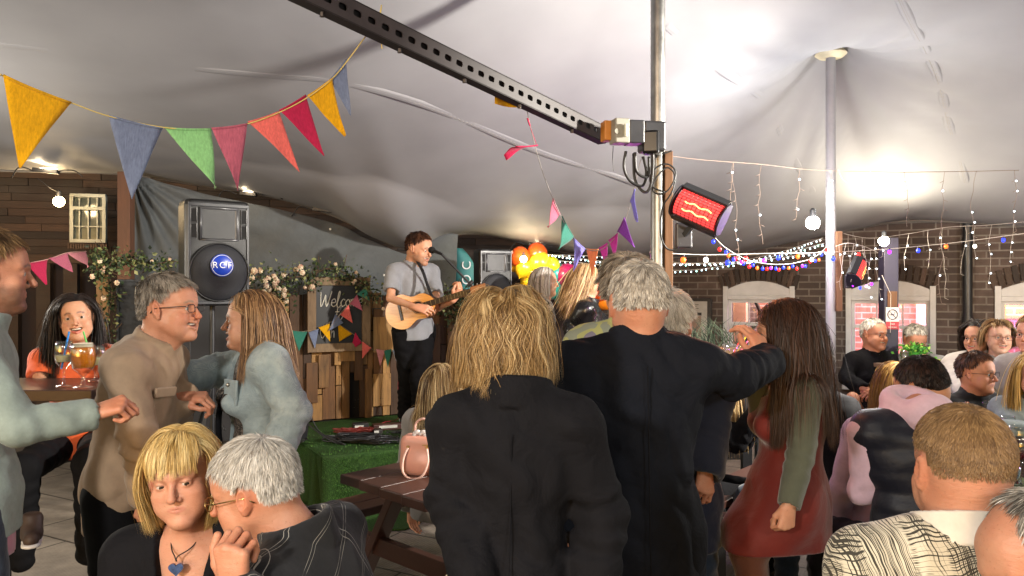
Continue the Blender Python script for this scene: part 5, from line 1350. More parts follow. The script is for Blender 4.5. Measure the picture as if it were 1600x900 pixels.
icy = [P(1042, 243, 4.0), P(1100, 250, 4.2), P(1190, 257, 4.6), P(1250, 264, 4.9), P(1300, 267, 5.1), P(1400, 269, 5.3), P(1500, 268, 5.5), P(1592, 266, 5.6)]
def icicles(label, line, drops, cordcol, strength=5):
    path = bez([np.array(p) for p in line], 8); pp = np.array(path); root = thing('icicle_lights', label, 'string lights', path[0], 'strings of lights')
    mt = paint('cord_'+cordcol, cordcol, .6); m = MB(); m.tube(path, .0022, 5); m.build('cord', mt, root, smooth=True)
    em = emit('ice_led', (.75, .9, 1, 1), strength); em2 = emit('ice_led_off', (.6, .62, .6, 1), .4); g = random.Random(len(drops))
    for px, ln, on in drops:
        i = int(np.argmin(abs((pp[:, 0]/pp[:, 1]*FPX+800)-px))); p = pp[i].copy(); pts = [p.copy()]; n = max(3, int(ln/14)); D = p[1]; stp = ln/n/FPX*D
        m = MB()
        for k in range(n):
            p = p+np.array([g.uniform(-.25, .25)*stp, 0, -stp]); pts.append(p.copy())
            if g.random() < .65: q = p+np.array([g.choice([-1, 1])*.028, -.004, -.012]); m.tube([p, q], .0013, 4)
        m.tube(bez(pts, 4), .0014, 5); m.build('strand', mt, root, smooth=True)
        for k, q in enumerate(pts[1:]):
            if g.random() < (.6 if on else .12): b = MB(); b.ball(q+np.array([.004, -.006, -.004]), .0055, n=8, m=5); b.build('bulb', em, root, smooth=True)
icicles('icicle lights on the long wire across the upper roof', icy, [(1143, 70, 0), (1145, 150, 0), (1190, 125, 0), (1252, 78, 1), (1305, 90, 1), (1415, 85, 0), (1470, 205, 0), (1530, 95, 0), (1585, 95, 1)], '7d6a5e')
m = MB(); icl = [P(1310, 265, 5.1), P(1318, 282, 5.1), P(1338, 291, 5.1), P(1355, 283, 5.1), P(1360, 268, 5.1)]; m.tube(bez(icl, 6), .002, 5); o = m.build('slack_wire', paint('cord_b39d8f', 'b39d8f', .6), smooth=True); tag(o, 'slack loop of brown wire under the icicle light line', 'wire')
icicles('white icicle lights tangled along the hem above the middle window', [P(1318, 365, 6.0), P(1360, 372, 6.2), P(1420, 365, 6.4), P(1480, 355, 6.5), P(1540, 352, 6.5), P(1620, 345, 6.5)], [(1325, 65, 1), (1335, 40, 0), (1345, 55, 0), (1365, 95, 1), (1380, 30, 0), (1420, 55, 1), (1448, 60, 0), (1472, 110, 0), (1510, 75, 0), (1525, 50, 1), (1552, 90, 1), (1588, 60, 1)], 'a89f95')
icicles('small white fairy tangle around the small heater', [P(1305, 385, 5.8), P(1325, 380, 5.75), P(1350, 385, 5.75), P(1372, 395, 5.8)], [(1310, 70, 0), (1322, 45, 1), (1333, 60, 0), (1350, 35, 0), (1360, 90, 1)], 'a89f95')
string_lights('festoon_lights', 'blue and violet lights draped under the small heater', [P(1330, 440, 5.8), P(1345, 448, 5.75), P(1362, 440, 5.75)], .05, .011, [PU, BL, (1, .5, .9)], strength=2.2)
lamp('purple_light', 'POINT', P(1040, 415, 5.2), 5.0, (.45, .12, 1), .08)
lamp('violet_light', 'POINT', P(1300, 420, 5.4), 3.0, (.55, .25, 1), .08)
lamp('pink_light', 'POINT', P(980, 410, 5.0), 3.5, (1, .2, .8), .08)

lamp('pole_bulb_light', 'POINT', P(1262, 356, 5.6), 16, (1, .97, .92), .05)
lamp('window_bulb_light', 'POINT', P(1381, 384, 6.45), 20, (1, .92, .78), .05)

for (x, y, z), lb in ((FL_D, 'added fill bulb out of view behind the camera, toward the seated couple'), (FL_E, 'added fill bulb out of view behind the camera, toward the cropped man'), ((-3.7, 4.2, 1.9), 'added fill bulb hung out of view past the bearded man'), ((4.7, 4.4, 1.75), 'added fill bulb hung out of view past the end of the long table')):  # made-up bulb bodies for the unseen fill lamps
    c = np.array([x, y, z+.16]); bulb(lb, c, .045, WB, [c+[0, 0, .1], c+[.01, 0, .4], [x, y, float(tent_z(x, y))-.02]], group='added fill bulbs out of view')
floodlight('floodlight on the side of the yard aimed at the stage', tuple(np.array(FL_A)+np.array([.06, -.05, .02])), (-1.9, 6.6, 1.25), LITW, 1.0)
# ================================================================== STAGE GEAR, TABLES AND SMALL THINGS
def speaker(label, px0, py0, px1, py1, D, yaw, stand_z=0, badge=True):
    a, b = P(px0, py0, D), P(px1, py1, D); h = a[2]-b[2]; w = h*.60; dp = h*.52; c = (a+b)/2; R = frame(yaw)   # front = -y local
    root = thing('loudspeaker', label, 'loudspeaker', (c[0], c[1], b[2]))
    L = lambda x, y, z: c+R@np.array([x*w, y*dp, z*h])
    BK = paint('speaker_body', '0f1012', .42, var=.2, bump=.25, bscale=300); GRL = paint('speaker_grille', '10131b', .6, var=.3, nscale=200, bump=.6, bscale=500)
    # tapered cabinet: body profile seen from above
    prof = [(-.5, -.42), (-.44, -.5), (.44, -.5), (.5, -.42), (.47, .1), (.30, .5), (-.30, .5), (-.47, .1)]
    m = MB(); n = len(prof); rows = [(-.5, .96), (-.47, 1.), (.44, 1.), (.485, .97), (.5, .90)]; vs = []
    for z, k in rows: vs += [L(x*k, y*k, z) for x, y in prof]
    fs = [(i*n+j, i*n+(j+1) % n, (i+1)*n+(j+1) % n, (i+1)*n+j) for i in range(len(rows)-1) for j in range(n)]+[tuple(range(n-1, -1, -1)), tuple((len(rows)-1)*n+j for j in range(n))]
    m.add(vs, fs); m.build('cabinet', BK, root, bevel=.012)
    fz = -.5
    # raised front bezel
    m = MB()
    for (x0, x1, z0, z1) in ((-.47, -.43, -.47, .45), (.43, .47, -.47, .45), (-.47, .47, .43, .465), (-.47, .47, -.485, -.455)): m.hexa([L(x0, fz-.02, z0), L(x1, fz-.02, z0), L(x1, fz, z0), L(x0, fz, z0), L(x0, fz-.02, z1), L(x1, fz-.02, z1), L(x1, fz, z1), L(x0, fz, z1)])
    m.build('bezel', paint('speaker_bezel', '33353a', .35), root, bevel=.004)
    # woofer grille disc with rim
    Rf = R@np.array([[1, 0, 0], [0, 0, -1], [0, 1, 0]], float)
    m = MB(); rr = .445*w; m.lathe([(0, .010), (rr*.6, .022), (rr*.93, .012), (rr, 0), (rr, -.02)], L(0, fz-.02, -.185), Rf, n=48); m.build('woofer_grille', GRL, root, smooth='auto')
    m = MB(); m.tube([L(0, fz-.03, -.185)+Rf@np.array([rr*1.02*math.cos(t), rr*1.02*math.sin(t), 0]) for t in np.linspace(0, 2*PI, 49)[:-1]], .006, 8, closed=True); m.build('woofer_rim', BK, root, smooth=True)
    # horn: flared recess
    m = MB(); G = []
    for k, (sx, sz, y) in enumerate(((.30, .155, -.525), (.26, .135, -.50), (.15, .085, -.40), (.07, .05, -.22))):
        G.append([L(sx*cx, y, .27+sz*cz) for cx, cz in ((-1, -1), (-.5, -1.02), (0, -1.04), (.5, -1.02), (1, -1), (1.0, 0), (1, 1), (0, 1.02), (-1, 1), (-1.0, 0), (-1, -1))])
    m.grid(G); m.add([L(sx2*.07, -.22, .27+sz2*.05) for sx2, sz2 in ((-1, -1), (1, -1), (1, 1), (-1, 1))], [(0, 1, 2, 3)])
    m.build('horn', paint('horn_plastic', '3c3d40', .3, var=.12), root, smooth='auto', solid=.003)
    for sx in (-1, 1):
        for z in (.345, .20):
            m = MB(); m.hexa([L(sx*.385-.035, fz-.012, z-.06), L(sx*.385+.035, fz-.012, z-.06), L(sx*.385+.035, fz-.004, z-.06), L(sx*.385-.035, fz-.004, z-.06), L(sx*.385-.035, fz-.012, z+.06), L(sx*.385+.035, fz-.012, z+.06), L(sx*.385+.035, fz-.004, z+.06), L(sx*.385-.035, fz-.004, z+.06)])
            m.build('port', paint('port_black', '050506', .8), root)
            m = MB(); pr = [L(sx*.385+q[0]*.045, fz-.016, z+q[1]*.068) for q in ((-1, -1), (1, -1), (1, 1), (-1, 1))]; m.tube(pr, .0035, 6, closed=True); m.build('port_rim', paint('horn_plastic', '3a3b3f'), root)
    if badge:
        m = MB(); m.lathe([(0, .004), (.060*w/.36, .003), (.064*w/.36, 0)], L(0.02, fz-.10, -.12), Rf, n=32)
        bd = m.build('badge', paint('badge_blue', '1338a8', .3, var=.05), root, smooth='auto')
        for i_, ch in enumerate('RCF'): put_text('badge_lettering', ch, .050*w/.36, paint('badge_white', 'd8dde6', .4), L(0.02, fz-.126, -.12)+R[:, 0]*((i_-1)*.040*w/.36), R[:, 0], (0, 0, 1), bd)
        m = MB(); m.tube([L(0.02, fz-.115, -.12)+Rf@np.array([.058*w/.36*math.cos(t), .058*w/.36*math.sin(t), 0]) for t in np.linspace(0, 2*PI, 33)[:-1]], .002, 6, closed=True); m.build('badge_ring', paint('badge_white', 'd8dde6', .4), bd)
    return root, c, R
sp1, sc1, sR1 = speaker('large black loudspeaker with a round blue badge on a tripod pole', 272, 316, 386, 477, 5.2, 38)
sp2, sc2, sR2 = speaker('smaller black loudspeaker before the balloons', 733, 390, 799, 482, 7.2, 24, badge=False)
def spk_stand(label, c, z, hub=1.0, spread=.45):
    root = thing('speaker_stand', label, 'stand', (c[0], c[1], 0)); m = MB(); m.tube([(c[0], c[1], .35), (c[0], c[1], z)], .018, 12); m.build('pole', BLK, root, smooth='auto')
    m = MB(); m.lathe([(.03, 0), (.03, .07)], (c[0], c[1], hub), n=14); m.build('hub', BLK, root)
    for k in range(3):
        a = 2*PI*k/3+.5; f = np.array([c[0]+spread*math.cos(a), c[1]+spread*math.sin(a), .012]); h = np.array([c[0], c[1], hub+.03]); m = MB(); m.bar(h, f, .025, .012); m.bar(h*[1, 1, 0]+[0, 0, .38], h*.5+f*.5, .02, .008); m.build('leg', BLK, root, bevel=.002)
spk_stand('black tripod stand under the large loudspeaker', (sc1[0], sc1[1]+.03), P(0, 477, 5.2)[2]); spk_stand('black tripod stand under the smaller loudspeaker', (sc2[0], sc2[1]), P(0, 482, 7.2)[2])
# cables hanging under the large loudspeaker
m = MB(); m.tube(bez([P(292, 430, 5.0), P(288, 470, 5.1), P(296, 520, 5.15), P(300, 590, 5.15), P(330, 640, 5.1), P(352, 672, 5.0)], 8), .006, 6); o = m.build('speaker_cable', BLK, smooth=True); tag(o, 'black cable hanging from the large loudspeaker', 'cable')
# dark amplifier cover boards beside the stand
m = MB(); m.box(P(300, 560, 5.9), (.62, .03, 1.3), frame(25)); o = m.build('black_panel', paint('panel', '15161a', .6)); tag(o, 'plain black panel standing behind the large loudspeaker pole', 'panel')
# ------------------------------------------------------------------ blackboards
CHALK = paint('chalk', 'c9c6bb', .95, var=.15, nscale=80)
def board(label, sx0, sx1, z0, z1, off, fw, frm, parent=None, sname='blackboard', tilt=0):
    root = thing(sname, label, 'blackboard', pw((sx0+sx1)/2, z0, off)); Rz = frame(math.degrees(PANG))
    m = MB(); m.box(pw((sx0+sx1)/2, (z0+z1)/2, off), (sx1-sx0, .012, z1-z0), Rz)
    m.build('slate', paint('slate', '15171a', .55, var=.5, nscale=4), root)
    m = MB()
    for (a, b, c, d) in ((sx0-fw, sx0, z0-fw, z1+fw), (sx1, sx1+fw, z0-fw, z1+fw)): m.tint = .5; m.box(pw((a+b)/2, (c+d)/2, off+.012), (fw, .035, d-c), Rz)
    for (c, d) in ((z0-fw, z0), (z1, z1+fw)): m.tint = .7; m.box(pw((sx0+sx1)/2, (c+d)/2, off+.010), (sx1-sx0, .032, fw), Rz)
    m.build('frame', frm, root, bevel=.003); return root
FRM = tinted('frame_wood', [(0, '4d3a29'), (.5, '7a644b'), (1, '978063')], .75, (14, 14, 3, 2.5), .4, stain=.45)
s0, D0 = px_on_plank(493, .06); s1, D1 = px_on_plank(565, .06)
zt, zb = CAMH+(450-446)/FPX*((D0+D1)/2), CAMH-(536-450)/FPX*((D0+D1)/2)
bb = board('framed blackboard with Welcome chalked on it', s0, s1, zb, zt, .06, .075, FRM)
def stroke(root, name, strokes, ox, oz, sc, off, r=.0042, slant=.12):
    m = MB()
    for st in strokes:
        p = bez([pw(ox+(x+slant*y)*sc, oz+y*sc, off) for x, y in st], 6) if len(st) > 2 else [pw(ox+(x+slant*y)*sc, oz+y*sc, off) for x, y in st]
        m.tube(p, r, 5)
    return m.build(name, CHALK, root)
GL = {  # handwritten strokes, x-height 1
    'W': ([[(0, 2), (.25, 0), (.7, 1.6)], [(.7, 1.6), (1.0, 0), (1.5, 2.1)]], 1.55), 'e': ([[(0, .5), (.6, .6), (.5, 1.), (.15, .9), (.1, .3), (.4, 0), (.75, .2)]], .8), 'l': ([[(0, .2), (.3, 1.6), (.25, 2.1), (.1, 1.6), (.1, .1), (.4, -.1), (.6, .2)]], .55),
    'c': ([[(.6, .85), (.3, 1.), (.05, .5), (.3, 0), (.65, .2)]], .7), 'o': ([[(.3, 1.), (0, .5), (.3, 0), (.6, .5), (.35, 1.)]], .72), 'm': ([[(0, 1.), (.05, 0)], [(.05, .7), (.3, 1.), (.4, 0)], [(.4, .7), (.7, 1.), (.8, 0), (1.0, .1)]], 1.0),
    't': ([[(.3, 1.8), (.25, .2), (.5, 0)], [(0, 1.2), (.6, 1.25)]], .6), 'O': ([[(.5, 1.9), (.05, 1.), (.5, 0), (1., 1.), (.5, 1.9)]], 1.15), 'h': ([[(0, 2), (0, 0)], [(0, .7), (.35, 1.), (.5, 0)]], .65), ' ': ([], .6)}
def write(root, name, txt, ox, oz, sc, off, r=.004):
    x = 0; st = []
    for ch in txt:
        g, w = GL[ch]; st += [[(px_+x, py_) for px_, py_ in s2] for s2 in g]; x += w
    stroke(root, name, st, ox, oz, sc, off, r)
wd = s1-s0; k = wd/6.4
write(bb, 'chalk_writing', 'Welcome', s0+.03, zt-.19, k, .069, .0045); write(bb, 'chalk_writing', 'to', s0+wd*.40, zt-.31, k*.9, .069); write(bb, 'chalk_writing', 'Oth', s0+.03, zt-.47, k*.9, .069, .0045)
s2_, _ = px_on_plank(186, .02); s3_, _ = px_on_plank(283, .02)
bb2 = board('tall dark blackboard partly hidden behind the man in the tan jacket', s2_, s3_, .5, 1.70, .02, .02, paint('bb_frame', '222428', .6))
stroke(bb2, 'chalk_writing', [[(0, 2), (.25, 0), (.7, 1.6)], [(.7, 1.6), (1.0, 0), (1.5, 2.1)], [(1.9, 2.), (1.8, 1.), (1.9, 0)], [(1.9, 2.05), (2.6, 2.15)]], px_on_plank(208, .03)[0], 1.55-.04, .075, .030, .003)
# ------------------------------------------------------------------ flower garlands
LEAF = tinted('garland_leaf', [(0, '141e12'), (.4, '2c3d22'), (.7, '55663a'), (1, '86875a')], .6); PETAL = tinted('garland_petal', [(0, '8f5a4c'), (.5, 'b99580'), (1, 'd5c8ac')], .7); TWIG = paint('twig', '4d3a2a', .9)
def garland(label, path, n, rad, flowers, seed=1, fsize=.03, twigs=6, ls=1.0):
    g = np.random.default_rng(seed); pts = np.array(bez([np.array(p) for p in path], 10)); root = thing('flower_garland', label, 'garland', pts[0], 'flower garlands along the stage backdrop')
    L = np.linspace(0, 1, len(pts)); m = MB(); m.tube(list(pts), .007, 6)
    for k in range(twigs):
        i = g.integers(0, len(pts)); p = pts[i]; d = unit(g.normal(size=3)+[0, -.2, .2]); m.tube(bez([p, p+d*.07, p+d*.14+g.normal(size=3)*.03], 4), .003, 5)
    m.build('stem', TWIG, root, smooth=True)
    t = g.random(n); c = np.stack([np.interp(t, L, pts[:, i]) for i in range(3)], 1)+g.normal(size=(n, 3))*np.array([rad, rad*.55, rad])
    c[:, 1] -= rad*.4
    d = g.normal(size=(n, 3)); d /= np.linalg.norm(d, axis=1)[:, None]; s = g.normal(size=(n, 3)); s -= d*(s*d).sum(1)[:, None]; s /= np.linalg.norm(s, axis=1)[:, None]; nn = np.cross(d, s)
    ln = (.035*(.6+.8*g.random(n))*ls)[:, None]; w = ln*.32
    V = np.stack([c, c+d*ln*.45+s*w+nn*ln*.08, c+d*ln, c+d*ln*.45-s*w+nn*ln*.08], 1).reshape(-1, 3); Q = np.arange(4*n).reshape(-1, 4)
    fast_mesh('leaves', V, Q, LEAF, root, False, {'tint': np.repeat(g.random(n), 4)})
    for k in range(flowers):
        tt = g.random(); p = np.array([np.interp(tt, L, pts[:, i]) for i in range(3)])+g.normal(size=3)*np.array([rad, .015, rad])*.9-np.array([0, rad*.7+.02, 0]); b = MB(); npet = 7
        b.tint = .2; b.ball(p, fsize*.25, n=8, m=5)
        for q in range(npet*2):
            a = 2*PI*q/npet+g.random()*.4; rr = fsize*(.45 if q >= npet else .8); b.tint = min(1, max(0, .75+.25*g.normal())); tip = p+np.array([math.cos(a)*rr, -.006-(.010 if q >= npet else 0)+g.normal()*.003, math.sin(a)*rr]); b.ball((p+tip)/2, (rr*.5, .004, rr*.38), frame(0, 0, -math.degrees(a)), 8, 4)
        b.build('flower', PETAL, root, smooth=True)
def gp(px, py, off=.12): return P(px, py, px_on_plank(px, off)[1])
garland('garland of leaves and cream blossom trailing down the pale timber post', [gp(152, 432, .1), gp(160, 415, .1), gp(175, 450, .1), gp(170, 500, .1), gp(165, 560, .1), gp(158, 600, .1)], 420, .045, 12, 2, .030)
garland('leafy garland running above the tall dark blackboard', [gp(150, 402), gp(185, 408), (gp(225, 412)), gp(272, 410)], 460, .045, 4, 3, .018, 10)
garland('thick garland of cream and pink flowers right of the large loudspeaker', [gp(382, 438), gp(405, 432), gp(430, 445), gp(445, 470), gp(440, 440), gp(470, 432), gp(495, 428)], 520, .06, 34, 4, .034, 8)
garland('thin leafy garland with pale twigs over the Welcome blackboard', [gp(470, 436), gp(515, 420), gp(545, 430), gp(572, 446), gp(590, 470)], 420, .05, 6, 5, .022, 12)
garland('dark leafy garland hanging behind the guitar neck', [gp(680, 470), gp(705, 480), gp(722, 500), gp(715, 460), gp(728, 470)], 500, .075, 3, 6, .02, 8)
# ------------------------------------------------------------------ balloons
def balloon(label, px, py, D, r, col, i):
    c = P(px, py, D); root = thing('balloon', label, 'balloon', c, 'party balloons by the brick corner'); m = MB(); R = frame(rnd.uniform(-40, 40), rnd.uniform(-30, 30), rnd.uniform(-60, 60))
    prof = [(0, -1.22), (.05, -1.2), (.04, -1.12), (.12, -1.05), (.5, -.82), (.85, -.4), (1, .1), (.93, .5), (.68, .82), (.35, .97), (0, 1.02)]
    m.lathe([(a*r, b*r) for a, b in prof], c, R, 20); m.build('skin', paint('balloon_'+col, col, .25, var=.04, spec=.6, coat=.4), root, smooth=True)
bl = [(812, 402, 'd8581c', 'orange', .10), (838, 396, 'd8581c', 'orange', .10), (805, 415, 'e3a11a', 'amber', .07), (818, 420, 'e3b11e', 'amber', .09), (834, 428, 'e8b51c', 'yellow', .09), (828, 442, 'e8b51c', 'yellow', .10), (845, 412, 'd9c92a', 'lemon', .11), (860, 415, 'c9cf2c', 'lime', .09), (866, 430, '1c9a94', 'turquoise', .12), (862, 452, '1c8f80', 'teal', .10), (886, 432, 'b01d5c', 'magenta', .12), (893, 448, 'a01850', 'deep pink', .12), (878, 460, '1b7f7c', 'dark teal', .09), (940, 452, 'd64a12', 'bright orange', .13), (944, 470, 'dc7a1c', 'golden', .10), (902, 430, 'b8245f', 'rose', .09)]
seen = {}
adj = ['small', 'round', 'glossy']
for i, (px, py, hx, nm, r) in enumerate(bl):
    seen[nm] = seen.get(nm, 0)+1
    extra = ['', 'second ', 'third '][seen[nm]-1]
    near = 'by the smaller loudspeaker' if px < 850 else ('above the woman in the floral top' if px < 880 else 'behind the woman in leather')
    balloon(f'{extra}{nm} balloon in the cluster {near}', px, py, 8.25+.05*(i % 3), r*1.15, hx, i)
# teal feather flag banner
m = MB(); G = []
for i in range(12):
    v = i/11; zc = P(0, 388+90*v, 8.0)[2]; w2 = .24*math.sin(min(1, v*1.6+.25)*PI/2); xl = P(712, 0, 8.0)[0]; G.append([(xl+w2*u-.02, 8.0-.03*math.sin(u*4), zc) for u in np.linspace(0, 1, 6)])
fb = thing('banner_flag', 'teal feather banner beside the grey cloth with white lettering', 'banner', (xl, 8.0, 1.0)); m.grid(G); m.build('sail', paint('teal_sail', '2c6b70', .7), fb, smooth=True, solid=.002)
m = MB(); m.tube([(xl-.02, 8.0, .2), (xl-.02, 8.0, P(0, 385, 8)[2])], .01, 8); m.build('mast', BLK, fb)
for i, ch in enumerate('COR'): put_text('lettering', ch, .13, paint('badge_white', 'd8dde6', .4), (xl+.12, 7.955, P(0, 415+22*i, 8.0)[2]), (0, 0, 1), (-1, 0, 0), fb, depth=.001)
# ------------------------------------------------------------------ noticeboard, planter, sign post
def notice():
    k = 1072; t = 2.0
    for it in range(30):
        p = wall_pt(t, 1.3); px = p[0]/p[1]*FPX+800; t += (k-px)*.006
    D = wall_pt(t, 0)[1]; zt, zb = CAMH-(466-450)/FPX*D, CAMH-(560-450)/FPX*D; root = thing('noticeboard', 'framed noticeboard with printed sheets on the brick wall', 'noticeboard', wall_pt(t, zb)); R = frame(math.degrees(WANG))
    m = MB(); m.box(wall_pt(t, (zt+zb)/2, .02), (.62, .035, zt-zb), R); m.build('case', BLK, root, bevel=.005)
    m = MB(); m.box(wall_pt(t-.01, (zt+zb)/2, .041), (.54, .008, zt-zb-.07), R); m.build('sheet', paint('sheet_white', 'a7a49e', .6), root)
    m = MB(); m.box(wall_pt(t-.01, zb+(zt-zb)*.40, .047), (.40, .004, (zt-zb)*.62), R); m.build('poster', paint('poster_tan', '8d7466', .6), root)
    m = MB()
    for i in range(4): m.box(wall_pt(t-.01, zt-.075-.022*i, .0465), (.34-.05*(i % 2), .002, .006), R)
    for i in range(6): m.box(wall_pt(t-.19+.072*i, zt-.185, .0465), (.05, .002, .035), R)
    m.build('printing', paint('ink', '2b2724', .7), root)
notice()
def signpost():
    D = 6.9; x = P(1388, 450, D)[0]; root = thing('sign_post', 'dark violet square post carrying a no smoking sign', 'post', (x, D, 0)); m = MB(); m.box((x, D, 1.05), (.13, .11, 2.1)); m.build('post', paint('post_violet', '241f33', .5, var=.3), root, bevel=.004)
    f = D-.058; c = P(1389, 486, D); h = .115; m = MB(); z0, z1 = P(0, 502, D)[2], P(0, 480, D)[2]
    m.box((c[0], f-.003, (z0+z1)/2), (h, .005, z1-z0)); sg = m.build('sign_plate', paint('sign_white', 'cfcdca', .4), root)
    z2 = P(0, 514, D)[2]; m = MB(); m.box((c[0], f-.003, (z0+z2)/2-.001), (h, .005, z0-z2-.004)); m.build('red_panel', paint('sign_red', 'a51f28', .4), root)
    cz = (z0+z1)/2; ring = [(c[0]+.043*math.cos(a), f-.008, cz+.043*math.sin(a)) for a in np.linspace(0, 2*PI, 33)[:-1]]; m = MB(); m.tube(ring, .004, 6, closed=True); m.bar((c[0]-.03, f-.008, cz+.03), (c[0]+.03, f-.008, cz-.03), .006, .004, up=(0, 1, 0)); m.build('ban_ring', paint('sign_dark', '3b1d3c', .5), root)
    m = MB(); m.box((c[0]-.005, f-.007, cz-.002), (.042, .003, .009)); m.tube([(c[0]+.018, f-.007, cz+.005), (c[0]+.022, f-.007, cz+.014), (c[0]+.017, f-.007, cz+.022)], .002, 5); m.build('cigarette', paint('sign_dark', '3b1d3c', .5), root)
    put_text('sign_lettering', 'NO', .022, paint('sign_white', 'cfcdca', .4), (c[0], f-.0075, z0-.022), (1, 0, 0), (0, 0, 1), root); put_text('sign_lettering', 'SMOKING', .016, paint('sign_white', 'cfcdca', .4), (c[0], f-.0075, z2+.018), (1, 0, 0), (0, 0, 1), root)
    m = MB(); z3 = P(0, 465, D)[2]; m.box((c[0], f-.004, (z3+z1)/2+.03), (.085, .008, .14)); m.build('wood_plaque', BATT, root, bevel=.002)
    m = MB(); m.tube([P(1378, 430, 6.8), P(1392, 460, 6.82), P(1391, 520, 6.82)], .0018, 5); m.build('dangling_wire', paint('cord_d8cfc4', 'd8cfc4'), root)
signpost()
def planter():
    D = 6.6; a, b = P(1078, 541, D), P(1150, 560, D); root = thing('planter_box', 'pale wooden planter box full of spiky grasses', 'planter', (a[0], D, 0)); m = MB(); cx = (a[0]+b[0])/2; w = b[0]-a[0]+.1
    m.tint = .8
    for k in range(4): m.box((cx, D, a[2]-.06-.125*k), (w, .28, .115))
    m.build('box', BATT, root, bevel=.004); m = MB(); m.box((cx, D, a[2]-.55-.15), (w-.06, .22, .5)); m.build('plinth', BLK, root)
    g = np.random.default_rng(4); m = MB()
    for k in range(90):
        p = np.array([cx+g.uniform(-w/2, w/2)*.9, D+g.uniform(-.1, .1), a[2]-.01]); d = np.array([g.normal()*.12, g.normal()*.08, .16+.12*g.random()]); m.tint = g.random(); m.tube([p, p+d*.6, p+d+[d[0]*.4, 0, -.01]], [.003, .0025, .0008], 4)
    m.build('grass_blades', tinted('grassy', [(0, '18261a'), (.6, '3a4a38'), (1, '6d7a62')]), root)
planter()
# ------------------------------------------------------------------ mic stand, guitar, handbag, cables
def mic():
    root = thing('microphone_stand', 'black boom microphone stand in front of the singer', 'microphone stand', (-.25, 6.3, .45)); m = MB(); bx_ = P(745, 450, 6.3)[0]
    m.tube([(bx_+.03, 6.3, .47), (bx_+.03, 6.3, 1.5)], .010, 10); m.build('upright', BLK, root); m = MB()
    A, B = P(690, 397, 6.30), P(752, 462, 6.30); m.tube([A, B], .010, 8); m.build('boom', BLK, root, smooth='auto'); m = MB(); m.lathe([(.015, -.03), (.02, 0), (.015, .03)], P(735, 443, 6.3), frame(0, 0, 45), 12); m.build('clutch', BLK, root)
    m = MB(); d = unit(P(668, 388, 6.42)-A); m.tube([A, A+d*.10], [.012, .016], 12); m.build('microphone_body', paint('mic_body', '1b1b1d', .35), root, smooth='auto'); m = MB(); m.ball(A+d*.125, (.030, .030, .036), frame_from(d), 16, 10); m.build('mic_head', paint('mic_foam', '0d0d0e', .9, bump=.6, bscale=900), root, smooth=True)
    for k in range(3): a = k*2.09; m = MB(); m.tube([(bx_+.03, 6.3, .56), (bx_+.03+.3*math.cos(a), 6.3+.3*math.sin(a), .462)], .009, 6); m.build('leg', BLK, root)
mic()
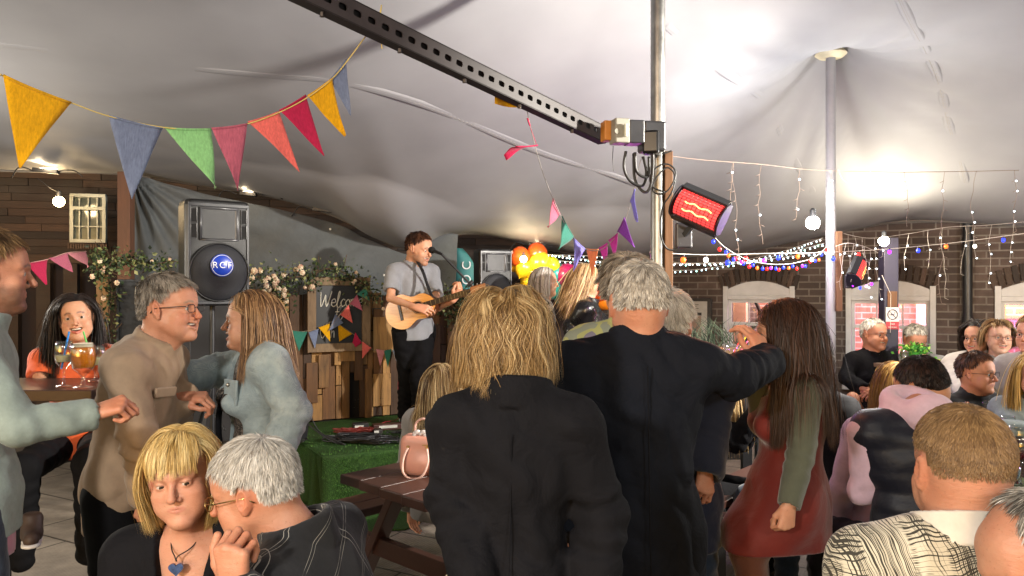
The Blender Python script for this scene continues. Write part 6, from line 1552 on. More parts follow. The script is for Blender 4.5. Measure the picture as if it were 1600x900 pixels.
def guitar():
    # body plane: local u along the neck, v up across, n toward camera
    A, B = P(640, 486, 6.42), P(733, 458, 6.25); u = unit(B-A); n = unit(np.array([-.12, -1, .12])); n = unit(n-u*n.dot(u)); v = np.cross(n, u)*-1; v = v if v[2] > 0 else -v
    root = thing('acoustic_guitar', 'honey coloured acoustic guitar held by the singer', 'guitar', A); ctr = P(645, 484, 6.42)
    def out(off, k=1.):
        pts = []
        for a in np.linspace(0, 2*PI, 49)[:-1]:
            x = math.cos(a)*.235; hw = (.125+.05*(1-(x+.235)/.47)-.045*math.exp(-((x-.045)/.07)**2))*k
            pts.append(ctr+u*(x*k)+v*math.sin(a)*hw*(1 if abs(math.cos(a)) < .97 else 1)*1.0+n*off)
        return pts
    f, b = out(.045), out(-.045); N = len(f); m = MB(); m.prism(b, f[0]-b[0]); m.build('ribs', paint('guitar_side', '4a2513', .3, coat=.4), root, smooth='auto')
    m = MB(); m.prism(out(.046, .992), n*.003); t = NT('spruce'); g = t.noise(3, 4, .5, t.co(scale=(4, 4, 60))); t.set(col=t.ramp(g, [(.3, hexc('c0813c')), (.7, hexc('d99d54'))]), rough=.3, coat=.5); m.build('soundboard', t.m, root)
    m = MB(); sh = ctr+u*.075+n*.0505; Rg = np.array([u, v, n]).T; m.lathe([(0, 0), (.048, .0), (.048, .001)], sh, Rg, 28); m.build('sound_hole', paint('hole', '0c0705', .9), root); m = MB(); m.tube([sh+Rg@np.array([.054*math.cos(a), .054*math.sin(a), .0]) for a in np.linspace(0, 2*PI, 29)[:-1]], .002, 5, closed=True); m.build('rosette', BLK, root)
    m = MB(); m.box(ctr-u*.09+n*.053, (.025, .14, .01), Rg); m.build('bridge', paint('rosewood', '1f1210', .4), root, bevel=.002)
    m = MB(); nb = ctr+u*.17+n*.048; ne = ctr+u*.56+n*.045; m.bar(nb, ne, .050, .022, up=n); m.build('neck', paint('neck_wood', '7a4a26', .35), root, bevel=.004); m = MB(); m.bar(ctr+u*.13+n*.062, ne+n*.012, .046, .005, up=n); fb2 = m.build('fretboard', paint('rosewood', '1f1210', .4), root)
    m = MB()
    for k in range(12): q = ctr+u*(.16+.40*(1-.944**(k))/.5*.98)+n*.0655; m.bar(q-v*.022, q+v*.022, .0015, .0015, up=n)
    m.build('fret', metal('fret', 'b0a890', .3), fb2)
    m = MB(); m.bar(ne, ne+u*.13-n*.015, .07, .014, up=n); m.build('headstock', paint('neck_wood', '7a4a26', .35), root, bevel=.004); m = MB()
    for k in range(3):
        for s2 in (1, -1): q = ne+u*(.03+.035*k)+v*.042*s2; m.ball(q, (.007, .007, .006), n=8, m=5)
    m.build('tuning_peg', metal('peg', 'c8c4ba', .25), root, smooth=True)
    m = MB()
    for k in range(6): m.tube([ctr-u*.09+v*(.022-.009*k)+n*.06, ne+v*(.015-.006*k)+n*.018], .0007, 4)
    m.build('string', metal('gstring', 'c9b98a', .3), root)
    m = MB(); m.tube(bez([ctr-u*.23, P(612, 470, 6.62), P(618, 435, 6.80), P(640, 408, 6.78)], 6), .012, 6); m.tube(bez([P(652, 408, 6.58), P(661, 425, 6.50), P(668, 446, 6.44), ctr+u*.2+v*.05], 6), .014, 6); m.build('strap', BLK, root, smooth=True)
    return ctr, u, v, n
GC, Gu, Gv, Gn = guitar()
def handbag():
    c = P(658, 704, 3.72); w, h, d = .19, .19, .11; zb = .752; root = thing('handbag', 'pink leather handbag with a ribbon standing on the picnic table', 'handbag', (c[0], c[1], zb)); M_ = paint('pink_leather', 'd29582', .42, var=.06, bump=.15, bscale=260); R = frame(-12)
    cc = np.array([c[0], c[1], zb+h/2])
    def f(F): F.box(cc, (w/2, d/2, h/2), R, .035, 0); F.ell(cc-[0, 0, .04], (w/2*1.02, d/2*1.2, h*.34), R, k=.03)
    o = soft('bag_body', M_, root, [cc], .006, f, .16, 0, cuts=[(cc-[0, 0, h/2-.003], (0, 0, -1))]) if False else None
    lo = cc-.16; F = Field(lo, cc+.16, .006); f(F); V, Q = F.mesh(); fast_mesh('bag_body', V, Q, M_, root)
    L = lambda x, y, z: cc+R@np.array([x, y, z])
    m = MB(); m.tube(bez([L(-.045, -.062, .04), L(-.06, -.085, -.01), L(-.055, -.10, -.07), L(-.01, -.105, -.098), L(.04, -.10, -.08), L(.062, -.085, -.02), L(.05, -.062, .04)], 8), .0055, 8); m.tube(bez([L(-.045, .04, .09), L(-.04, .04, .14), L(.0, .03, .165), L(.04, .04, .14), L(.045, .04, .09)], 8), .0055, 8); m.build('handle', paint('handle_pale', 'd8b0a2', .5), root, smooth=True)
    m = MB(); m.tube([L(-.09, -.02, .085), L(.09, -.02, .085)], .003, 6); m.build('zip', metal('zip', 'b59a6a'), root)
    m = MB()
    for x in (-.045, .05): m.lathe([(.007, -.002), (.007, .003)], L(x, -.064, .045), frame(-12)@frame(0, 90), 12)
    m.build('ring', metal('zip', 'b59a6a'), root)
    m = MB(); m.box(L(.045, -.0615, .055), (.035, .003, .005), R); m.build('nameplate', metal('zip', 'b59a6a'), root)
    m = MB()
    for s2 in (-1, 1): m.ball(L(.005+.022*s2, -.02, .105), (.022, .012, .013), R@frame(0, 0, 25*s2), 12, 8); m.ball(L(.005+.03*s2, -.03, .085), (.012, .006, .018), R@frame(0, 0, -20*s2), 10, 6)
    m.ball(L(.005, -.022, .10), .010, n=8, m=6); m.build('ribbon', cloth('ribbon', 'd9cfcb', sheen=.3), root, smooth=True)
handbag()
def cables():
    g = random.Random(8)
    def pile(name, label, cx, cy, rx, ry, n, r, mat, z0=.456):
        pts = []; a = 0
        for k in range(n):
            a += g.uniform(.5, 1.1); pts.append((cx+rx*math.cos(a)*g.uniform(.35, 1.), cy+ry*math.sin(a)*g.uniform(.35, 1.)+.0, z0+r+g.uniform(0, .035)))
        m = MB(); m.tube(bez(pts, 7), r, 6); o = m.build(name, mat, smooth=True); tag(o, label, 'cable')
    pile('cable_pile', 'big tangle of black cable spread on the turf stage', -1.20, 6.0, .30, .16, 75, .006, BLK); pile('cable_coil', 'second black tangle of thinner cable at the stage edge', -1.02, 5.92, .22, .10, 60, .0045, BLK)
    pile('cable_coil', 'coil of brick red cable behind the black tangle', -1.28, 6.32, .20, .07, 60, .005, paint('red_cable', '6b211b', .5)); pile('cable_coil', 'thin black wires trailing toward the singer', -.75, 6.25, .30, .09, 40, .004, BLK)
    pile('cable_pile', 'black loops of cable rising at the left stage corner', -1.66, 5.95, .12, .12, 26, .005, BLK)
    m = MB(); m.tube(bez([P(462, 640, 6.0), P(470, 650, 5.9), P(490, 670, 5.85), P(520, 690, 5.85), P(560, 700, 5.9)], 8), .006, 6); m.tube(bez([P(466, 645, 6.0), P(480, 640, 5.9), P(500, 675, 5.85), P(540, 695, 5.85)], 8), .005, 6); o = m.build('loose_cable', BLK, smooth=True); tag(o, 'pair of black cables looping down onto the turf', 'cable')
    m = MB(); m.tube(bez([P(628, 560, 7.0), P(622, 600, 7.0), P(624, 650, 6.9), P(600, 660, 6.6), P(560, 672, 6.4)], 8), .0035, 6); o = m.build('guitar_lead', paint('lead_red', '8b1c2a', .5), smooth=True); tag(o, 'thin red guitar lead falling beside the singer', 'cable')
    for i, (px, py, w, h, col, lb) in enumerate(((563, 668, .13, .07, '1a1a1c', 'small black power adaptor with a white face among the cables'), (590, 672, .07, .04, '25201f', 'tiny dark effects box beside the power adaptor'), (608, 665, .28, .05, '3a1c18', 'row of reddish effects pedals on the stage'), (640, 660, .16, .07, '151517', 'black pedal unit near the singer\'s feet'))):
        D = 1.2*1200/(py+6-450); c = P(px, py, D); c[2] = .452+h/2; root = thing('stage_box', lb, 'box', c); m = MB(); m.box(c, (w, .09, h), frame(20)); m.build('case', paint('sbox'+col, col, .45), root, bevel=.005)
        m = MB(); m.box(c+[0, -.048, .005], (w*.55, .004, h*.45), frame(20)); m.build('face', paint('sface', 'b8b8b0' if i == 0 else '5a4a46', .4), root)
    # wedge pedal at the left corner
    c = P(462, 660, 5.55); root = thing('stage_monitor', 'small black monitor wedge at the stage corner', 'speaker', (c[0], c[1], .452)); m = MB(); m.prism([c+[-.05, -.1, -.12], c+[.05, -.1, -.12], c+[.065, -.1, .04], c+[.03, -.1, .10], c+[-.01, -.1, .07]], (.02, .16, 0)); m.build('cabinet', BLK, root, bevel=.006); m = MB(); m.box(c+[.01, -.105, -.02], (.05, .004, .07)); m.build('grille', paint('speaker_grille', '10131b'), root)
cables()
# ------------------------------------------------------------------ picnic table, benches, tables
BRN = tinted('painted_brown', [(0, '2c1a15'), (.5, '3d251e'), (1, '4d3127')], .42, (3, 3, 3, 8), .12, stain=.15)
def picnic():
    E1 = np.array([-.83, 3.70]); w = unit(np.array([.485, -.46])); l = np.array([w[1]*-1, w[0]]); l = l if l[0] > 0 else -l; root = thing('picnic_table', 'dark brown wooden picnic table with attached benches', 'picnic table', (*(E1+w*.33+l*.7), 0)); Ln = 1.6
    Rz = np.array([[l[0], -w[0], 0], [l[1], -w[1], 0], [0, 0, 1]]); Rz[:, 1] = np.array([-l[1], l[0], 0])
    def slab(o, z, wid, th, s0=0., L=Ln, name='plank', tint=.5):
        c = E1+w*o+l*(s0+L/2); m = MB(); m.tint = tint; m.box((c[0], c[1], z), (L, wid, th), Rz); m.build(name, BRN, root, bevel=.006)
    for k in range(4): slab(.083+.169*k, .73, .1665, .045, -.01*k, name='tabletop_plank', tint=.3+.2*(k % 3))
    for o in (-.40, 1.07):
        for k in range(2): slab(o+.14*k-.07, .44, .134, .045, .02, name='bench_plank', tint=.6)
    for s in (.22, Ln-.25):
        c = E1+l*s
        for (a, za, b, zb) in ((.20, .70, -.22, .0), (.47, .70, .89, .0)):
            pa, pb = c+w*a, c+w*b; m = MB(); m.bar((pa[0], pa[1], za), (pb[0], pb[1], zb+.01), .045, .09, up=(l[0], l[1], 0)); m.build('leg', BRN, root, bevel=.004)
        pa, pb = c+w*-.48, c+w*1.15; m = MB(); m.bar((pa[0], pa[1], .36), (pb[0], pb[1], .36), .045, .09, up=(0, 0, 1)); m.build('cross_rail', BRN, root, bevel=.004)
picnic()
def bench(label, A, B, wid, z, name='bench', mat=BRN, legs=(.15, .85)):
    A, B = np.array(A, float), np.array(B, float); d = unit(B-A); n = np.array([-d[1], d[0]]); root = thing(name, label, 'bench', (*(A+B)/2, 0)); R = np.array([[d[0], n[0], 0], [d[1], n[1], 0], [0, 0, 1]])
    c = (A+B)/2
    for k in (-1, 1): m = MB(); cc = c+n*k*wid/4; m.tint = .5+.2*k; m.box((cc[0], cc[1], z-.02), (np.linalg.norm(B-A), wid/2-.006, .04), R); m.build('seat_plank', mat, root, bevel=.004)
    for t in legs:
        p = A+(B-A)*t; m = MB()
        for k in (-1, 1): q = p+n*k*wid*.4; m.box((q[0], q[1], (z-.04)/2), (.05, .04, z-.04))
        m.build('leg', BLK, root); m = MB(); m.box((p[0], p[1], .03), (.05, wid, .04), R); m.build('foot_rail', BLK, root)
bench('long brown bench with black legs beside the woman in the red dress', (.95, 4.15), (1.72, 5.05), .26, .48)
def table(label, corners, z, th, mat, name='table', legs=True, planks=5):
    c = np.array(corners, float); root = thing(name, label, 'table', (*c.mean(0), 0))
    for k in range(planks):
        a, b = k/planks, (k+1)/planks-.008; q = [c[0]*(1-a)+c[1]*a, c[0]*(1-b)+c[1]*b, c[3]*(1-b)+c[2]*b, c[3]*(1-a)+c[2]*a]; m = MB(); m.tint = rnd.random(); m.prism([(p[0], p[1], z-th) for p in q], (0, 0, th)); m.build('top_plank', mat, root, bevel=.004)
    if legs:
        for p in c: q = c.mean(0)+(p-c.mean(0))*.86; m = MB(); m.box((q[0], q[1], (z-th)/2), (.07, .07, z-th)); m.build('leg', BLK, root)
    return root
WHP = tinted('white_boards', [(0, '9c988f'), (.5, 'bdb9b0'), (1, 'd0ccc2')], .6, (30, 3, 3, 2), .3, stain=.35)
table('weathered white slatted table beside the man in the checked jacket', [(.86, 2.22), (1.10, 2.62), (1.75, 2.25), (1.5, 1.8)], .75, .04, WHP, planks=4)
DKT = tinted('dark_table', [(0, '2a1d19'), (.5, '3d2b24'), (1, '4e382e')], .3, (3, 3, 3, 8), .1, stain=.2)
table('long dark dining table crowded with glasses and menus', [(2.15, 3.3), (3.0, 5.45), (3.75, 5.2), (2.9, 3.05)], .76, .04, DKT, planks=5)
t_ = table('dark poseur table in front of the laughing woman', [(-2.75, 3.38), (-2.75, 3.85), (-1.85, 3.85), (-1.85, 3.38)], 1.20, .05, DKT, planks=1, legs=False)
m = MB(); m.tube([(-2.4, 3.62, .03), (-2.4, 3.62, 1.15)], .035, 14); m.build('column', BLK, t_); m = MB(); m.lathe([(.26, 0), (.26, .015), (.05, .04)], (-2.4, 3.62, 0), n=28); m.build('base', BLK, t_)
table('tall square pub table with a plant between the two seated men', [(3.22, 6.35), (3.10, 6.85), (3.75, 6.95), (3.85, 6.42)], 1.0, .035, tinted('light_table', [(0, '7b6250'), (1, '9a8069')], .5, (3, 3, 3, 8)), planks=3)
# ------------------------------------------------------------------ glassware
GLS = thin_glass(NT('clear_glass'), (.93, .95, .94, 1), .05, .75)
def liquid(nm, c, a=.9):
    t = NT(nm); t.set(col=hexc(c), rough=.1, trans=a*.3, ior=1.1, spec=.5, sss=.2); return t.m
BEER = liquid('beer', 'c9741a', .5); WINE = liquid('red_wine', '4a0814', .2); CIDER = liquid('pale_drink', 'd9cfa8', .5); FOAM = paint('foam', 'd9cbb5', .8)
def glass(label, x, y, z, kind, s=1.0, fill=.7, liq=WINE, straw=None, foam=False):
    prof = {'wine': [(.034, 0), (.034, .003), (.006, .008), (.0045, .075), (.012, .085), (.034, .110), (.041, .140), (.037, .185), (.033, .205)], 'goblet': [(.042, 0), (.042, .004), (.010, .012), (.007, .045), (.016, .058), (.042, .085), (.050, .120), (.046, .165), (.040, .190)],
            'tumbler': [(.030, 0), (.033, .004), (.036, .05), (.040, .12)], 'flute': [(.03, 0), (.03, .003), (.005, .008), (.004, .08), (.014, .10), (.024, .15), (.023, .22)]}[kind]
    prof = [(a*s, b*s) for a, b in prof]; root = thing('drinking_glass', label, 'glass', (x, y, z), 'glasses on the tables'); m = MB(); inn = [(max(a-.0018, .0005), b) for a, b in prof[::-1] if b > (prof[4][1] if kind != 'tumbler' else .006)]
    m.lathe(prof+inn+[(0.0, inn[-1][1])], (x, y, z), n=28); m.build('glass_bowl', GLS, root, smooth=True)
    if fill:
        b0 = inn[-1][1]; b1 = b0+(prof[-1][1]-b0)*fill; zs = [q[1] for q in prof]; rs = [q[0] for q in prof]; li = [(0, b0+.002)]+[(np.interp(b, zs, rs)-.0028, b) for b in np.linspace(b0+.003, b1, 8)]+[(0, b1)]
        m = MB(); m.lathe(li, (x, y, z), n=24); m.build('drink', liq, root, smooth='auto')
        if foam: m = MB(); m.lathe([(0, b1+.001), (np.interp(b1, zs, rs)-.003, b1+.001), (np.interp(b1+.016, zs, rs)-.003, b1+.016), (0, b1+.02)], (x, y, z), n=24); m.build('froth', FOAM, root, smooth='auto')
    if straw: m = MB(); m.tube([(x-.012, y, z+.08*s), (x+straw[1], y-.02, z+straw[2])], .0042, 8); m.build('straw', paint('straw_'+straw[0], straw[0], .4), root)
zt_ = 1.202
gx = P(100, 590, 3.5); glass('tall goblet of pale drink with a blue straw', gx[0], 3.5, zt_, 'wine', 1.0, .35, CIDER, ('2f7fd0', .035, .25)); gx = P(130, 590, 3.45); glass('goblet of amber beer with a frothy head', gx[0], 3.45, zt_, 'goblet', 1.05, .86, BEER, None, True); gx = P(150, 590, 3.7); glass('round glass with a green straw behind the beer', gx[0], 3.7, zt_, 'goblet', .9, .4, CIDER, ('4fae4a', -.05, .24))
gl = [(1520, 5.0, 'wine', .0), (1531, 4.85, 'wine', .0), (1541, 4.7, 'wine', .45), (1512, 5.1, 'flute', .3), (1575, 4.1, 'wine', .3), (1590, 3.9, 'goblet', .4), (1592, 3.5, 'wine', .35), (1578, 3.3, 'tumbler', .5), (1560, 4.5, 'tumbler', .2), (1596, 4.4, 'wine', .2), (1582, 4.9, 'tumbler', 0)]
gd = ['empty wine glass nearest the pink phone', 'empty wine glass beside the stemmed red wine', 'dark wine glass before the man in glasses', 'slim flute behind the empty wine glasses', 'wine glass behind the standing menu card', 'bulbous glass near the picture edge', 'red wine glass beside the cropped head', 'tumbler by the black menu sign', 'short tumbler in the middle of the long table', 'small wine glass before the blonde diner', 'clear tumbler by the clasped hands']
for (px, D, kd, fl), lb in zip(gl, gd): q = P(px, 600, D); glass(lb, q[0], D, .762, kd, 1.0, fl)
q = P(1415, 560, 6.6); glass('tumbler on the tall pub table', P(1414, 0, 6.6)[0], 6.6, 1.002, 'tumbler', .9, 0)
q = P(1160, 560, 5.6)
# small things on the tables
def menu(label, px, D, z, w, h, yaw, txt, col='1d2226'):
    c = P(px, 0, D); c[2] = z+h/2; R = frame(yaw, -8); root = thing('menu_card', label, 'menu card', (c[0], c[1], z), 'menu cards on the long table'); m = MB(); m.box(c, (w, .006, h), R); m.build('card', paint('menu'+col, col, .5), root)
    m = MB()
    for a, b, ww, hh in ((0, h/2, w, .008), (0, -h/2, w, .008), (-w/2, 0, .008, h), (w/2, 0, .008, h)): m.box(c+R@np.array([a, 0, b]), (ww, .012, hh), R)
    m.build('edge', metal('menu_edge', '8f8b88', .4), root)
    for i, (tx, sz) in enumerate(txt): put_text('printing', tx, sz, paint('menu_white', 'b9b2a4', .6), c+R@np.array([0, -.006, h*.5-.025-i*.03]), R[:, 0], R[:, 2], root)
menu('black menu card reading Potting in pale capitals', 1590, 2.75, .762, .16, .17, -12, [('WELCOME TO', .012), ('POTTING', .030), ('THE GARDEN', .013)]); menu('smaller menu holder standing further along the table', 1568, 3.9, .762, .15, .15, 20, [('MENU', .02)])
c = P(1429, 0, 6.7); root = thing('potted_plant', 'small bright green plant on the tall pub table', 'plant', (c[0], 6.7, 1.0)); m = MB(); m.lathe([(.05, 0), (.065, .09), (.07, .09)], (c[0], 6.7, 1.003), n=20); m.build('pot', paint('green_pot', '3c9a35', .5), root, smooth='auto')
g = np.random.default_rng(9); n = 260; cc = np.array([c[0], 6.7, 1.11])+g.normal(size=(n, 3))*[.055, .04, .028]; d = g.normal(size=(n, 3)); d /= np.linalg.norm(d, axis=1)[:, None]; s = np.cross(d, g.normal(size=(n, 3))); s /= np.linalg.norm(s, axis=1)[:, None]
fast_mesh('leaves', np.stack([cc, cc+d*.018+s*.012, cc+d*.035, cc+d*.018-s*.012], 1).reshape(-1, 3), np.arange(4*n).reshape(-1, 4), tinted('pot_leaf', [(0, '1d5a1c'), (.6, '4a9a35'), (1, 'a8cf5a')]), root, False, {'tint': np.repeat(g.random(n), 4)})
c = P(1455, 0, 6.6); m = MB(); m.lathe([(.05, 0), (.075, .035), (.07, .035), (.045, .01), (0, .01)], (c[0], 6.6, 1.003), n=20); o = m.build('small_bowl', paint('lime_bowl', 'a9c04a', .4), smooth='auto'); tag(o, 'lime green bowl beside the potted plant', 'bowl')
c = P(1497, 0, 4.95); m = MB(); m.box((c[0], 4.95, .762+.07), (.075, .010, .14), frame(18, -12)); o = m.build('mobile_phone', paint('phone_pink', 'c0656f', .3), bevel=.006); tag(o, 'pink phone held up over the long table', 'phone')
# plant centrepiece at the near end and cutlery pot
c = P(1562, 0, 3.35); root = thing('potted_plant', 'grey-green leafy sprig with red berries on the long table', 'plant', (c[0], 3.35, .762)); n = 160; cc = np.array([c[0], 3.35, .80])+g.normal(size=(n, 3))*[.05, .05, .02]; d = g.normal(size=(n, 3)); d /= np.linalg.norm(d, axis=1)[:, None]; s = np.cross(d, g.normal(size=(n, 3))); s /= np.linalg.norm(s, axis=1)[:, None]
fast_mesh('leaves', np.stack([cc, cc+d*.02+s*.012, cc+d*.04, cc+d*.02-s*.012], 1).reshape(-1, 3), np.arange(4*n).reshape(-1, 4), tinted('sage_leaf', [(0, '2a3a2a'), (1, '8a9a80')]), root, False, {'tint': np.repeat(g.random(n), 4)})
m = MB(); [m.ball(np.array([c[0], 3.3, .80])+g.normal(size=3)*.03, .009, n=8, m=6) for _ in range(9)]; m.build('berries', paint('berry', 'a02030', .4), root, smooth=True)
# jug with coloured straws at the planter table
table('small wooden pub table by the first arched window', [(1.45, 5.6), (1.45, 6.0), (1.85, 6.0), (1.85, 5.6)], 1.05, .035, tinted('light_table', [(0, '7b6250'), (1, '9a8069')], .5, (3, 3, 3, 8)), planks=2)
c = P(1143, 0, 5.7); root = thing('drinks_jug', 'clear jug with red and yellow straws near the first window', 'jug', (c[0], 5.7, 1.05)); m = MB(); m.lathe([(.055, 0), (.06, .01), (.065, .10), (.07, .18), (.067, .18), (.062, .1), (.052, .012), (0, .012)], (c[0], 5.7, 1.053), n=24); m.build('glass_body', GLS, root, smooth=True)
for i, cl in enumerate(('d03028', 'e0b020', 'd86080')): m = MB(); m.tube([(c[0]-.02+.01*i, 5.7, 1.08), (c[0]+.07+.03*i, 5.68, 1.30-.01*i)], .005, 6); m.build('straw', paint('straw_'+cl, cl, .4), root)
# stools and chair legs
def stool(label, x, y, z, mat=BLK, group='bar stools'):
    root = thing('bar_stool', label, 'stool', (x, y, 0), group); m = MB(); m.lathe([(0, z-.05), (.17, z-.05), (.18, z-.03), (.17, z), (0, z+.005)], (x, y, 0), n=28); m.build('seat', paint('stool_seat', '3a2a22', .5), root, smooth='auto')
    for k in range(4): a = PI/4+k*PI/2; m = MB(); m.tube([(x+.12*math.cos(a), y+.12*math.sin(a), z-.04), (x+.2*math.cos(a), y+.2*math.sin(a), 0)], .011, 8); m.build('leg', BLK, root)
    m = MB(); m.tube([(x+.175*math.cos(a), y+.175*math.sin(a), .25) for a in np.linspace(0, 2*PI, 21)[:-1]], .008, 6, closed=True); m.build('foot_ring', BLK, root)
m = MB(); m.tube([P(1098, 815, 2.9), P(1112, 905, 2.85)], .008, 8)
# ================================================================== THE GUESTS
H_BL = hair_mat('blonde', '4e3820', '9c7c4e', 'dcc394'); H_BL2 = hair_mat('honey', '3a2614', '80592c', 'c29a58'); H_GR = hair_mat('grey', '55504a', '9a948a', 'dcd7cf'); H_SI = hair_mat('silver', '6d6862', 'b3ada4', 'f0ece4')
H_DK = hair_mat('dark', '0a0706', '1a1210', '35261e'); H_BR = hair_mat('brown', '1d110b', '3d2619', '6b4630'); H_MO = hair_mat('mousy', '3a2a1c', '6d5337', '9c7d54'); H_SA = hair_mat('saltpepper', '2d2722', '6b6258', 'aaa093'); H_GO = hair_mat('golden', '6e5228', 'bd9a58', 'e8d198')
C_BLK = cloth('black_wool', '121216', folds=.9, sheen=0., spec=.15, bump=.3); C_SUIT = cloth('suit_navy_black', '13161e', folds=.9, sheen=0., spec=.15, bump=.3); C_TAN = cloth('tan_cotton', '978069', sheen=.15, scale=900); C_SAGE = cloth('sage_denim', '85928c', sheen=.1, scale=900, var=.2)
C_TR = cloth('black_trouser', '0b0b0e', sheen=0., spec=.15); C_OR = cloth('orange_knit', 'c4552a', scale=600); C_GREY = cloth('grey_polo', '7d7f84', sheen=.15); C_WHITE = cloth('white_knit', 'c9c2bb', scale=300, bump=.7); C_LG = cloth('light_grey_knit', '8f8b88', scale=300, bump=.6)
C_PINK = cloth('pink_fleece', 'c0a5b5', scale=700); C_VEST = cloth('navy_puffer', '12141f', sheen=.05, rough=.5); C_OLIVE = cloth('olive_jersey', '4f5142', scale=900); C_RED = cloth('rust_red_cord', '62190f', scale=500, rough=.7); C_BLAZ = cloth('stone_blazer', '80796e'); C_FLEECE = cloth('black_fleece', '141417', scale=300, sheen=.03); C_NAVY = cloth('navy_jacket', '161c2e'); C_JEANS = cloth('pale_jeans', '7d8da4', var=.25); C_DJ = cloth('dark_jeans', '1c2a3c', var=.3); C_CREAM = cloth('cream_cloth', 'c8bb9c'); C_SHIRT = cloth('white_shirt', 'd6d0c4', sheen=.1, bump=.2)
C_LEATHER = paint('black_leather', '0c0c0e', .28, var=.3, bump=.35, bscale=25, spec=.6); SHOE_B = paint('black_shoe', '0d0c0c', .35); SHOE_W = paint('white_shoe', 'cfcac6', .6); SHOE_BR = paint('brown_shoe', '3b2a20', .6)
def denim_mat():
    t = NT('washed_denim'); n = t.noise(6, 5, .6); w = t.n('TexWave', {'Vector': t.co(rot=(0, .6, .3)), 'Scale': 160, 'Distortion': 1.5, 'Detail': 2}); st = t.noise(40, 4, .7)
    c = t.ramp(n, [(.3, hexc('5c6c74')), (.55, hexc('7f8f93')), (.8, hexc('a9b3b0'))]); c = t.mix(t.math('MULTIPLY', w.outputs['Fac'], .25), c, hexc('c4cbc8')); c = t.mix(t.ramp(st, [(.5, 0.), (.8, .4)]), c, hexc('48575f'))
    t.set(col=c, rough=.85, sheen=.1); b = t.bump(t.noise(11, 4, .6, dist=1), .7, .015); t.bump(w, .25, .001, prev=b); return t.m
C_DENIM = denim_mat()
def plaid_mat():   # black jacket with sketchy pale windowpane lines
    t = NT('windowpane_black'); c = hexc('131316')
    co = t.n('TexCoord'); wob = t.noise(5, 2, .5); v = t.n('VectorMath', {0: co.outputs['Object'], 1: wob.outputs['Color']}, operation='ADD'); 
    sc = t.n('VectorMath', {0: wob.outputs['Color']}, operation='SCALE'); sc.inputs['Scale'].default_value = .022; v = t.n('VectorMath', {0: co.outputs['Object'], 1: sc.outputs[0]}, operation='ADD')
    def lines(rot, s, th, offs=0):
        mp = t.n('Mapping', {'Vector': v.outputs[0], 'Rotation': rot, 'Scale': (s, s, s), 'Location': (offs, offs, offs)}); sx = t.n('SeparateXYZ', {'Vector': mp}); f = t.math('FRACT', sx.outputs['X']); a = t.math('ABSOLUTE', t.math('SUBTRACT', f, .5)); return t.math('LESS_THAN', a, th)
    ln = t.math('MAXIMUM', t.math('MAXIMUM', lines((0, .5, .5), 13, .0075), lines((0, .5, .5), 13, .0075, .12)), t.math('MAXIMUM', lines((0, 2.07, .4), 13, .0075), lines((0, 2.07, .4), 13, .0065, .10)))
    brk = t.ramp(t.noise(14, 3, .7), [(.36, .15), (.46, .8)]); f = t.math('MULTIPLY', ln, brk); t.set(col=t.mix(f, c, hexc('a9a49a')), rough=.9, sheen=.1)
    t.bump(t.noise(9, 4), .4, .02); return t.m
def hatch_mat():   # cream jacket with black cross-hatched scribble
    t = NT('crosshatch_cream'); co = t.n('TexCoord'); wob = t.noise(6, 3, .6); sc = t.n('VectorMath', {0: wob.outputs['Color']}, operation='SCALE'); sc.inputs['Scale'].default_value = .05; v = t.n('VectorMath', {0: co.outputs['Object'], 1: sc.outputs[0]}, operation='ADD')
    def lines(rot, s, th, m1):
        mp = t.n('Mapping', {'Vector': v.outputs[0], 'Rotation': rot, 'Scale': (s*3.8, s*3.8, s*3.8)}); sx = t.n('SeparateXYZ', {'Vector': mp}); cell = t.math('FLOOR', sx.outputs['X']); f = t.math('ABSOLUTE', t.math('SUBTRACT', t.math('FRACT', sx.outputs['X']), .5))
        wn = t.n('TexWhiteNoise', {'W': cell}, noise_dimensions='1D'); wd = t.math('MULTIPLY', wn.outputs['Value'], th); on = t.math('LESS_THAN', f, wd)
        n = t.noise(m1, 2, .5, t.n('Mapping', {'Vector': co.outputs['Object'], 'Rotation': rot, 'Scale': (1.8, .35, .35)})); return t.math('MULTIPLY', on, t.ramp(n, [(.46, 0.), (.5, 1.)]).outputs[0])
    a = t.math('MAXIMUM', lines((0, .28, 0), 95, .42, 9), lines((0, 1.75, 0), 85, .40, 9)); a = t.math('MAXIMUM', a, lines((0, .33, 0), 42, .22, 7)); a = t.math('MAXIMUM', a, lines((0, 1.82, 0), 40, .22, 7))
    t.set(col=t.mix(a, hexc('c9c1ac'), hexc('35322a')), rough=.9, sheen=.1); t.bump(t.noise(8, 4), .4, .015); return t.m
def speckle_mat(nm, dark, light, scale=40, thr=.5):
    t = NT(nm); n = t.n('TexVoronoi', {'Vector': t.co(), 'Scale': scale}); n2 = t.noise(scale*.8, 3, .6, dist=1.5); t.set(col=t.ramp(n2, [(thr-.03, hexc(dark)), (thr+.03, hexc(light))]), rough=.85); t.bump(t.noise(10, 4), .4, .01); return t.m
C_PLAID, C_HATCH, C_SPK, C_FLORAL = plaid_mat(), hatch_mat(), speckle_mat('speckled_dress', '26221f', '6f665c', 60, .52), speckle_mat('floral_dress', '2b2624', 'b6aea4', 38, .47)
def camo_mat():
    t = NT('faded_camo'); n = t.noise(9, 2, .5, dist=1); t.set(col=t.ramp(n, [(.38, hexc('7d8272')), (.48, hexc('9a9a62')), (.6, hexc('6f6a78')), (.7, hexc('a39fa0'))], 'CONSTANT'), rough=.85); t.bump(t.noise(12, 4), .5, .01); return t.m
C_CAMO = camo_mat()
V3 = lambda *a: np.array(a, float)
SHORT = dict(style='short', stand=.5, clump=.25, wave=0)
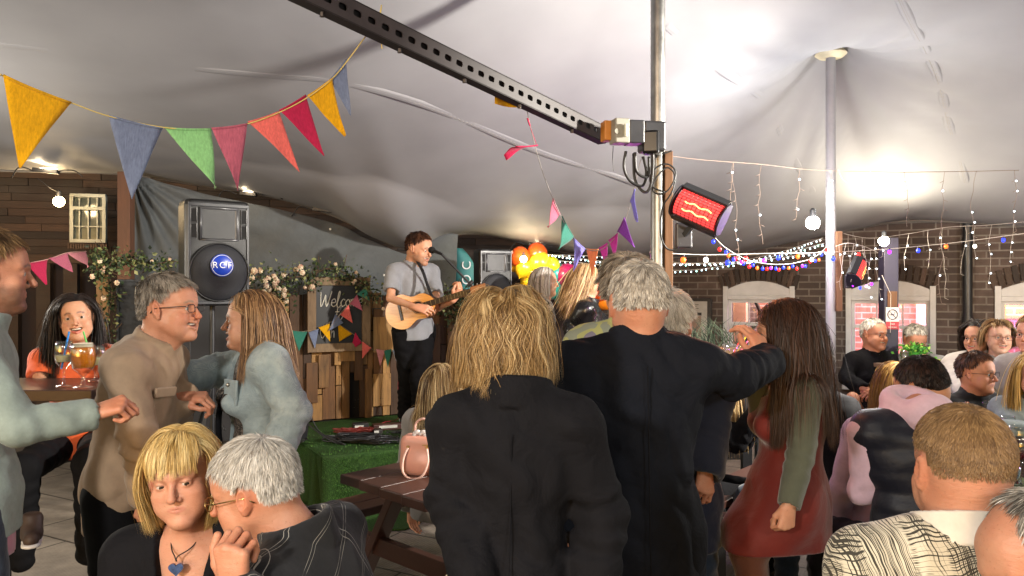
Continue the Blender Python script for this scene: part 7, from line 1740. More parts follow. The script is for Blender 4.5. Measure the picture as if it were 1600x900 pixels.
# ---- 1 bearded man at the picture edge
hc = P(-14, 425, 2.26)
J = person('bearded man in a pale sage jacket reaching out a fist', hc, (-55, -2, 0), 1.0, -55, (.03, .0, 1), 'ruddy', 'm', D=2.3, beard=((.05, .03, .02), .75), brow=(.1, .06, .04),
           arms={1: (P(28, 668, 2.05), P(140, 648, 2.18)), -1: (P(-90, 640, 2.5), P(-40, 700, 2.55))}, hands={1: dict(d=V3(.6, .25, .22), n=V3(-.2, -.5, .8), curl=(1.1, 1.15, 1.2, 1.25), thumb=.9)}, ww=1.08)
top(J, C_SAGE, 'jacket', e=.010, hem=.10, fold=.006, wr=.004, cuff=.004, collar=dict(r=.070, h=.018, tilt=.25), slen=.97, wf=1.3)
soft('shirt_hem', cloth('rose_shirt', 'b07a8c'), J.o, [J.pel-J.u*.05, J.pel-J.u*.2], .012, lambda F: F.cap(J.pel-J.u*.05, J.pel-J.u*.175, .158, .160, k=0, flat=(J.f, 1.3)), .2, .002, cuts=[(J.pel-J.u*.17, -J.u)])
trousers(J, C_DJ); shoes(J, SHOE_B)
strands('hair', J.o, H_MO, J.hc, J.hR, n=6000, length=.045, width=.0016, lift=.016, seed=2, **SHORT)
# ---- 2 laughing woman in orange
hc = P(120, 497, 3.95)
J = person('laughing dark-haired woman in an orange top behind the dark table', hc, (203, 4, 8), 1.0, 195, (-.02, 0, 1), 'fair', 'f', D=3.9, smile=1.0, brow=(.04, .02, .015), squint=.35, lip=(.45, .07, .07), sit=True, bust=.02,
           arms={1: (P(62, 600, 3.85), P(100, 625, 3.5)), -1: (P(165, 600, 3.85), P(150, 628, 3.6))}, tl=.46)
top(J, C_OR, 'top', e=.010, hem=.10, slen=0.0, cuff=.01, neck=.085, fold=.0, bust=.02, wr=.003)
trousers(J, C_TR); J2 = J
strands('hair', J.o, H_DK, J.hc, J.hR, n=6500, length=.40, endz=P(0,600,3.9)[2], back=.5, clear=.035, lvar=.12, style='long', part=-.2, width=.0024, steps=18, lift=.022, grav=.8, clump=.5, nclump=120, wave=.14, wfreq=2.0, seed=3, out=.004, hairline=([-1, -.45, -.1, .15, .35, .6, .8, 1], [-.8, -.75, -.5, -.1, .2, .45, .55, .6]), coll=[('c', J.N-J.u*.02, J.hc, .062), ('c', J.sh[1], J.sh[-1], .068), ('e', J.N-J.u*.18, J.R, (.17, .12, .2))])
for q in (1, -1): J.an[q] = P(50 if q == 1 else 95, 812, 3.2+.3*(q == -1))
shoes(J, SHOE_BR, which=(1,), soles=SHOE_W, fdir=V3(.5, -.85, .1))
# ---- 3 man in the tan jacket
hc = P(267, 482, 2.85)
J = person('grey-haired man in glasses and a tan jacket leaning in to chat', hc, (-98, 2, 0), 1.02, -88, (.19, 0, 1), 'ruddy', 'm', D=2.8, old=1, smile=.6, brow=(.2, .15, .1), flush=.9, nb=P(236, 542, 2.87), tl=.52, ww=1.05,
           arms={1: (P(220, 690, 2.62), P(232, 770, 2.66)), -1: (P(268, 665, 3.05), P(284, 621, 2.95))}, hands={-1: dict(d=V3(1, -.1, .03), n=V3(0, -.3, .9), curl=(.8, .9, 1., 1.1), thumb=.6), 1: dict(d=V3(-.1, -.1, -1), n=V3(0, -1, 0), curl=(.6, .7, .8, .9))})
def tanfn(F): F.ell(J.N-J.u*.14-J.f*.075, (.12, .055, .16), J.R, k=.06)
top(J, C_TAN, 'jacket', e=.022, hem=.17, fold=.010, wr=.007, collar=dict(r=.076, h=.020, tilt=.30, t=.010), slen=.98, wf=1.2, belly=.03, seed=4, fn=tanfn, hemr=.150)
m = MB(); pc = J.N-J.u*.13+J.s*.125+J.f*.13; m.box(pc, (.10, .012, .035), J.R@frame(-20)); m.build('pocket_flap', C_TAN, J.o, bevel=.004)
trousers(J, C_TR, e=.018); shoes(J, SHOE_B); glasses(J, BLACKPL, r=(.022, .014))
strands('hair', J.o, H_SA, J.hc, J.hR, n=8000, length=.05, width=.0015, lift=.018, seed=4, tintbase=.72, style='up', part=.0, stand=.55, clump=.35, nclump=300, wave=.12, hairline=([-1, -.45, -.1, .15, .35, .6, .8, 1], [-.70, -.66, -.34, -.02, .30, .58, .70, .78]))
# ---- 4 woman in the denim jacket
hc = P(392, 502, 3.15)
J = person('smiling long-haired woman in a washed denim jacket and dark dress', hc, (102, 2, 0), .97, 118, (.02, 0, 1), 'fair', 'f', D=3.1, smile=.9, brow=(.15, .09, .05), squint=.3, bust=.03, nb=P(410, 541, 3.17),
           arms={1: (P(345, 578, 3.35), P(285, 590, 3.15)), -1: (P(458, 640, 2.98), P(432, 705, 2.90))}, hands={1: dict(d=V3(-1, -.2, .0), n=V3(0, -.3, 1))})
C_ = J
soft('dress', C_SPK, J.o, [J.N, J.pel-J.u*.45], .012, lambda F: (torso(F, J, .004, .03), F.cap(J.pel, J.pel-J.u*.40, .15, .20, k=.05, flat=(J.f, 1.2))), .25, .003, 1.5, cuts=[(J.pel-J.u*.38, -J.u)], post=lambda F: F.ell(J.N+J.u*.06+J.f*.03, (.085, .10, .10), J.R, k=.005, op='s'))
def dj_post(F): F.box(J.N-J.u*.25+J.f*.17-J.s*.02, (.075, .12, .38), J.R@frame(0, -5), .01, .008, op='s')
top(J, C_DENIM, 'denim_jacket', e=.024, hem=.03, fold=.008, wr=.004, collar=dict(r=.072, h=.016, tilt=.35, t=.010), slen=.97, wf=1.3, bust=.035, post=dj_post, seed=6)
m = MB(); pc = J.N-J.u*.17-J.s*.11+J.f*.135; m.box(pc, (.085, .012, .10), J.R@frame(24, 0)); m.build('chest_pocket', C_DENIM, J.o, bevel=.004); m = MB(); m.ball(pc+J.f*.012+J.u*.03, .008, n=10, m=6); m.build('button', metal('button', 'b9b4a8'), J.o)
m = MB(); m.tube(bez([J.sh[-1]+J.u*.05+J.s*.04, J.N-J.u*.2+J.f*.155-J.s*.05, J.N-J.u*.42+J.f*.15+J.s*.05, J.pel+J.s*.17+J.f*.10], 8), .012, 6); m.build('bag_strap', C_BLK, J.o, smooth=True)
legsm = trousers(J, C_TR, e=.004); shoes(J, SHOE_B)
strands('hair', J.o, hair_mat('chestnut', '2a1c12', '67482e', 'a5825a'), J.hc, J.hR, n=9500, length=.42, endz=P(0,598,3.1)[2], back=1.0, clear=.02, lvar=.08, style='long', part=.05, width=.0020, steps=20, lift=.016, grav=.9, clump=.35, nclump=140, seed=5, tintbase=.62, out=.003, hairline=([-1, -.45, -.1, .15, .35, .6, .8, 1], [-.8, -.75, -.5, -.1, .22, .48, .58, .65]), coll=[('c', J.N-J.u*.02, J.hc, .060), ('c', J.sh[1], J.sh[-1], .085), ('e', J.N-J.u*.18, J.R, (.19, .145, .21))])
# ---- 5 blonde bob, black blazer, heart pendant
hc = P(286, 742, 2.02)
J = person('older woman with a golden blonde bob and a blue heart pendant', hc, (186, -3, 8), 1.0, 184, (-.04, 0, 1), 'pink', 'f', D=1.9, old=0, brow=(.28, .17, .09), lowneck=.26, gaze=(20, -6), squint=.5, sit=True, lip=(.44, .15, .11), bust=.02, ww=.98, tl=.47, flush=.35,
           arms={1: (P(185, 960, 2.0), P(230, 1040, 1.8)), -1: (P(402, 980, 1.98), P(350, 1050, 1.85))})
def blz_post(F):
    for k in np.linspace(0, 1, 12): F.ell(J.N+J.f*(.085+.045*k)-J.u*(.0+.27*k), (.066*(1-k)+.012, .08, .05), J.R, k=.004, op='s')
    for q in (1, -1):
        F.cap(J.N+J.s*.085*q+J.f*.035+J.u*.00, J.N-J.u*.12+J.s*.068*q+J.f*.112, .012, .013, k=.008); F.cap(J.N-J.u*.12+J.s*.072*q+J.f*.112, J.N-J.u*.29+J.s*.012*q+J.f*.150, .014, .010, k=.008)
top(J, C_BLK, 'blazer', e=.016, hem=.12, fold=.006, wr=.003, neck=.085, post=blz_post, bust=.03, seed=7, collar=None)
trousers(J, C_TR); shoes(J, SHOE_B)
m = MB(); pn = J.N-J.u*.068+J.f*.108+J.s*.006
m.tube(bez([J.N+J.u*.045-J.s*.052+J.f*.0, J.N-J.u*.018-J.s*.030+J.f*.075, pn+J.u*.03-J.s*.004, pn+J.u*.018, pn+J.u*.03+J.s*.004, J.N-J.u*.018+J.s*.030+J.f*.075, J.N+J.u*.045+J.s*.052], 8), .0016, 6); nk = m.build('necklace', BLACKPL, J.o, smooth=True)
heart = [(16*math.sin(a)**3/17*.020, (13*math.cos(a)-5*math.cos(2*a)-2*math.cos(3*a)-math.cos(4*a))/17*.020) for a in np.linspace(0, 2*PI, 33)[:-1]]
m = MB(); m.prism([pn+J.s*x+J.u*z for x, z in heart][::-1], J.f*.008); m.build('heart_pendant', paint('blue_heart', '39507c', .12, var=.5, nscale=60, coat=.8), nk, bevel=.003)
strands('hair', J.o, H_GO, J.hc, J.hR, n=20000, length=.27, endz=P(0,826,2.0)[2], clear=.05, lvar=.05, style='long', part=-.05, width=.0010, steps=18, lift=.018, grav=1.0, clump=.30, nclump=260, seed=6, tintbase=.60, tvar=.28, streak=.16, fringe=(.30, .62, .082), curlin=.35, out=.004,
        hairline=([-1, -.45, -.1, .15, .35, .6, .8, 1], [-.75, -.7, -.35, .0, .28, .45, .52, .6]), coll=[('c', J.N-J.u*.02, J.hc, .062)])
# ---- 6 grey-haired man in the windowpane jacket
hc = P(397, 764, 1.90)
J = person('silver-haired man in glasses and a sketchy checked jacket', hc, (86, -15, -4), 1.03, 78, (-.42, .0, 1), 'ruddy', 'm', D=1.8, old=1, brow=(.35, .3, .26), flush=.75, squint=.3, sit=True, nb=P(462, 838, 1.90), tl=.52, ww=1.05, nose=1.1,
           arms={-1: (P(470, 1010, 1.62), P(368, 930, 1.62)), 1: (P(470, 1020, 2.2), P(370, 1040, 2.0))}, hands={-1: dict(d=V3(-.12, .02, 1), n=V3(-.30, -.95, .05), curl=(1.05, 1.1, 1.15, 1.2), thumb=.15, side=-1, s=1.08)})
top(J, C_PLAID, 'jacket', e=.020, hem=.14, fold=.006, wr=.004, collar=dict(r=.082, h=.020, tilt=-.1, t=.012, y=-.01, z=.0), neck=.085, neckfwd=.03, seed=8, slen=.90)
soft('shirt', C_SHIRT, J.o, [J.N, J.N-J.u*.2], .006, lambda F: (F.ell(J.N-J.u*.15+J.f*.03, (.13, .088, .15), J.R, k=0), F.torus(J.N+J.f*.02+J.u*.005, unit(J.u+J.f*.35), .066, .008, k=.01, fwd=J.f, rz=.014)), .16, post=lambda F: F.ell(J.N+J.u*.05+J.f*.02, (.060, .062, .09), J.R, k=.004, op='s'))
trousers(J, C_TR); shoes(J, SHOE_B); glasses(J, metal('gold_wire', 'a58d5c', .25), r=(.021, .0165), round_=True)
strands('hair', J.o, H_SI, J.hc, J.hR, n=15000, length=.045, width=.0011, lift=.014, seed=8, tintbase=.62, tvar=.25, streak=.12, style='short', stand=.35, clump=.22, nclump=500, hairline=([-1, -.45, -.1, .15, .35, .6, .8, 1], [-.70, -.66, -.34, -.05, .26, .5, .62, .7]))
# ---- 7 the singer
hc = P(655, 388, 6.62)
J = person('singer in a grey polo shirt playing guitar on the turf stage', hc, (-118, -14, 4), 1.14, -140, (-.02, 0, 1), 'fair', 'm', D=5.0, beard=((.12, .07, .04), .5), brow=(.08, .05, .03), smile=.3, nb=P(645, 414, 6.68), tl=.55, ww=1.1, floor=.455, legs={1: (P(638, 590, 6.66), V3(P(634, 0, 6.72)[0], 6.72, .545)), -1: (P(656, 590, 6.50), V3(P(657, 0, 6.58)[0], 6.58, .545))},
           arms={1: (P(610, 466, 6.46), P(648, 480, 6.30)), -1: (P(684, 480, 6.50), P(709, 468, 6.28))}, hands={1: dict(d=V3(.9, -.15, -.15), n=V3(-.1, -.8, .5), curl=(.5, .6, .7, .8)), -1: dict(d=V3(.35, -.1, .5), n=V3(.6, -.5, -.2), curl=(.9, .9, 1., 1.), side=-1)})
top(J, C_GREY, 'polo_shirt', e=.014, hem=.10, slen=0., cuff=.014, fold=0, wr=.004, neck=.078, collar=dict(r=.074, h=.012, t=.009), h=.012)
trousers(J, C_TR, e=.026, wr=.006, h=.012); J.fw = V3(.75, -.6, 0); shoes(J, SHOE_W)
strands('hair', J.o, H_BR, J.hc, J.hR, n=2500, length=.045, width=.004, lift=.02, seed=9, style='short', stand=.6)
# ---- 8 blonde woman in black, back view
hc = P(789, 530, 1.95)
J = person('wavy-haired blonde woman in a black blazer seen from behind', hc, (-6, 2, 2), .96, -4, (.015, 0, 1), 'fair', 'f', D=1.8, face=False, ww=.82, nb=P(805, 625, 1.84),
           arms={1: (P(938, 800, 1.84), P(925, 960, 1.78)), -1: (P(708, 780, 1.84), P(742, 895, 1.74))}, stride=.03, tl=.47)
top(J, C_BLK, 'blazer', e=.016, hem=.20, fold=.007, wr=.006, collar=dict(r=.080, h=.016, tilt=.25, t=.010), seed=9, waist=.95, wf=1.4, hemr=.175)
m = MB(); m.tube([J.N-J.u*.06-J.f*.112, J.N-J.u*.3-J.f*.118, J.pel-J.f*.145, J.pel-J.u*.19-J.f*.155], .0015, 5); m.build('back_seam', C_BLK, J.o, smooth=True)
trousers(J, C_CREAM, e=.03); shoes(J, SHOE_W)
strands('hair', J.o, H_BL, J.hc, J.hR, n=24000, length=.27, endz=P(0,618,1.84)[2], lvar=.22, style='long', part=-.1, width=.0011, steps=20, lift=.020, grav=.66, clump=.58, nclump=240, wave=.75, wfreq=2.1, seed=10, tintbase=.52, tvar=.26, streak=.20, curlin=.05,
        hairline=([-1, -.45, -.1, .15, .35, .6, .8, 1], [-.85, -.8, -.5, -.1, .28, .5, .6, .7]), coll=[('c', J.N-J.u*.02, J.hc, .066), ('c', J.sh[1]+J.u*.02, J.sh[-1]+J.u*.02, .075), ('e', J.N-J.u*.18, J.R, (.18, .13, .19))])
# ---- 9 man in the black suit
hc = P(998, 474, 2.38)
J = person('broad man in a black suit stretching an arm to the woman in red', hc, (4, -2, 0), 1.06, 2, (0, 0, 1), 'ruddy', 'm', D=2.3, face=False, ww=1.10, nb=P(998, 540, 2.36), fat=1.08, flush=.9, arms={1: (P(1150, 588, 2.45), P(1196, 566, 2.66)), -1: (P(868, 720, 2.3), P(880, 830, 2.2))},
           hands={1: dict(d=V3(-.25, .3, .9), n=V3(.5, -.8, 0), curl=(.5, .55, .6, .65), thumb=.4)}, tl=.54)
top(J, C_SUIT, 'suit_jacket', e=.022, hem=.20, fold=.009, wr=.007, collar=dict(r=.078, h=.022, tilt=.22, t=.011), seed=11, wf=1.2, belly=.03, hemr=.20)
trousers(J, C_SUIT, e=.03); shoes(J, SHOE_B)
strands('hair', J.o, H_SI, J.hc, J.hR, n=12000, length=.040, width=.0014, lift=.016, seed=12, tintbase=.5, style='short', stand=.5, clump=.35, nclump=350, wave=.25, tvar=.35, streak=.15, hairline=([-1, -.45, -.1, .15, .35, .6, .8, 1], [-.52, -.52, -.36, .0, .30, .58, .70, .78]))
m = MB(); m.tube([J.N-J.u*.05-J.f*.130, J.N-J.u*.25-J.f*.146, J.pel-J.f*.165, J.pel-J.u*.19-J.f*.19], .0022, 5); m.build('back_seam', C_BLK, J.o, smooth=True)
# ---- 10 woman in the red pinafore
hc = P(1226, 520, 2.86)
J = person('long-haired woman in a rust red pinafore dress over an olive top', hc, (72, -4, 0), .98, 80, (.10, 0, 1), 'fair', 'f', D=2.8, ww=.88, nb=P(1248, 585, 2.88), tl=.46, bust=.03,
           arms={-1: (P(1252, 706, 2.70), P(1233, 788, 2.62)), 1: (P(1195, 660, 3.0), P(1180, 600, 2.95))}, hands={-1: dict(d=V3(-.18, -.05, -1), n=V3(.3, -1, 0), curl=(1.2, 1.2, 1.25, 1.3), thumb=.8)},
           legs={1: (P(1172, 850, 2.95), P(1200, 1120, 3.0)), -1: (P(1168, 860, 2.78), P(1215, 1130, 2.8))})
for q in (1, -1): J.an[q][2] = .09
top(J, C_OLIVE, 'olive_top', e=.006, hem=.0, fold=.005, wr=.002, neck=.06, bust=.01, cuff=.002, seed=12, slen=.99, h=.009)
def red(F):
    torso(F, J, .016, .018, waist=.94, sh=True); F.cap(J.pel, J.pel-J.u*.18+J.f*.05-V3(0, 0, .02), .150, .165, k=.05, flat=(J.s, 1.15))
    a = J.pel-J.u*.1; kn = (J.kn[1]+J.kn[-1])/2; F.cap(a, kn+V3(.02, 0, .05), .140, .122, k=.05, flat=(J.s, 1.12)); F.cap(a-J.f*.02, kn-J.f*.17+V3(.02, 0, .03), .135, .095, k=.07, flat=(J.s, 1.0)); F.cap(a-J.f*.02, kn-J.f*.08+V3(0, 0, .02), .13, .12, k=.05); [F.cap(J.hip[q], J.kn[q]+V3(0, 0, -.02), .112, .088, k=.05) for q in (1, -1)]
def redpost(F):
    for q in (1, -1): F.ell(J.sh[q]+J.s*.045*q-J.u*.035, (.085, .105, .15), J.R, k=.004, op='s')
    F.ell(J.N+J.u*.03+J.f*.06, (.085, .11, .15), J.R, k=.005, op='s')
kz = float(P(0, 850, 2.85)[2])
soft('pinafore_dress', C_RED, J.o, [J.N, J.sh[1], J.sh[-1], J.kn[1], J.kn[-1], J.pel], .009, red, .24, .004, 1.0, 4, aniso=(1, 1, .35), cuts=[(V3(0, 0, kz), (0, 0, -1))], post=redpost)
soft('tights', cloth('tan_tights', '5a3526', rough=.5), J.o, [J.hip[1], J.hip[-1], J.kn[1], J.kn[-1], J.an[1], J.an[-1]], .011, lambda F: legs(F, J, .004, (.085, .058, .040)), .12); shoes(J, SHOE_B)
strands('hair', J.o, H_BR, J.hc, J.hR, n=13000, length=.56, endz=P(0,682,2.86)[2], clear=.055, lvar=.08, style='long', part=.05, width=.0016, steps=26, lift=.014, grav=.85, clump=.45, nclump=150, wave=.12, wfreq=2.5, seed=13, tintbase=.30, tvar=.2, streak=.12, out=.008, hairline=([-1, -.45, -.1, .15, .35, .6, .8, 1], [-.85, -.8, -.6, -.25, .05, .3, .5, .6]),
        coll=[('c', J.N-J.u*.02, J.hc, .064), ('c', J.sh[1], J.sh[-1], .078), ('e', J.N-J.u*.18, J.R, (.16, .125, .2))])
# ---- 11 grey curly person and 11b navy man behind the suit
hc = P(980, 452, 3.05)
J = person('curly grey-haired person in a faded patterned jacket behind the black suit', hc, (-12, 0, 3), 1.1, -10, (0, 0, 1), 'fair', 'm', D=3.0, face=False, ww=1.0)
top(J, C_CAMO, 'jacket', e=.028, hem=.16, collar=dict(r=.075, h=.016), wr=.005); trousers(J, C_DJ); shoes(J, SHOE_B)
strands('hair', J.o, H_SA, J.hc, J.hR, n=8000, length=.075, width=.0022, lift=.045, seed=14, tintbase=.6, style='short', stand=.8, clump=.55, nclump=220, wave=.5)
hc = P(1046, 506, 2.95)
J = person('white-haired man in a navy jacket with one arm hanging down', hc, (-30, 0, 0), 1.0, -10, (0, 0, 1), 'ruddy', 'm', D=3.4, face=False, ww=1.05, arms={1: (P(1110, 655, 2.85), P(1102, 728, 2.75)), -1: (P(1000, 650, 3.0), P(1000, 730, 2.9))}, hands={1: dict(d=V3(-.05, -.1, -1), n=V3(.3, -1, 0), curl=(.5, .6, .7, .7))})
top(J, C_NAVY, 'jacket', e=.028, hem=.18, wr=.005, collar=dict(r=.072)); trousers(J, C_DJ); shoes(J, SHOE_B)
strands('hair', J.o, H_SI, J.hc, J.hR, n=5000, length=.06, width=.0022, lift=.03, seed=15, tintbase=.75, style='short', stand=.7, clump=.4, wave=.3)
# ---- 12, 13 two women on the step
hc = P(852, 441, 6.65)
J = person('woman with a grey blonde bob in a black and white floral top', hc, (-98, 0, 0), 1.0, -80, (0, 0, 1), 'fair', 'f', D=5.5, floor=.2, nb=P(845, 472, 6.65))
top(J, C_FLORAL, 'floral_top', e=.022, hem=.18, wr=.004); trousers(J, C_TR); shoes(J, SHOE_B)
strands('hair', J.o, H_GR, J.hc, J.hR, n=2600, length=.24, endz=P(0,466,6.6)[2], style='long', width=.005, steps=12, lift=.02, grav=.9, clump=.4, seed=16, tintbase=.6)
hc = P(916, 438, 6.2)
J = person('blonde woman in a black leather jacket tossing her hair', hc, (-80, 0, 0), 1.02, -100, (.02, 0, 1), 'fair', 'f', D=5.5, floor=.0, nb=P(917, 472, 6.2), arms={1: (P(893, 510, 6.1), P(904, 542, 6.0)), -1: (P(945, 510, 6.3), P(948, 540, 6.2))})
top(J, C_LEATHER, 'leather_jacket', e=.024, hem=.06, wr=.006, fold=.008, collar=dict(r=.075, h=.02)); trousers(J, C_JEANS); shoes(J, SHOE_B)
strands('hair', J.o, H_BL, J.hc, J.hR, n=3200, length=.27, style='long', width=.0045, steps=14, lift=.02, grav=.55, clump=.5, seed=17, tintbase=.55, wind=(-.30, 0, .04), hairline=([-1, -.45, -.1, .15, .35, .6, .8, 1], [-.85, -.8, -.5, -.1, .28, .5, .6, .7]))
# ---- 14 seated blonde by the handbag
hc = P(692, 602, 4.45)
J = person('straight-haired blonde woman in grey seated at the picnic table', hc, (-25, 2, 0), 1.0, -30, (0, 0, 1), 'fair', 'f', D=4.0, face=False, sit=True)
top(J, C_LG, 'top', e=.02, hem=.1, wr=.004); trousers(J, C_DJ); shoes(J, SHOE_B)
strands('hair', J.o, H_BL, J.hc, J.hR, n=6000, length=.42, endz=P(0,668,4.4)[2], style='long', width=.0028, steps=18, lift=.02, grav=.9, clump=.4, seed=18, tintbase=.5, streak=.35, coll=[('c', J.sh[1], J.sh[-1], .09), ('e', J.N-J.u*.18, J.R, (.19, .14, .2))])
# ---- 15 seated blonde on the bench, 16 seated behind the red dress
hc = P(1122, 590, 4.55)
J = person('blonde woman in black seated on the bench in heeled boots', hc, (-60, -10, 0), 1.0, -95, (.25, 0, 1), 'fair', 'f', D=4.5, sit=True, arms={1: (P(1150, 690, 4.4), P(1190, 640, 4.3)), -1: (P(1160, 690, 4.8), P(1195, 650, 4.7))})
top(J, C_BLK, 'top', e=.02, hem=.1, wr=.004); trousers(J, C_TR); shoes(J, SHOE_B)
strands('hair', J.o, H_BL, J.hc, J.hR, n=4500, length=.40, endz=P(0,690,4.4)[2], style='long', width=.003, steps=16, lift=.02, grav=.8, clump=.5, seed=19, coll=[('c', J.sh[1], J.sh[-1], .08)])
hc = P(1272, 575, 4.3)
J = person('seated guest in a dark top and blue jeans beyond the red dress', hc, (120, -5, 0), 1.0, 120, (0, 0, 1), 'tan', 'm', D=4.5, sit=True)
top(J, C_FLEECE, 'top', e=.02, hem=.1); trousers(J, C_DJ); shoes(J, SHOE_B); strands('hair', J.o, H_DK, J.hc, J.hR, n=2500, length=.04, width=.004, seed=20, **SHORT)
# ---- 17, 18 the two men by the middle window
hc = P(1366, 522, 6.75)
J = person('white-haired man in glasses and a black zip top on a bar stool', hc, (203, 0, 0), 1.13, 195, (0, 0, 1), 'ruddy', 'm', D=5.0, sit=True, ww=1.12, tl=.56, smile=.3, brow=(.4, .35, .3), arms={1: (P(1322, 590, 6.7), P(1345, 606, 6.45)), -1: (P(1388, 590, 6.7), P(1366, 608, 6.45))}, legs={1: (P(1332, 622, 6.35), V3(P(1345, 0, 6.3)[0], 6.3, .36)), -1: (P(1366, 620, 6.4), V3(P(1375, 0, 6.5)[0], 6.5, .34))}, hands={1: dict(d=V3(.7, -.3, -.2), n=V3(0, -.6, .8), curl=(.7,)*4), -1: dict(d=V3(-.7, -.3, -.2), n=V3(0, -.6, .8), curl=(.7,)*4)})
top(J, C_BLK, 'zip_top', e=.02, hem=.08, wr=.004, collar=dict(r=.072, h=.02)); trousers(J, C_TR, e=.02); J.fw = V3(.2, -.95, 0); shoes(J, SHOE_W); glasses(J, BLACKPL); stool('tall black bar stool under the man in the black zip top', J.pel[0], J.pel[1], J.pel[2]-.12)
strands('hair', J.o, H_SI, J.hc, J.hR, n=2500, length=.035, width=.004, lift=.012, seed=21, tintbase=.8, **SHORT)
hc = P(1430, 530, 6.95)
J = person('grey-haired man in a pale jumper looking down at the table', hc, (172, -28, 0), 1.13, 178, (0, 0, 1), 'ruddy', 'm', D=5.0, sit=True, ww=1.15, tl=.56, brow=(.2, .16, .13), nb=P(1434, 558, 7.0), arms={1: (P(1404, 585, 6.9), P(1418, 575, 6.65)), -1: (P(1475, 590, 6.9), P(1455, 580, 6.65))})
top(J, C_LG, 'jumper', e=.022, hem=.1, wr=.005); trousers(J, C_DJ, e=.02); shoes(J, SHOE_B); stool('tall black bar stool under the man in the pale jumper', J.pel[0], J.pel[1], J.pel[2]-.12)
strands('hair', J.o, H_GR, J.hc, J.hR, n=2500, length=.035, width=.004, lift=.012, seed=22, tintbase=.5, **SHORT)
# ---- 19, 20 two women by the third window
hc = P(1527, 527, 5.95)
J = person('dark-haired woman in glasses and a cream jumper turned in profile', hc, (118, -4, 0), 1.02, 150, (0, 0, 1), 'fair', 'f', D=5.0, sit=True, smile=.3, brow=(.03, .02, .02), arms={1: (P(1496, 600, 5.8), P(1518, 618, 5.5)), -1: (P(1550, 600, 5.9), P(1535, 615, 5.6))})
top(J, C_WHITE, 'jumper', e=.028, hem=.1, wr=.006, fold=.008); trousers(J, C_DJ); shoes(J, SHOE_B); glasses(J, BLACKPL)
strands('hair', J.o, H_DK, J.hc, J.hR, n=3000, length=.12, endz=P(0,552,5.9)[2], clear=.03, width=.0045, lift=.035, seed=23, style='long', steps=8, grav=.6, wave=.3, clump=.5); stool('bar stool under the woman in the cream jumper', J.pel[0], J.pel[1], J.pel[2]-.12)
hc = P(1560, 527, 5.8)
J = person('short-haired woman in glasses and a stone grey blazer', hc, (168, 2, -3), 1.03, 160, (0, 0, 1), 'pale', 'f', D=5.0, sit=True, ww=1.0, brow=(.25, .17, .11), smile=.2, arms={1: (P(1532, 590, 5.6), P(1545, 625, 5.3)), -1: (P(1600, 600, 5.7), P(1585, 620, 5.4))})
top(J, C_BLAZ, 'blazer', e=.022, hem=.14, wr=.003, collar=dict(r=.075, h=.015)); trousers(J, C_TR); shoes(J, SHOE_B); glasses(J, paint('red_frame', '5a1c1c', .4))
strands('hair', J.o, H_MO, J.hc, J.hR, n=2800, length=.09, endz=P(0,540,5.8)[2], clear=.03, width=.0045, lift=.028, seed=24, style='long', steps=8, grav=.6, clump=.4, tintbase=.75, fringe=(.3, .6, .05)); stool('bar stool under the woman in the stone blazer', J.pel[0], J.pel[1], J.pel[2]-.12)
# ---- 21 man in glasses and black fleece
hc = P(1527, 583, 4.75)
J = person('man in rectangular glasses and a black fleece at the long table', hc, (212, 0, 0), 1.02, 200, (0, 0, 1), 'ruddy', 'm', D=4.6, sit=True, ww=1.1, brow=(.12, .08, .05), arms={1: (P(1490, 690, 4.6), P(1520, 700, 4.3)), -1: (P(1572, 680, 4.6), P(1575, 655, 4.3))}, hands={-1: dict(d=V3(-.4, -.6, .1), n=V3(0, -.4, .9), curl=(.6,)*4)})
top(J, C_FLEECE, 'fleece', e=.025, hem=.1, wr=.004, collar=dict(r=.076, h=.024, tilt=.4)); trousers(J, C_DJ); shoes(J, SHOE_B); glasses(J, BLACKPL)
strands('hair', J.o, H_BR, J.hc, J.hR, n=3000, length=.04, width=.0035, lift=.016, seed=25, tintbase=.6, **SHORT)
# ---- 22, 23 hooded couple
hc = P(1440, 604, 3.25)
J = person('dark-haired man in a navy puffer vest over a pink hooded top', hc, (25, -22, -14), 1.05, 12, (-.06, .10, 1), 'tan', 'm', D=3.2, face=False, sit=True, ww=1.25, nb=P(1424, 645, 3.12), tl=.52, arms={-1: (P(1350, 765, 3.12), P(1352, 745, 3.40)), 1: (P(1500, 720, 3.2), P(1510, 700, 3.6))})
top(J, C_PINK, 'hooded_top', e=.014, hem=.05, fold=.008, wr=.003, neck=0, fn=lambda F: (F.torus(J.N+J.u*.035-J.f*.02, unit(J.u-J.f*.5), .088, .040, k=.03, fwd=J.f), F.ell(J.N-J.f*.11-J.u*.0, (.10, .055, .085), J.R, k=.04)))
def quilt(F):
    sl, X = F.sub(F.lo, F.lo+F.n*F.h); F.V += (.006*np.abs(np.sin(X[..., 2]*PI/.085))-.004).astype(np.float32)*-1
soft('puffer_vest', C_VEST, J.o, [J.N-J.u*.04, J.pel-J.u*.2, J.sh[1], J.sh[-1]], .010, lambda F: (torso(F, J, .042, sh=False), F.cap(J.sh[1]-J.s*.03, J.sh[-1]+J.s*.03, .095, .095, k=.05), F.cap(J.pel, J.pel-J.u*.12, .215, .215, k=.05, flat=(J.f, 1.3))), .26, .002, cuts=[(J.N+J.u*.03, J.u), (J.pel-J.u*.14, -J.u)], post=lambda F: quilt(F))
trousers(J, C_TR); shoes(J, SHOE_B)
strands('hair', J.o, H_DK, J.hc, J.hR, n=6000, length=.03, width=.0024, lift=.010, seed=26, **SHORT)
hc = P(1398, 608, 3.7)
J = person('blonde woman leaning on the man in the puffer vest', hc, (-15, 0, 14), 1.0, 0, (.08, 0, 1), 'fair', 'f', D=3.7, face=False, sit=True)
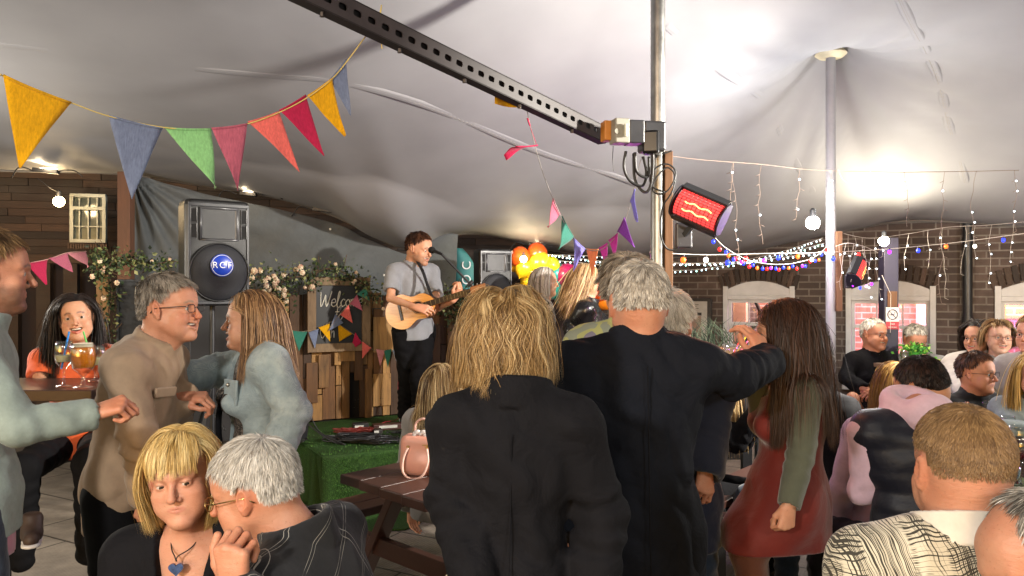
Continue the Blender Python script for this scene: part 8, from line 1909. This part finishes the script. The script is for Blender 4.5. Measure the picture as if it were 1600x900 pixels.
top(J, C_PINK, 'top', e=.014, hem=.1); trousers(J, C_DJ); shoes(J, SHOE_B)
strands('hair', J.o, H_BL2, J.hc, J.hR, n=6500, length=.34, endz=P(0,655,3.6)[2], style='long', width=.0026, steps=16, lift=.02, grav=.85, clump=.45, seed=27, tintbase=.6, coll=[('c', J.sh[1], J.sh[-1], .08)])
# ---- 24 cropped man in the cross-hatched jacket
hc = P(1500, 734, 1.48)
J = person('man with cropped fair hair in a cream cross-hatched jacket', hc, (-2, -4, 0), .97, -3, (0, .02, 1), 'ruddy', 'm', D=1.4, face=False, sit=True, ww=1.0, nb=P(1500, 838, 1.44), fat=1.05, tl=.52, flush=.7, arms={-1: (P(1318, 1050, 1.55), P(1345, 1100, 1.75)), 1: (P(1710, 1050, 1.5), P(1690, 1080, 1.7))})
top(J, C_HATCH, 'jacket', e=.020, hem=.12, fold=.004, wr=.003, neck=.078, seed=14, h=.0075)
soft('shirt_collar', C_SHIRT, J.o, [J.N], .004, lambda F: F.torus(J.N+J.u*.012+J.f*.008, unit(J.u+J.f*.30), .074, .0055, k=0, fwd=J.f, rz=.026), .11, post=None)
trousers(J, C_TR); shoes(J, SHOE_B)
strands('hair', J.o, H_MO, J.hc, J.hR, n=30000, fuzz=.16, length=.016, width=.0009, steps=3, lift=.003, seed=28, tintbase=.62, tvar=.25, streak=.08, style='short', stand=.7, clump=.1, hairline=([-1, -.45, -.1, .15, .35, .6, .8, 1], [-.46, -.46, -.36, -.02, .30, .56, .70, .78]))
# ---- 25 balding man in the corner
hc = P(1638, 888, 1.28)
J = person('balding man with grey hair leaning in at the picture corner', hc, (82, -18, 10), 1.03, 80, (-.2, 0, 1), 'ruddy', 'm', D=1.4, old=1, sit=True, flush=.8, nobrow=True)
top(J, C_NAVY, 'jacket', e=.02, hem=.1, collar=dict(r=.075)); trousers(J, C_TR); shoes(J, SHOE_B)
strands('hair', J.o, H_GR, J.hc, J.hR, n=7000, length=.035, width=.0013, lift=.012, seed=29, style='short', stand=.4, clump=.3, bald=(0, .92, .30, .55, 1.0))
# ---- 26, 27 guests at the far end of the long table
hc = P(1618, 585, 4.2)
J = person('blonde woman in a pale denim shirt resting her hands on the table', hc, (150, -4, 0), 1.0, 130, (0, 0, 1), 'fair', 'f', D=4.3, sit=True, smile=.4, arms={1: (P(1590, 680, 4.1), P(1545, 660, 4.2)), -1: (P(1640, 680, 4.0), P(1560, 672, 4.0))})
top(J, C_DENIM, 'shirt', e=.016, hem=.1); trousers(J, C_DJ); shoes(J, SHOE_B)
strands('hair', J.o, H_GO, J.hc, J.hR, n=4000, length=.28, endz=P(0,655,4.2)[2], clear=.04, style='long', width=.003, steps=14, lift=.02, grav=.9, clump=.4, seed=30)
hc = P(1612, 522, 5.2)
J = person('sandy-haired man in glasses cut by the picture edge', hc, (120, 0, 0), 1.05, 130, (0, 0, 1), 'ruddy', 'm', D=5, sit=True)
top(J, C_LG, 'shirt', e=.02, hem=.1); trousers(J, C_DJ); shoes(J, SHOE_B); glasses(J, BLACKPL); strands('hair', J.o, H_MO, J.hc, J.hR, n=2200, length=.04, width=.004, seed=31, tintbase=.8, **SHORT)
